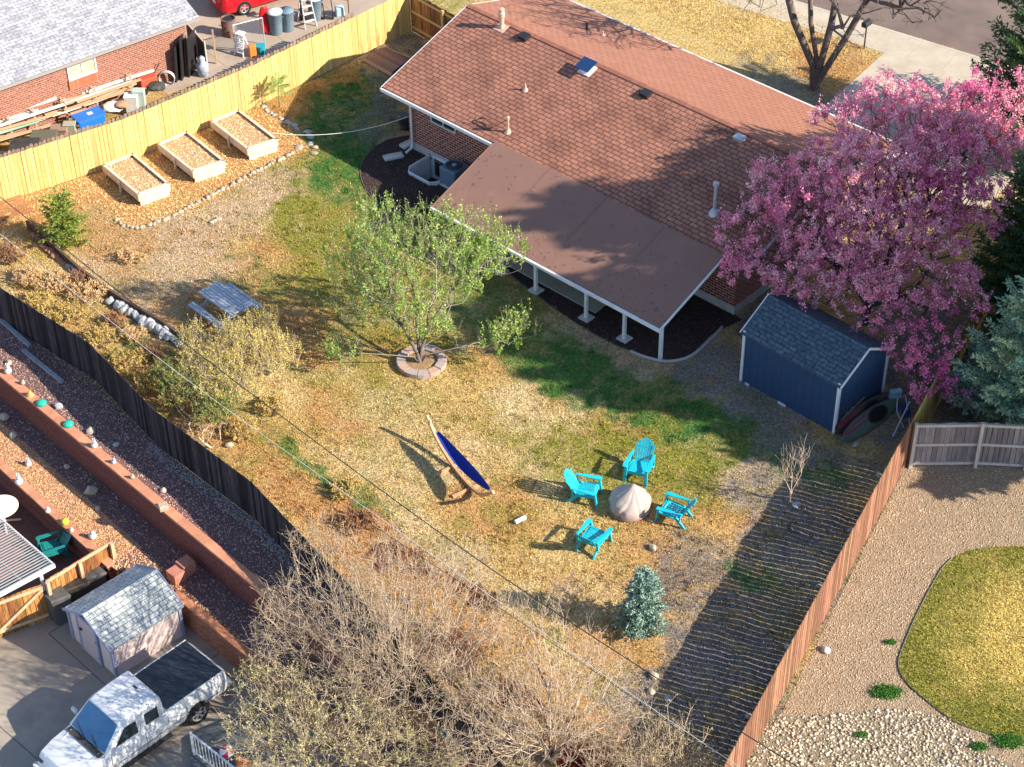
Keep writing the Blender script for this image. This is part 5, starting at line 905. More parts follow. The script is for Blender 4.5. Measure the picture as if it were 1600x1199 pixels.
# leaning panels against the wall
def panel(x0, y0, x1, y1, zt, lean, label, mat, th=.04, name='panel', cat='panel', tilt=0):
    p, q_ = G(x0, y0), G(x1, y1); d = (q_-p)/np.linalg.norm(q_-p); n_ = np.array([-d[1], d[0], 0]); b = MB(); L_ = lean*n_; b.hexa([p, q_, q_+n_*th, p+n_*th], [p+L_+[0, 0, zt], q_+L_+[0, 0, zt], q_+L_+n_*th+[0, 0, zt], p+L_+n_*th+[0, 0, zt]]); return item(b, name, mat, label, cat, p)
panel(243, 135, 276, 118, 1.2, .5, 'white topped sheet leaning against the orange brick wall', M("white_sheet", (.66, .66, .58, 1), (.45, .47, .42, 1), scale=3, rough=.6))
panel(238, 126, 262, 114, 1.45, .35, 'rusty orange panel leaning behind the white sheet', M("rust_panel", (.5, .2, .08, 1), rough=.8))
b = MB(); p = G(262, 133); [b.tube([p+[.3*math.cos(t_), .02*i, .3+.3*math.sin(t_)] for t_ in np.linspace(0, 6.28, 16)], .015, 4, False) for i in range(-3, 4)]; [b.tube([p+[.3*math.cos(t_), -.06, .3+.3*math.sin(t_)], p+[.3*math.cos(t_), .06, .3+.3*math.sin(t_)]], .015, 4) for t_ in np.linspace(0, 6, 9)]; item(b, 'wire_reel', m_gal, 'silver wire reel in front of the white sheet', 'reel', p)
for i, (x0, y0, x1, y1, h_, lb) in enumerate(((276, 130, 284, 118, 1.5, 'black panel leaning left of the tall black ones'), (285, 127, 294, 110, 1.8, 'tall black panel standing at the wall corner'), (296, 122, 308, 106, 1.7, 'rightmost tall black panel by the metal gate'))): panel(x0, y0, x1, y1, h_, -.1, lb, m_blk)
b = MB(); p, q_ = G(297, 80), G(325, 112); 
for z_ in (.1, 1.25): b.tube([p+[0, 0, z_], q_+[0, 0, z_]], .03, 6)
for s_ in (0, .5, 1): b.tube([p*(1-s_)+q_*s_+[0, 0, .02], p*(1-s_)+q_*s_+[0, 0, 1.35]], .035, 6)
gte = thing('yard_gate', tuple(p), 'dark covered metal gate across the side yard by the brick corner', 'gate'); b.build('frame', M("rack_metal", None), gte); b = MB(); b.hexa([p+[0, 0, .1], q_+[0, 0, .1], q_+[.02, .02, .1], p+[.02, .02, .1]], [p+[0, 0, 1.22], q_+[0, 0, 1.22], q_+[.02, .02, 1.22], p+[.02, .02, 1.22]]); b.build('cover', m_drk, gte)
p = G(318, 118); b = MB(); b.lathe(tuple(p), [(.2, 0), (.24, .5), (.1, .6), (.14, .75), (.05, .85)], 12); item(b, 'covered_pot', M("bluegrey_cloth", (.2, .25, .35, 1), (.5, .5, .55, 1), scale=8, rough=.8), 'blue-grey wrapped pot at the foot of the dark gate', 'pot', p, smooth=True)
# barrel, ladders, chain link panel, bins, sled
p = G(359, 54); bt = thing('barrel', tuple(p), 'rusty open barrel on the concrete behind the yellow fence', 'barrel'); b = MB(); b.lathe(tuple(p), [(.28, 0), (.3, .02), (.29, .24), (.31, .26), (.29, .28), (.29, .5), (.31, .52), (.29, .54), (.29, .72), (.31, .74), (.26, .74), (.25, .6)], 20); b.build('shell', M("rusty_steel", (.22, .13, .10, 1), (.13, .08, .07, 1), scale=6, rough=.8), bt, smooth=False); b = MB(); b.lathe((p[0], p[1], .68), [(.25, 0), (.25, .005), (.01, .006)], 16); b.build('opening', m_blk, bt)
def ladder(p, h_, label, rz, open_=.45, w_=.42, mat=None):
    t = thing('step_ladder', tuple(p), label, 'step ladder'); u = az(rz); v = az(rz+90); mat = mat or m_wht
    for s_ in (-1, 1):
        b = MB(); b.beam(p+v*s_*w_/2-u*open_, p+v*s_*w_*.35+[0, 0, h_], .03, .06); b.build('rail', mat, t); b = MB(); b.beam(p+v*s_*w_/2+u*open_, p+v*s_*w_*.35+[0, 0, h_], .03, .04); b.build('rear_leg', mat, t)
    for i in range(4): f_ = (i+1)/5; b = MB(); c_ = p-u*open_*(1-f_)+[0, 0, h_*f_]; b.beam(c_-v*w_*(.5-.12*f_), c_+v*w_*(.5-.12*f_), .12, .03); b.build('step', mat, t)
    b = MB(); b.box((p[0], p[1], h_+.01), (.3, w_*.8, .03), R(rz)); b.build('top_step', mat, t); return t
ladder(G(379, 84), .9, 'short white step ladder beside the chain link panel', 60, .25)
ladder(G(480, 38), 1.45, 'tall white step ladder beside the blue-grey bins', 120, .35, .5, M("alu", (.6, .6, .58, 1), rough=.4))
cl = thing('chain_link_panel', tuple(G(365, 80)), 'chain link fence panel standing on the concrete near the barrel', 'fence panel'); p, q_ = G(368, 82), G(414, 70); d = q_-p; b = MB()
for a0, a1, c0, c1 in ((0, 1, 1.2, 1.2), (0, 0, 0, 1.2), (1, 1, 0, 1.2)): b.tube([p+d*a0+[0, 0, c0], p+d*a1+[0, 0, c1]], .025, 6)
b.build('frame', m_gal, cl); b = MB()
for i in range(-9, 13):
    for s_ in (1, -1):
        x0, x1 = i/12, i/12+.9; z0, z1 = (0, 1.2) if s_ > 0 else (1.2, 0)
        if x0 < 0: z0 = z0+(z1-z0)*(-x0/.9); x0 = 0
        if x1 > 1: z1 = z0+(z1-z0)*((1-x0)/(x1-x0)); x1 = 1
        if x1 > x0: b.tube([p+d*x0+[0, 0, z0], p+d*x1+[0, 0, z1]], .005, 3)
b.build('wire_mesh', m_gal, cl)
m_bin = M("bluegrey_bin", (.17, .24, .30, 1), (.13, .19, .25, 1), scale=4, rough=.55)
def tbin(x, y, h_, label, lid=True, mat=m_bin):
    p = G(x, y); t = thing('trash_can', tuple(p), label, 'trash can'); b = MB(); b.lathe(tuple(p), [(.23, 0), (.25, .05), (.29, h_-.06), (.31, h_-.04), (.31, h_)], 18); b.build('can', mat, t, smooth=True)
    if lid: b = MB(); b.lathe((p[0], p[1], h_), [(.32, 0), (.32, .03), (.2, .07), (.05, .09)], 18); b.build('lid', M("pale_lid", (.6, .62, .62, 1), rough=.5), t, smooth=True)
    else: b = MB(); b.lathe((p[0], p[1], h_-.05), [(.27, 0), (.26, .01), (.01, .012)], 18); b.build('opening', m_drk, t)
    for s_ in (-1, 1): b = MB(); b.box((p[0]+.31*s_, p[1], h_*.78), (.05, .12, .05)); b.build('handle', mat, t)
    return t
tbin(432, 52, .95, 'blue-grey trash can right next to the red sled'); tbin(450, 47, .9, 'open blue-grey trash can between the sled and the tall ladder', False); tbin(493, 30, .95, 'blue-grey trash can right of the tall white ladder', True)
p = G(418, 54); b = MB(); pl = []
V = []; n1_, n2_ = 12, 8
for i in range(n1_+1):
    for j in range(n2_+1): u = i/n1_-.5; v = j/n2_-.5; w_ = .5*math.sqrt(max(0.02, 1-(2*u)**2*.9)); V.append(p+az(30)*w_*v*1.0+np.array([0, 0, .62+u*1.15])+az(120)*(.1*(4*v*v)+.12*u))
sd_ = npmesh('sled', V, [(i*(n2_+1)+j, i*(n2_+1)+j+1, (i+1)*(n2_+1)+j+1, (i+1)*(n2_+1)+j) for i in range(n1_) for j in range(n2_)], M("red_sled", (.65, .015, .02, 1), rough=.35), origin=p, smooth=True); so_ = sd_.modifiers.new("thick", 'SOLIDIFY'); so_.thickness = .025; tag(sd_, 'red plastic sled standing on end left of the blue-grey bins', 'sled')
p = G(395, 88); b = MB(); b.box((p[0], p[1], .25), (.28, .25, .5), .4); item(b, 'bucket', M("orange_plastic", (.65, .22, .05, 1), rough=.5), 'orange box behind the fence, right of the short ladder', 'box', p, bevel=.03)
p = G(408, 84); b = MB(); b.lathe(tuple(p), [(.16, 0), (.2, .35), (.2, .38)], 12); item(b, 'bucket', M("teal_bucket", (.02, .3, .38, 1), rough=.5), 'teal bucket at the foot of the chain link panel', 'bucket', p)
p = G(507, 30); hd = thing('hand_truck', tuple(p), 'black two wheeled hand truck right of the bins', 'hand truck'); b = MB(); b.tube([p+[0, .1, .12], p+[-.1, .3, 1.1], p+[.25, .3, 1.1], p+[.35, .1, .12]], .02, 5); b.build('frame', m_blk, hd)
for s_ in (0, .35): b = MB(); b.tube([p+[s_-.03, 0, .14], p+[s_+.03, 0, .14]], .14, 14); b.build('wheel', m_blk, hd)
b = MB(); p = G(470, 30)
for i in range(3): b.tube([p+[.0, -.1+.1*i, .2+.3*i], p+[.1, -.1+.1*i, .2+.3*i]], .2, 14)
item(b, 'tyre_stack', m_blk, 'black wheels stored behind the tall white ladder', 'tyres', p)
p = G(531, 24); b = MB(); b.box((p[0], p[1], .2), (.34, .3, .4), .3); item(b, 'bucket', M("paleblue_bucket", (.4, .55, .65, 1), rough=.5), 'pale blue bucket near the right end of the concrete', 'bucket', p, bevel=.04)
b = MB(); p = G(546, 28); b.tube([p, p+[0, 0, .9]], .035, 6); b.tube([p+[0, 0, .8], p+[-1.1, .3, .75]], .02, 5); b.tube([p+[-1.1, .3, 0], p+[-1.1, .3, .8]], .02, 5); item(b, 'post', M("rusty_post", (.25, .14, .1, 1), rough=.8), 'rusty post with a cross bar at the right end of the concrete', 'post', p)
b = MB(); p = G(338, 100); b.beam(p, p+[0, 0, 1.5], .06, .06); item(b, 'post', m_brd, 'pale wooden post beside the dark gate', 'post', p)
# ---------------------------------------------------------------- vehicles
def prof_loft(b, secs):  # secs: list of (x, [(y,z)...]) same count
    k = len(secs[0][1]); V = [(x, y, z) for x, ring in secs for y, z in ring]; b.add(V, [(i*k+j, (i+1)*k+j, (i+1)*k+(j+1) % k, i*k+(j+1) % k) for i in range(len(secs)-1) for j in range(k)]+[tuple(range(k)), tuple((len(secs)-1)*k+j for j in range(k))[::-1]])
def wheel(parent, x, y, z, r_, w_, s_, rimm, spokes=6):
    b = MB(); b.V = []; n = 28
    prof = [(r_*.62, -w_/2), (r_*.9, -w_/2), (r_, -w_*.36), (r_, w_*.36), (r_*.9, w_/2), (r_*.62, w_/2)]
    V = [(x+p*math.cos(2*math.pi*j/n), y+q, z+p*math.sin(2*math.pi*j/n)) for p, q in prof for j in range(n)]; b.add(V, [(i*n+j, i*n+(j+1) % n, ((i+1) % 6)*n+(j+1) % n, ((i+1) % 6)*n+j) for i in range(6) for j in range(n)])
    wh = b.build('wheel', M("tyre_rubber", (.02, .02, .02, 1), rough=.85, spec=.2), parent, local=True); b = MB(); n = 24
    b.tube([(x, y-s_*w_*.1, z), (x, y+s_*w_*.12, z)], r_*.6, n); b.build('wheel_well', m_blk, wh, local=True)
    b = MB(); V = [(x+p*math.cos(2*math.pi*j/n), y+q*s_, z+p*math.sin(2*math.pi*j/n)) for p, q in ((r_*.64, w_*.50), (r_*.56, w_*.44), (r_*.54, w_*.2), (r_*.64, w_*.2)) for j in range(n)]; b.add(V, [(i*n+j, i*n+(j+1) % n, ((i+1) % 4)*n+(j+1) % n, ((i+1) % 4)*n+j) for i in range(4) for j in range(n)])
    for i in range(spokes): t_ = 2*math.pi*i/spokes; b.beam((x+r_*.1*math.cos(t_), y+s_*w_*.34, z+r_*.1*math.sin(t_)), (x+r_*.58*math.cos(t_), y+s_*w_*.36, z+r_*.58*math.sin(t_)), r_*.16, w_*.12, up=(0, 1, 0))
    b.tube([(x, y+s_*w_*.2, z), (x, y+s_*w_*.44, z)], r_*.16, 12); b.build('rim', rimm, wh, local=True)
m_car = M("white_car_paint", (.62, .64, .66, 1), rough=.22, spec=.5); m_chr = M("alloy", (.62, .63, .65, 1), rough=.25, metal=.7); m_blu = M("windscreen", (.02, .11, .24, 1), rough=.06, spec=1.0)
rwp = np.array([-8.7334, 35.9648]); tfd = az(-134.6); tlf = np.array([-tfd[1], tfd[0], 0]); HWD = .88
to = np.array([rwp[0], rwp[1], -2.05])-tlf*(HWD-.06); to[2] = -2.05
tr = thing('pickup_truck', tuple(to), 'white extended cab pickup with a black bed cover next to the pink shed', 'pickup truck', rz=math.atan2(tfd[1], tfd[0]))
def ring(hw_, zb, zs, zt, tuck=.06):  # body section
    return [(-hw_+tuck, zb), (-hw_+.01, zb+.12), (-hw_, (zb+zs)/2), (-hw_+.02, zs), (-hw_+.09, zt), (hw_-.09, zt), (hw_-.02, zs), (hw_, (zb+zs)/2), (hw_-.01, zb+.12), (hw_-tuck, zb)]
b = MB(); S_ = []
for x, hw_, zb, zs, zt in ((-1.12, .80, .48, .98, 1.12), (-1.02, .87, .42, 1.05, 1.20), (.9, .88, .36, 1.05, 1.20), (1.0, .88, .34, 1.0, 1.12), (2.75, .88, .34, 1.0, 1.12), (2.95, .875, .36, .98, 1.08), (3.55, .86, .36, .92, 1.02), (3.95, .82, .36, .82, .92), (4.12, .76, .38, .66, .74), (4.2, .70, .40, .56, .60)): S_.append((x, ring(hw_, zb, zs, zt)))
prof_loft(b, S_); body = b.build('body', m_car, tr, local=True, smooth=True, bevel=.02); body.data.polygons.foreach_set("use_smooth", [True]*len(body.data.polygons))
es = body.modifiers.new("es", 'EDGE_SPLIT'); es.split_angle = R(38)
b = MB()
prof_loft(b, [(.98, [(-.80, 1.08), (-.72, 1.62), (-.66, 1.72), (.66, 1.72), (.72, 1.62), (.80, 1.08)]), (1.04, [(-.81, 1.08), (-.73, 1.66), (-.64, 1.77), (.64, 1.77), (.73, 1.66), (.81, 1.08)]), (1.6, [(-.82, 1.08), (-.73, 1.69), (-.62, 1.80), (.62, 1.80), (.73, 1.69), (.82, 1.08)]), (2.15, [(-.82, 1.08), (-.72, 1.67), (-.60, 1.77), (.60, 1.77), (.72, 1.67), (.82, 1.08)]), (2.3, [(-.82, 1.08), (-.71, 1.62), (-.60, 1.70), (.60, 1.70), (.71, 1.62), (.82, 1.08)]), (2.95, [(-.82, 1.08), (-.80, 1.10), (-.70, 1.115), (.70, 1.115), (.80, 1.10), (.82, 1.08)])])
cabo = b.build('cab', m_car, tr, local=True, smooth=True, bevel=.02); es = cabo.modifiers.new("es", 'EDGE_SPLIT'); es.split_angle = R(32)
def quadp(name, P, mat, parent, th=.012):
    P = [Vector(p) for p in P]; n_ = (P[1]-P[0]).cross(P[-1]-P[0]).normalized()*th; b = MB(); m_ = len(P); b.add([p+n_ for p in P]+[p-n_ for p in P], [tuple(range(m_)), tuple(range(m_, 2*m_))[::-1]]+[((i+1) % m_, i, m_+i, m_+(i+1) % m_) for i in range(m_)]); return b.build(name, mat, parent, local=True)
# windscreen follows the cab loft between x=2.3 and 2.95
quadp('windscreen', [(2.92, -.72, 1.125), (2.95, -.35, 1.12), (2.96, .0, 1.12), (2.95, .35, 1.12), (2.92, .72, 1.125), (2.335, .62, 1.665), (2.33, .3, 1.69), (2.33, 0, 1.69), (2.33, -.3, 1.69), (2.335, -.62, 1.665)], m_blu, tr, .018)
for s_ in (-1, 1):
    def sw(x, z): f_ = (z-1.08)/.56; return (x, s_*(.822-.098*f_+.006), z)
    w1_ = quadp('side_window', [sw(2.62, 1.17), sw(1.88, 1.17), sw(1.86, 1.55), sw(2.22, 1.57)] if s_ > 0 else [sw(2.22, 1.57), sw(1.86, 1.55), sw(1.88, 1.17), sw(2.62, 1.17)], m_glass, tr, .01)
    w2_ = quadp('rear_side_window', [sw(1.60, 1.20), sw(1.18, 1.20), sw(1.16, 1.54), sw(1.60, 1.56)] if s_ > 0 else [sw(1.60, 1.56), sw(1.16, 1.54), sw(1.18, 1.20), sw(1.60, 1.20)], m_glass, tr, .01)
    for X in (2.85, 1.72, .97): b = MB(); b.beam((X, s_*.882, .42), (X-.02, s_*.872, 1.04), .012, .006, up=(0, 1, 0)); b.build('door_seam', m_drk, tr, local=True)
    for X in (1.82, 1.55): b = MB(); b.box((X, s_*.895, .96), (.14, .02, .035)); b.build('door_handle', m_car, tr, local=True, bevel=.005)
    b = MB(); b.box((2.62, s_*1.0, 1.22), (.10, .20, .14)); b.beam((2.62, s_*.8, 1.14), (2.62, s_*.95, 1.18), .05, .05); b.build('mirror', m_car, tr, local=True, bevel=.03)
    b = MB(); b.box((.0, s_*.875, .42), (.86, .04, .28)); b.V = [v for v in b.V]; 
    for X in (0, 3.42):
        arch = [(X+.42*math.cos(t_), s_*.888, .38+.42*math.sin(t_)) for t_ in np.linspace(-.15, math.pi+.15, 15)]; b2 = MB(); b2.add(arch+[(X-.40, s_*.888, .33), (X+.40, s_*.888, .33)], [tuple(range(17)) if s_ < 0 else tuple(range(17))[::-1]]); b2.build('wheel_arch', m_blk, tr, local=True)
        wheel(tr, X, s_*.80, .375, .375, .24, s_, m_chr)
    b = MB(); b.box((1.9, s_*.90, .36), (1.9, .14, .04)); b.build('running_board', m_blk, tr, local=True)
    b = MB(); b.box((4.08, s_*.62, .72), (.10, .26, .16)); b.build('headlight', m_glass, tr, local=True, bevel=.03)
b = MB(); b.box((-.06, 0, 1.215), (1.92, 1.60, .03)); b.build('bed_cover', M("bed_cover_black", (.035, .045, .055, 1), (.025, .03, .04, 1), scale=2, rough=.55, spec=.4, bump=.15, bscale=3), tr, local=True, bevel=.01)
b = MB()
for X in (-.55, 0, .45): b.box((X, 0, 1.233), (.02, 1.58, .006))
b.build('cover_seams', m_blk, tr, local=True)
for s_ in (-1, 1): b = MB(); b.box((1.4, s_*.886, .62), (4.6, .008, .03)); b.build('side_moulding', M('grey_trim', (.25, .26, .27, 1), rough=.5), tr, local=True)
for s_ in (-1, 1): b = MB(); b.box((-.06, s_*.82, 1.225), (1.96, .035, .035)); b.build('bed_rail', m_car, tr, local=True, bevel=.01)
b = MB(); b.box((-1.2, 0, .55), (.16, 1.62, .2)); b.build('rear_bumper', m_chr, tr, local=True, bevel=.03)
b = MB(); b.box((4.2, 0, .5), (.16, 1.6, .26)); b.build('front_bumper', m_car, tr, local=True, bevel=.06)
b = MB(); b.box((3.02, 0, 1.10), (.22, 1.42, .015)); b.build('cowl', m_drk, tr, local=True)
for s_ in (-.05, .55): b = MB(); b.tube([(3.02, s_, 1.13), (2.8, s_-.55, 1.26)], .012, 4); b.build('wiper', m_blk, tr, local=True)
b = MB(); b.box((1.25, 0, 1.80), (.05, .14, .02)); b.build('roof_brake_light', m_drk, tr, local=True)
for s_ in (-1, 1):
    b = MB(); b.beam((3.03, s_*.60, 1.11), (4.0, s_*.52, .90), .015, .012); b.build('bonnet_crease', m_car, tr, local=True)
# red car, only its tail is in the picture
rcp = G(352, 22); cfd = az(32); co = thing('parked_car', tuple(rcp), 'red parked car cut off by the top edge of the photo', 'car', rz=R(32)); m_red = M("red_car_paint", (.55, .012, .02, 1), rough=.25, spec=.5)
b = MB(); prof_loft(b, [(-.05, ring(.74, .3, .72, .80)), (.12, ring(.84, .22, .86, .96)), (.9, ring(.86, .2, .88, .99)), (3.6, ring(.86, .2, .84, .92)), (4.3, ring(.8, .25, .66, .72))]); o = b.build('body', m_red, co, local=True, smooth=True, bevel=.02); es = o.modifiers.new("es", 'EDGE_SPLIT'); es.split_angle = R(38)
b = MB(); prof_loft(b, [(.5, [(-.7, .96), (-.66, 1.0), (.66, 1.0), (.7, .96)]), (1.1, [(-.72, .96), (-.56, 1.36), (.56, 1.36), (.72, .96)]), (2.3, [(-.72, .96), (-.58, 1.40), (.58, 1.40), (.72, .96)]), (3.1, [(-.7, .94), (-.66, .96), (.66, .96), (.7, .94)])]); b.build('cabin', m_glass, co, local=True)
for X in (.85, 3.4):
    for s_ in (-1, 1): wheel(co, X, s_*.78, .31, .31, .2, s_, m_chr, 5)
b = MB(); b.box((-.07, 0, .55), (.02, .34, .14)); b.build('number_plate', m_wht, co, local=True)
for s_ in (-1, 1): b = MB(); b.box((-.04, s_*.6, .66), (.06, .2, .14)); b.build('tail_light', M("red_lens", (.3, .02, .02, 1), rough=.3), co, local=True, bevel=.02)
co.location = tuple(G(383, 24)-az(32)*.85-az(-58)*.86)
# ---------------------------------------------------------------- bottom left corner things
zz_ = -2.05
def bin2(x, y, z, s_, h_, lb, mat, rz=R(35)):
    p = G(x, y, z); t = thing('storage_bin', tuple(p), lb, 'bin'); c, s = math.cos(rz), math.sin(rz); Q = lambda u, v, k: (p[0]+(u*c-v*s)*s_*k, p[1]+(u*s+v*c)*s_*.8*k)
    b = MB(); b.hexa([Q(u, v, .42)+(z+.01,) for u, v in ((-1, -1), (1, -1), (1, 1), (-1, 1))], [Q(u, v, .5)+(z+h_,) for u, v in ((-1, -1), (1, -1), (1, 1), (-1, 1))]); b.build('tub', mat, t, bevel=.02); b = MB(); b.hexa([Q(u, v, .53)+(z+h_,) for u, v in ((-1, -1), (1, -1), (1, 1), (-1, 1))], [Q(u, v, .48)+(z+h_+.06,) for u, v in ((-1, -1), (1, -1), (1, 1), (-1, 1))]); b.build('lid', mat, t, bevel=.01)
bin2(96, 967, zz_, .62, 1.0, 'dark grey lidded bin between the wooden gate and the pink shed', M("dark_grey_bin", (.07, .075, .08, 1), (.11, .10, .10, 1), scale=3, rough=.6))
bin2(140, 925, zz_, .9, .85, 'long black storage box behind the pink shed', M("dark_grey_bin", None)); bin2(118, 942, zz_, .8, .9, 'black covered box in front of the wooden fence, right of the grey bin', m_drk)
p = G(8, 818, -1.95); tb = thing('patio_table', tuple(p), 'round cream patio table at the left edge on red paving', 'table'); b = MB(); b.lathe((p[0], p[1], p[2]), [(.48, .68), (.52, .69), (.52, .71), (.5, .725), (.02, .73)], 32); b.build('tabletop', M("cream_plastic", (.74, .68, .55, 1), rough=.5), tb, smooth=False); b = MB(); b.tube([p+[0, 0, .1], p+[0, 0, .69]], .035, 8); b.build('column', M("cream_plastic", None), tb)
for i in range(4): b = MB(); t_ = i*math.pi/2+.3; b.beam(p+[0, 0, .12], p+[.48*math.cos(t_), .48*math.sin(t_), .03], .05, .04); b.build('foot', M("cream_plastic", None), tb)
rl = thing('handrail', tuple(G(300, 1180, -1.9)), 'white metal handrail at the bottom edge beside the pickup', 'handrail'); r0, r1 = G(298, 1146, -1.0), G(385, 1215, -1.0); b = MB(); b.beam(r0, r1, .05, .04); b.build('top_rail', m_wht, rl); b = MB(); b.beam(r0-Zz*.75, r1-Zz*.75, .04, .03); b.build('bottom_rail', m_wht, rl); b = MB()
for i in range(17): q_ = r0*(1-i/16)+r1*i/16; b.beam(q_-Zz*.75, q_, .022, .022)
b.build('balusters', m_wht, rl); b = MB(); b.beam(r0-Zz*1.02, r0+Zz*.03, .06, .06); b.build('post', m_wht, rl)
c_ = G(355, 1180, -1.8); b = MB(); import bmesh
bm = bmesh.new(); bmesh.ops.create_uvsphere(bm, u_segments=18, v_segments=12, radius=.2); me = bpy.data.meshes.new('beach_ball')
me.materials.append(m_wht); me.materials.append(M("pink_ball", (.6, .04, .12, 1), rough=.4))
for f_ in bm.faces: f_.material_index = int((math.atan2(f_.calc_center_median().y, f_.calc_center_median().x)+math.pi)/(math.pi/3)) % 2; f_.smooth = True
bm.to_mesh(me); bm.free(); bo = bpy.data.objects.new('beach_ball', me); COL.objects.link(bo); bo.location = (c_[0], c_[1], -1.66); bo.rotation_euler = (.6, .4, 0); tag(bo, 'pink and white beach ball by the white handrail', 'ball')
p = G(375, 1192, -1.86); b = MB(); b.hexa([p+[-.1, -.25, 0], p+[.35, -.3, 0], p+[.3, .1, 0], p+[-.15, .1, 0]], [p+[0, -.2, .3], p+[.3, -.25, .1], p+[.2, .05, .1], p+[-.1, .05, .3]]); item(b, 'toy_slide', M("orange_toy", (.62, .22, .08, 1), rough=.5), 'orange plastic toy beside the beach ball', 'toy', p, bevel=.03)
sheet("stair_slab", [G(298, 1152, -1.9), G(330, 1135, -1.9), G(420, 1100, -1.9), G(440, 1240, -1.9), G(300, 1260, -1.9)], -1.87, M("slate_slab", (.13, .145, .15, 1), (.09, .10, .11, 1), scale=2, rough=.7), .2)
b = MB(); b.beam(G(683, 1139, .05), G(768, 1210, .05), .12, .1); item(b, 'metal_rail', M("bluish_metal", (.4, .5, .55, 1), (.2, .27, .3, 1), scale=5, rough=.6), 'bluish metal rail lying under the big bare tree at the bottom', 'rail', G(683, 1139))
b = MB()
for (x0, y0), (x1, y1) in (((76, 990), (168, 1074)), ((-20, 1118), (62, 1190)), ((62, 1190), (20, 1225)), ((310, 1090), (340, 1118)), ((370, 1000), (330, 1030)), ((76, 990), (100, 975))): b.beam(G(x0, y0, -2.049), G(x1, y1, -2.049), .022, .008)
struct(b.build('concrete_joints', M("joint_dark", (.09, .08, .075, 1), rough=.9)))
# weeds on the gravel
# ---------------------------------------------------------------- overhead wires
def wire(pts, zs, r_, mat, label):
    P = smooth_poly([G(x, y, z) for (x, y), z in zip(pts, zs)], 8, closed=False); b = MB(); b.tube(list(P), r_, 5); item(b, 'power_line', mat, label, 'power line', P[0])
m_wb = M("wire_black", (.02, .02, .02, 1), rough=.5); m_wg = M("wire_grey", (.6, .58, .55, 1), rough=.5)
wire([(-250, 112), (0, 308), (280, 530), (700, 842), (1031, 1063), (1300, 1232)], [7.2, 6.4, 5.9, 5.8, 6.2, 6.8], .014, m_wb, 'thick black overhead wire crossing the lawn from the upper left')
wire([(-250, 165), (0, 366), (257, 567), (495, 740), (1008, 1100), (1300, 1292)], [6.8, 6.1, 5.6, 5.5, 5.8, 6.3], .008, m_wg, 'pale grey overhead wire just below the thick black one')
wire([(-250, 180), (0, 385), (262, 592), (480, 752), (900, 1030), (1300, 1310)], [6.4, 5.8, 5.3, 5.2, 5.4, 6.0], .007, m_wb, 'thin black overhead wire, lowest of the three')
for x, y, z, s_, lb, mm in ((22, 236, 1.0, .3, 'black cloth bundle on the bins at the left edge', m_drk), (55, 218, 1.1, .25, 'folded dark tarp lying on the black bins', m_drk), (118, 188, .9, .22, 'black bundle beside the blue tote', m_drk), (176, 162, .8, .3, 'pale sack between the boards and the picket fence', M("pale_sack", (.6, .55, .45, 1), rough=.9)), (190, 158, .9, .2, 'brown sack left of the white bin', M("brown_sack", (.35, .2, .12, 1), rough=.9)), (244, 130, .9, .28, 'dark bundle left of the wire reel', m_drk)):
    p = G(x, y, z); o = bpy.data.objects.new('bundle', RK_['tan'][0].copy()); o.data.materials.clear(); o.data.materials.append(mm); COL.objects.link(o); o.location = (p[0], p[1], z-.15); o.scale = (s_*1.5, s_, s_*.6); o.rotation_euler = (.2, .1, R(36)); tag(o, lb, 'bundle')
# ---------------------------------------------------------------- trees
def lobe_pts(lobes, n, shell=.45):
    W = np.array([l[3]**2.2 for l in lobes]); W /= W.sum(); out = []
    for l, w_ in zip(lobes, W):
        m = max(4, int(n*w_)); c = G(l[0], l[1], l[2]); d = RG.normal(size=(m, 3)); d /= np.linalg.norm(d, axis=1)[:, None]; r = RG.random(m)**shell; rz = l[4] if len(l) > 4 else l[3]*.75
        out.append(c+d*r[:, None]*np.array([l[3], l[3], rz]))
    P = np.concatenate(out); P = P[P[:, 2] > .12-3*(c[2] < 0)]; return P
def grow(base, forks, P, pathw=.35, step=.45, jit=.05, rtip=.006, pw=2.4, up=.0):
    base = np.asarray(base, float); N = [base]; par = [-1]; pl = [0.]
    for f in forks:
        prev = 0
        for q in f:
            N.append(np.asarray(q, float)); par.append(prev); pl.append(pl[prev]+np.linalg.norm(N[-1]-N[prev])); prev = len(N)-1
    n0 = len(N); c0 = np.mean([N[i] for i in range(1, n0)], axis=0); P = P[np.argsort(np.linalg.norm(P-c0, axis=1))]
    A = np.zeros((len(P)*8+n0+10, 3)); L_ = np.zeros(len(A)); k = n0; A[:k] = N; L_[:k] = pl
    for p in P:
        d = np.linalg.norm(A[1:k]-p, axis=1); cost = d+pathw*L_[1:k]+np.maximum(0, A[1:k, 2]-p[2])*.5; j = int(np.argmin(cost))+1; dist = d[j-1]; m = min(6, max(1, int(dist/step))); a = A[j].copy(); prev = j
        for i in range(1, m+1):
            t = i/m; q = a*(1-t)+p*t+(RG.normal(size=3)*jit*min(1, dist) if i < m else 0); q[2] += up*dist*t*(1-t) if i < m else 0
            if k >= len(A): break
            A[k] = q; L_[k] = L_[prev]+np.linalg.norm(q-A[prev]); par.append(prev); prev = k; k += 1
    A = A[:k]; par = np.array(par[:k]); cnt = np.zeros(k); ch = np.zeros(k, int)
    for i in range(k-1, 0, -1):
        if ch[i] == 0: cnt[i] = max(cnt[i], 1)
        ch[par[i]] += 1; cnt[par[i]] += cnt[i]
    r = rtip*np.maximum(cnt, 1)**(1/pw); e = np.arange(1, k); return A, par, r, (A[par[e]], A[e], np.minimum(r[par[e]], r[e]*1.35), r[e]), A[ch == 0]
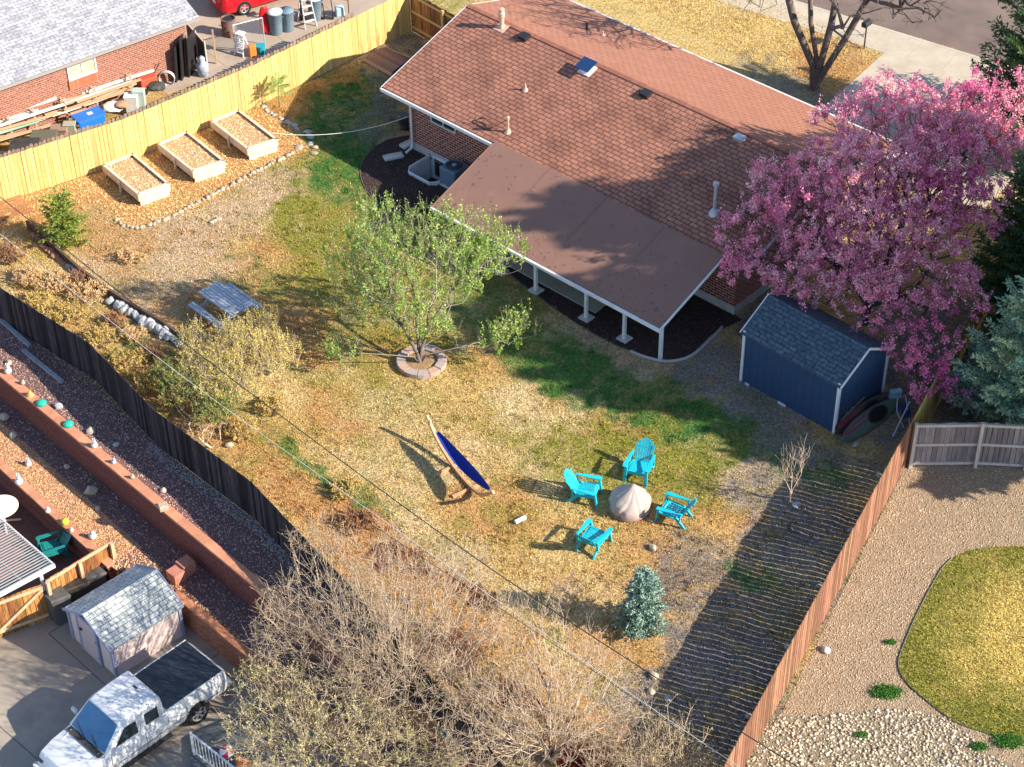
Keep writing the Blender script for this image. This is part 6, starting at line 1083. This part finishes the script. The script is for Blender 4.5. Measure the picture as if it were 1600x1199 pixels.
def tubes_np(p0, p1, r0, r1, k):
    d = p1-p0; L_ = np.linalg.norm(d, axis=1)+1e-9; d = d/L_[:, None]; ref = np.where(np.abs(d[:, 2:3]) < .9, np.array([[0, 0, 1.]]), np.array([[1., 0, 0]])); a = np.cross(d, ref); a /= np.linalg.norm(a, axis=1)[:, None]; b = np.cross(d, a); t = np.arange(k)*2*np.pi/k
    rg = a[:, None, :]*np.cos(t)[None, :, None]+b[:, None, :]*np.sin(t)[None, :, None]; V = np.concatenate([p0[:, None, :]+rg*r0[:, None, None], p1[:, None, :]+rg*r1[:, None, None]], 1); j = np.arange(k); f = np.stack([j, (j+1) % k, k+(j+1) % k, k+j], -1)
    return V.reshape(-1, 3), (f[None]+(np.arange(len(p0))*2*k)[:, None, None]).reshape(-1, 4)
def twigs_mesh(name, segs, mat, parent, thick=.03):
    p0, p1, r0, r1 = segs; m = r0 > thick; Vs, Fs, n = [], [], 0
    for mm, k in ((m, 7), (~m, 3)):
        if mm.any(): V, F_ = tubes_np(p0[mm], p1[mm], r0[mm], r1[mm], k); Vs.append(V); Fs.append(F_+n); n += len(V)
    return npmesh(name, np.concatenate(Vs), np.concatenate(Fs), mat, parent, smooth=True)
def leaves_np(P, size, asp=.6, upb=.3):
    n = len(P); a = RG.normal(size=(n, 3)); a[:, 2] += upb; a /= np.linalg.norm(a, axis=1)[:, None]; b = RG.normal(size=(n, 3)); b -= a*(a*b).sum(1)[:, None]; b /= np.linalg.norm(b, axis=1)[:, None]; c = np.cross(a, b); s = size*(.6+.8*RG.random(n)); u = b*s[:, None]*.5; v = c*(s*asp)[:, None]*.5
    V = np.stack([P-u, P-v*.9+u*.1, P+u, P+v*.9+u*.1], 1); return V.reshape(-1, 3), np.arange(4*n).reshape(-1, 4)
def spurs(tips, n, ln, updir=.6, spread=.8, rt=.005):
    S0 = np.repeat(tips, n, axis=0); d = RG.normal(size=S0.shape)*spread; d[:, 2] += updir; d /= np.linalg.norm(d, axis=1)[:, None]; L_ = ln*(.4+.9*RG.random(len(S0))); mid = S0+d*(L_*.5)[:, None]; d2 = d+RG.normal(size=d.shape)*.2; d2[:, 2] += updir*.3; S1 = mid+d2*(L_*.5)[:, None]
    r = np.full(len(S0), rt); return (np.concatenate([S0, mid]), np.concatenate([mid, S1]), np.concatenate([r, r*.8]), np.concatenate([r*.8, r*.5])), mid, S1
def cat(a, b): return tuple(np.concatenate([x, y]) for x, y in zip(a, b))
def along(p0, p1, n): i = RG.integers(0, len(p0), n); t = RG.random(n)[:, None]; return p0[i]*(1-t)+p1[i]*t
def tree(name, label, cat_, base, forks, lobes, n, bark, leafm=None, nl=0, size=.06, sp=(3, .3), spread=.8, updir=.6, scat=.06, asp=.6, rtip=.006, pw=2.4, group=None, jit=.05, step=.45, pathw=.35, shell=.45, crown='crown', splits=1, upb=.3, rt=.005, up=0., cull=0, tbark=None):
    t = thing(name, tuple(base), label, cat_, group); P = lobe_pts(lobes, n, shell); A, par, r, segs, tips = grow(base, forks, P, pathw, step, jit, rtip, pw, up); ss, m_, e_ = spurs(tips, sp[0], sp[1], updir, spread, rt)
    big = segs[2] > .028; t0 = tuple(x[big] for x in segs); sm = cat(tuple(x[~big] for x in segs), ss)
    if big.any(): twigs_mesh('trunk', t0, tbark or bark, t)
    twigs_mesh('branches', sm, bark, t)
    if nl:
        LP = along(ss[0], ss[1], nl)+RG.normal(size=(nl, 3))*scat
        if cull: LP = LP[fbm(LP[:, 0]+LP[:, 2]*.7, LP[:, 1]-LP[:, 2]*.9, 1.3, 3) > cull+RG.normal(size=len(LP))*.03]
        V, F_ = leaves_np(LP, size, asp, upb); npmesh(crown, V, F_, leafm, t)
    return t
bk_grey = M("bark_grey", (.20, .16, .14, 1), (.11, .09, .08, 1), scale=12, rough=.9, bump=.6, bscale=20); bk_tan = M("bark_tan", (.60, .47, .35, 1), (.32, .24, .185, 1), scale=6, rough=.85, ibright=.25); bk_dk = M("bark_dark", (.12, .08, .075, 1), (.07, .05, .05, 1), scale=10, rough=.9); bk_pale = M("bark_pale", (.40, .36, .26, 1), (.26, .22, .17, 1), scale=8, rough=.85)
def up_(b_, x, y, z): return np.asarray(b_, float)+np.array([x, y, z])
# leafing tree in the ring
lf_g = M("fresh_leaves", (.22, .40, .05, 1), (.42, .50, .16, 1), scale=1.2, rough=.55, isl=.35, transl=.35, spec=.3)
tb_ = G(657, 570)
tree('leafing_tree', 'many branched fruit tree with fresh green leaves inside the block ring', 'tree', tb_,
     [[up_(tb_, -.1, 0, .5), up_(tb_, -.5, .3, 1.3), up_(tb_, -.9, .5, 2.0)], [up_(tb_, .05, .1, .6), up_(tb_, .5, .5, 1.5), up_(tb_, 1.2, .9, 2.5)], [up_(tb_, -.05, .2, .7), up_(tb_, -.1, .7, 1.8), up_(tb_, -.2, .9, 2.8)], [up_(tb_, .2, 0, .4), up_(tb_, 1.2, -.1, .75), up_(tb_, 2.3, .1, .95)], [up_(tb_, -.2, -.1, .4), up_(tb_, -1.1, -.2, .6), up_(tb_, -2, -.3, .75)]],
     [(640, 430, 3.3, 1.7), (565, 410, 3.0, 1.3), (720, 420, 3.1, 1.3), (600, 365, 4.6, 1.1, .9), (680, 370, 4.4, 1.2, .9), (750, 385, 3.2, 1.0, .7), (790, 400, 2.6, .8, .5), (650, 500, 1.9, 1.0, .6), (570, 480, 1.8, 1.1, .5), (800, 520, .95, .8, .3), (770, 540, .8, .5, .25), (540, 545, .75, .7, .25), (690, 520, 1.2, .5, .4)],
     1350, bk_pale, lf_g, 38000, .068, (4, .52), .45, 1.3, .03, .7, .006, 2.3, cull=.37, tbark=bk_grey)
# blossoming tree
lf_p = M("pink_blossom", (.88, .25, .43, 1), (.97, .62, .67, 1), scale=1.4, rough=.6, isl=.5, transl=.35, spec=.2, c3=(.76, .15, .38, 1))
pb_ = G(1350, 505)
PINK = [(1345, 330, 4.4, 2.9), (1225, 310, 3.9, 1.5), (1185, 375, 3.2, 1.35), (1160, 420, 2.9, .7), (1440, 260, 5.0, 2.1), (1530, 190, 5.4, 1.5), (1400, 180, 5.9, 1.5), (1330, 215, 5.4, 1.5), (1280, 420, 3.2, 1.6), (1420, 400, 3.8, 1.9), (1440, 540, 2.4, 1.2), (1440, 600, 1.5, .8), (1480, 610, 1.3, .5), (1360, 470, 2.9, 1.3), (1490, 460, 3.3, 1.1), (1510, 320, 4.6, 1.5), (1565, 150, 5.6, 1.2), (1490, 240, 5.2, 1.6), (1550, 230, 5.2, 1.2), (1470, 180, 5.8, 1.2), (1230, 440, 2.6, .9)]
tree('blossom_tree', 'large tree covered in pink blossom beside the house and the navy shed', 'tree', pb_,
     [[up_(pb_, 0, 0, .8), up_(pb_, -.7, .2, 1.8), up_(pb_, -1.5, .5, 2.7)], [up_(pb_, .05, .05, .9), up_(pb_, .6, .6, 2.0), up_(pb_, 1.1, 1.2, 3.2)], [up_(pb_, 0, .1, 1.), up_(pb_, .1, .2, 2.4), up_(pb_, .1, .2, 3.6)], [up_(pb_, .1, -.1, .8), up_(pb_, .9, -.8, 1.6), up_(pb_, 1.5, -1.8, 2.0)]],
     PINK+[(1380, 330, 3.6, 2.2)], 3700, bk_dk, lf_p, 195000, .062, (4, .36), .6, .9, .045, .8, .0075, 2.4, crown='blossom', cull=.385)
# bare street tree behind the house
fb_ = G(1272, 138)
tree('bare_tree', 'big bare tree with four grey trunks in the front yard behind the house', 'tree', fb_,
     [[up_(fb_, -.1, .1, .9), up_(fb_, -.9, .5, 2.6), up_(fb_, -1.5, .8, 4.6)], [up_(fb_, .05, .1, 1.0), up_(fb_, -.3, .4, 2.6), up_(fb_, -.5, .6, 4.8)], [up_(fb_, .12, 0, .9), up_(fb_, .45, .3, 2.6), up_(fb_, .6, .4, 4.6)], [up_(fb_, .3, -.1, .8), up_(fb_, 1.0, 0, 2.2), up_(fb_, 1.7, .1, 3.8)]],
     [(1250, -110, 7.6, 3.0, 2.2), (1370, -60, 6.3, 2.6, 2), (1180, -60, 6.4, 2.2, 1.6), (1440, 10, 4.4, 1.2, .8), (1320, 60, 3.6, .8, .5)], 900, bk_grey, None, 0, sp=(3, .5), spread=.7, updir=.3, rtip=.013, pw=1.95, rt=.009)
# tangled bare trees and brush, bottom
lf_t = M("tan_buds", (.46, .36, .18, 1), (.36, .33, .12, 1), scale=1.5, rough=.8, isl=.35, transl=.25); lf_y = M("yellow_green_buds", (.58, .50, .24, 1), (.42, .43, .18, 1), scale=1.3, rough=.7, isl=.35, transl=.3)
def brush(label, bx, by, forks, lobes, n, leafm, nl, size=.045, name='bare_tree', catn='tree', z=0, **k):
    b_ = G(bx, by, z); F_ = [[up_(b_, *q) for q in f] for f in forks]; return tree(name, label, catn, b_, F_, lobes, n, bk_tan, leafm, nl, size, k.pop('sp', (5, .34)), k.pop('spread', .75), k.pop('updir', .7), .02, .6, k.pop('rtip', .0058), k.pop('pw', 2.3), tbark=bk_grey if n > 900 and leafm is not None else None, **k)
fk = lambda s=1: [[(0, 0, .4), (-.7*s, .4*s, 1.2), (-1.3*s, .8*s, 1.8)], [(.05, .05, .4), (.5*s, .5*s, 1.4), (.9*s, 1.*s, 2.1)], [(0, .1, .5), (0, .5*s, 1.4), (-.1, 1.*s, 2.4)], [(.1, -.05, .4), (.9*s, -.1, 1.0), (1.6*s, .1, 1.5)], [(-.1, -.1, .4), (-.8*s, -.3, .9), (-1.5*s, -.5, 1.3)]]
brush('largest tangled bare tree, in the middle of the bottom edge', 628, 1105, fk(), [(600, 960, 3.1, 1.8, 1.0), (480, 955, 2.9, 1.35, .8), (700, 900, 2.9, 1.4, .8), (505, 855, 3.0, 1.0, .6), (600, 880, 3.2, 1.1, .8), (640, 1060, 2.3, 1.7, .8), (450, 1010, 2.2, 1.0, .6), (740, 990, 2.5, 1.3, .8), (560, 1040, 2.4, 1.3, .7)], 1700, lf_t, 13000, sp=(5, .5), spread=.7, pathw=.8, jit=.04, step=.5, size=.035, rt=.0052)
brush('pale bare tree spreading right of the largest bare tree', 860, 1190, fk(.9), [(850, 1060, 2.0, 1.4, .8), (930, 1040, 1.7, 1.0, .6), (780, 1110, 2.2, 1.4, .8), (900, 1140, 1.5, 1.3, .6), (980, 1120, 1.1, .8, .5), (830, 970, 2.0, 1.0, .5), (760, 1180, 1.6, 1.4, .8), (960, 1180, 1.0, 1.0, .5)], 1000, lf_t, 7000, sp=(5, .46), spread=.7, pathw=.8, jit=.04, step=.5, size=.035, rt=.0052)
brush('bare tree with yellow-green buds just right of the pickup', 480, 1195, fk(.8), [(440, 1090, 1.9, 1.1, .7), (520, 1120, 1.9, 1.3, .8), (400, 1150, 1.5, .8, .6), (460, 1180, 1.2, 1.3, .7), (580, 1160, 1.5, 1.3, .7), (650, 1190, 1.2, 1.3, .6), (400, 1060, 1.9, .6, .4)], 1050, lf_y, 15000, size=.05, sp=(4, .44), spread=.7, pathw=.8, jit=.04, step=.5, rt=.0055)
brush('small bare bush at the bottom edge where the shadow of the red fence begins', 1045, 1225, fk(.5), [(1040, 1170, .9, .8, .5), (1080, 1190, .7, .6, .4), (1000, 1195, .8, .6, .4)], 420, lf_t, 3000, name='bare_bush', catn='bush')
brush('thin reddish sapling in front of the bottom tangle, left of the blue spruce', 885, 965, [[(0, 0, .4), (0, .1, .8)], [(.02, 0, .3), (.15, .1, .7)]], [(885, 925, .95, .45, .4), (920, 945, .6, .3, .3)], 70, None, 0, name='sapling', catn='sapling', rtip=.005)
brush('bare young tree at the edge of the long fence shadow', 1234, 786, [[(0, 0, .5), (0, .1, 1.2)], [(.03, 0, .5), (.25, .05, 1.1)], [(-.03, 0, .5), (-.25, .05, 1.0)]], [(1240, 735, 1.4, .4, .6), (1255, 715, 1.6, .3, .5), (1225, 745, 1.2, .3, .3)], 60, None, 0, name='sapling', catn='sapling', rtip=.006, sp=(3, .4), updir=1.4)
# brush along the black fence
brush('large yellow-green shrub between the picnic table and the black fence', 372, 605, [[(-.3, .1, .4)], [(.3, .2, .4)], [(0, .5, .4)], [(-.6, .4, .4)], [(.7, .4, .4)], [(0, -.2, .4)]], [(385, 540, 1.0, 1.1, .6), (320, 565, .8, .9, .5), (435, 555, .8, .8, .5), (360, 600, .7, 1.1, .5), (300, 530, .7, .5, .3), (410, 510, 1.1, .6, .4)], 1100, M("yellow_shrub_leaves", (.82, .70, .15, 1), (.62, .58, .13, 1), scale=1.8, rough=.7, isl=.3, transl=.35), 17000, name='shrub', catn='shrub', size=.045, sp=(5, .42), updir=1.4, spread=.5)
brush('green and yellow shrub against the black fence, below the large yellow-green one', 300, 655, [[(-.3, .1, .3)], [(.3, .2, .3)], [(0, .4, .3)]], [(285, 610, .7, .7, .4), (330, 640, .6, .7, .35), (260, 585, .6, .5, .3)], 420, M("green_shrub_leaves", (.14, .22, .045, 1), (.34, .34, .08, 1), scale=2.2, rough=.7, isl=.35, transl=.3), 11000, name='shrub', catn='shrub', size=.055, sp=(4, .26), updir=.9)
m_dry = M("dry_brush_leaves", (.66, .46, .15, 1), (.50, .42, .14, 1), scale=3, rough=.85, isl=.35, transl=.25); m_dr2 = M("dry_grass_leaves", (.80, .58, .32, 1), (.64, .42, .2, 1), scale=3, rough=.85, isl=.3, transl=.25); m_rdy = M("rusty_leaves", (.36, .16, .07, 1), (.24, .13, .07, 1), scale=3, rough=.85, isl=.4, transl=.2)
BR = [(18, 405, .5, .5, m_rdy, 'rusty dry bush at the left edge above the black fence'), (45, 440, .5, .4, m_dr2, 'pale dry bush beside the yellow boulder'), (85, 450, .6, .35, m_dr2, 'pale dry bush below the reddish stone row'), (60, 480, .55, .35, m_dry, 'yellow dry bush touching the black fence near its left end'), (110, 500, .6, .4, m_dry, 'yellow-brown bush on the black fence, below the pale dry bush'), (70, 510-5, .3, .3, m_dry, 'small ochre tuft on the black fence near its left end'), (140, 465, .6, .35, m_dr2, 'straw coloured bush left of the lone pale boulder'), (155, 535, .6, .4, m_dry, 'ochre bush on the black fence, left of the straw tuft group'), (120, 445, .35, .4, m_rdy, 'small rust brown bush under the grey boulders'), (180, 510, .45, .3, m_rdy, 'brown twiggy bush below the grey boulder row'), (210, 530, .4, .3, m_dr2, 'pinkish dry tuft below the grey boulder row'), (200, 575, .6, .4, m_dry, 'ochre bush on the black fence, second left of the green shrub'), (240, 560, .35, .35, m_rdy, 'brown twiggy bush left of the yellow-green shrub'), (235, 605, .5, .4, m_dry, 'ochre bush on the black fence, next to the green shrub'), (380, 680, .5, .35, m_dry, 'ochre bush behind the black fence, below the large shrub'), (425, 640, .5, .3, m_dry, 'low ochre bush at the lawn edge, below the large shrub'), (205, 408, .45, .18, m_dr2, 'low tan tuft on the bare yard above the picnic table'), (560, 820, .55, .3, m_rdy, 'rust brown bush at the top of the bottom tangle'), (540, 770, .45, .3, m_dry, 'ochre tuft at the lawn edge above the bottom tangle')]
for x, y, r_, h_, mm, lb in BR: brush(lb, x, y, [[(-.15, 0, .12)], [(.15, 0, .12)], [(0, .15, .12)]], [(x, y-h_*18, h_*.5, r_, h_*.5)], int(120*r_/.5), mm, int(2500*r_*r_/.25), name='dry_bush', catn='bush', size=.05, sp=(3, .2), updir=1.2, rtip=.005)
brush('pile of cut pale branches over the black fence', 330, 700, [[(-.2, 0, .2)], [(.3, .1, .25)]], [(320, 668, .5, .7, .15), (300, 660, .5, .4, .1)], 70, None, 0, name='branch_pile', catn='branches', rtip=.009, sp=(2, .5), updir=.1)
# conifers
def conifer(name, label, base, h, rad, needle, bark=bk_dk, dens=1., nl=.14, whorl=.24, droop=.15, low=.08, nb=8, wn=.03, seedtwist=0, powr=.85):
    base = np.asarray(base, float); t = thing(name, tuple(base), label, 'tree'); b = MB(); b.tube([base, base+[0, 0, h*.5], base+[0, 0, h]], [h*.018+.015, h*.01+.01, .008], 8); b.build('trunk', bark, t); S0, S1 = [], []; Q0, Q1 = [], []
    nw = int(h*(1-low)/whorl)
    for i in range(nw):
        z = h*low+i*whorl+random.uniform(-.05, .05); f_ = 1-(z-h*low)/(h*(1-low)); L0 = rad*f_**powr+.06
        for j in range(nb):
            a = 2*math.pi*j/nb+i*.77+random.uniform(-.3, .3); L_ = L0*random.uniform(.68, 1.12); d = np.array([math.cos(a), math.sin(a), 0]); p = base+[0, 0, z]; m = max(2, int(L_/.22)); prev = p; sl = .55*(1-f_)+.12-random.uniform(0, droop)
            for k in range(1, m+1):
                u = k/m; q = p+d*L_*u+np.array([0, 0, L_*(sl*u-.25*droop*4*u*(1-u)+.18*u*u*(f_ > .3))])+np.random.default_rng(i*97+j*7+k).normal(size=3)*.02; S0.append(prev); S1.append(q)
                sd = np.array([-d[1], d[0], 0]); sl_ = .42*L_*(1-u*.75)+.05
                for s_ in (-1, 1):
                    for e_ in (.3, .8):
                        o0 = prev*(1-e_)+q*e_; o1 = o0+(sd*s_*.8+d*.65)*sl_*random.uniform(.6, 1)+np.array([0, 0, random.uniform(-.06, .05)]); Q0.append(o0); Q1.append(o1)
                prev = q
            Q0.append(prev-d*.05); Q1.append(prev+d*.12)
    S0, S1, Q0, Q1 = map(np.array, (S0, S1, Q0, Q1)); twigs_mesh('branches', (S0, S1, np.full(len(S0), .012*h**.3), np.full(len(S0), .009)), bark, t)
    B0 = np.concatenate([Q0, S0]); B1 = np.concatenate([Q1, S1]); Ls = np.linalg.norm(B1-B0, axis=1); tot = int(Ls.sum()*34*dens); i = RG.choice(len(B0), tot, p=Ls/Ls.sum()); u = RG.random(tot)[:, None]; P = B0[i]*(1-u)+B1[i]*u; d = (B1-B0)[i]/Ls[i][:, None]; d = d*.8+RG.normal(size=d.shape)*.45; d[:, 2] += .15; d /= np.linalg.norm(d, axis=1)[:, None]; sd = np.cross(d, RG.normal(size=d.shape)); sd /= np.linalg.norm(sd, axis=1)[:, None]; ln = nl*(.5+.7*RG.random(tot))
    V = np.stack([P-sd*wn*.3, P+d*ln[:, None]*.5-sd*wn*.5, P+d*ln[:, None], P+d*ln[:, None]*.5+sd*wn*.5], 1).reshape(-1, 3); npmesh('needles', V, np.arange(4*tot).reshape(-1, 4), needle, t); return t
n_blue = M("blue_needles", (.36, .50, .42, 1), (.20, .34, .27, 1), scale=3, rough=.6, isl=.35, transl=.15); n_dark = M("dark_needles", (.06, .14, .065, 1), (.13, .20, .06, 1), scale=1.5, rough=.6, isl=.4, transl=.15); n_teal = M("teal_needles", (.24, .46, .36, 1), (.58, .64, .36, 1), scale=1.1, rough=.6, isl=.35, transl=.2); n_lime = M("lime_needles", (.20, .31, .05, 1), (.34, .38, .08, 1), scale=3, rough=.6, isl=.35, transl=.25)  # teal needles are lightened, with yellowish sunlit highlights mixed into the colour
conifer('spruce', 'young blue spruce on the lawn near the fence shadow', G(1003, 982), 2.35, .62, n_blue, dens=2.4, nl=.09, whorl=.13, nb=8, wn=.035, low=.03)
conifer('pine', 'small yellow-green pine in the bare corner below the yellow fence', G(103, 378), 2.0, .72, n_lime, dens=1.7, nl=.13, whorl=.2, nb=6, low=.05, wn=.04, powr=.45)
conifer('spruce', 'dark spruce cut off by the top right corner', G(1630, 230), 10.5, 3.5, n_dark, dens=1.0, nl=.2, whorl=.42, nb=8, wn=.05, droop=.35)
conifer('spruce', 'dark green spruce at the right edge behind the pink tree', G(1605, 500), 8.4, 2.4, n_dark, dens=1.4, nl=.17, whorl=.32, nb=8, wn=.05, droop=.25)
conifer('spruce', 'blue-green spruce at the right edge above the grey fence', G(1602, 652), 6.2, 2.3, n_teal, dens=1.7, nl=.15, whorl=.26, nb=9, wn=.05, droop=.2)
# feathery young plant by the yellow fence
fp = G(437, 168); ft_ = thing('young_tree', tuple(fp), 'young tree with feathery pale green leaves in front of the yellow fence', 'tree'); b = MB(); b.tube([fp, fp+[0, 0, .6], fp+[.03, .02, 1.0]], [.025, .02, .012], 6); b.build('trunk', bk_grey, ft_); P = []; b = MB()
for i in range(22):
    a = i*2.4; el = .15+.9*(i/22); top = fp+np.array([0, 0, .62+.02*i]); d = np.array([math.cos(a)*math.cos(el), math.sin(a)*math.cos(el), math.sin(el)]); L_ = .55*random.uniform(.8, 1.15); pts = [top+d*L_*u-np.array([0, 0, .28*u*u*L_]) for u in np.linspace(0, 1, 8)]; b.tube(pts, .006, 4); sd = np.cross(d, [0, 0, 1]); sd /= np.linalg.norm(sd)+1e-9
    for u in np.linspace(.15, 1, 13):
        for s_ in (-1, 1): c_ = top+d*L_*u-np.array([0, 0, .28*u*u*L_]); P.append([c_, c_+sd*s_*.06+d*.02, c_+sd*s_*.13+d*.05-np.array([0, 0, .03]), c_+sd*s_*.05+d*.05])
b.build('leaf_stalks', M("green_stalk", (.3, .4, .12, 1), rough=.7), ft_); P = np.array(P).reshape(-1, 3); npmesh('leaves', P, np.arange(len(P)).reshape(-1, 4), M("pale_frond", (.38, .50, .16, 1), rough=.6, isl=.3, transl=.35), ft_)
# weeds on the gravel
for x, y, r_, lb in ((1385, 1083, .32, 'green weed patch between the round lawn and the pebble bed'), (1345, 1150, .13, 'small green weed in the pebbles'), (1575, 1160, .3, 'green weed clump at the bottom right corner beside the lawn edge'), (1392, 1005, .12, 'small weed at the left edge of the round lawn'), (1283, 745-2, .2, None), (1530, 1168, .18, 'green weed strip under the bottom curve of the round lawn')):
    if lb is None: continue
    p = G(x, y); n = int(2600*r_*r_/.05); q = np.c_[RG.normal(size=n)*r_*.5, RG.normal(size=n)*r_*.3, RG.random(n)*.1]+p; V, F_ = leaves_np(q, .05, .5); tag(npmesh('weed', V, F_, M("weed_green", (.07, .20, .03, 1), rough=.6, isl=.4, transl=.2), origin=p), lb, 'weed')
nlp = [tuple(p) for p in nl_poly]; b = MB(); ring_ = [(p[0], p[1], .03) for p in nl_poly[12:66]]; b.tube(ring_, .018, 4); struct(b.build('lawn_edging', M("metal_edging", (.10, .12, .08, 1), rough=.5)))

# two tall evergreens just outside the right edge of the photo; their shade falls over the shed, the patio roof and the lawn
conifer('spruce', 'tall dark spruce beyond the right edge, farther one', (21.3, 47.0, 0), 15.0, 4.0, n_dark, dens=1.6, nl=.28, whorl=.5, nb=10, wn=.12, droop=.3, low=.12, powr=.6)
conifer('spruce', 'tall dark spruce beyond the right edge, nearer one', (21.3, 42.9, 0), 14.4, 3.9, n_dark, dens=1.6, nl=.28, whorl=.5, nb=10, wn=.12, droop=.3, low=.34, powr=.6)
conifer('spruce', 'tall dark spruce beyond the right edge, farthest from the camera', (22.3, 49.3, 0), 13.9, 2.7, n_dark, dens=1.3, nl=.28, whorl=.5, nb=10, wn=.12, droop=.3, low=.12, powr=.7)
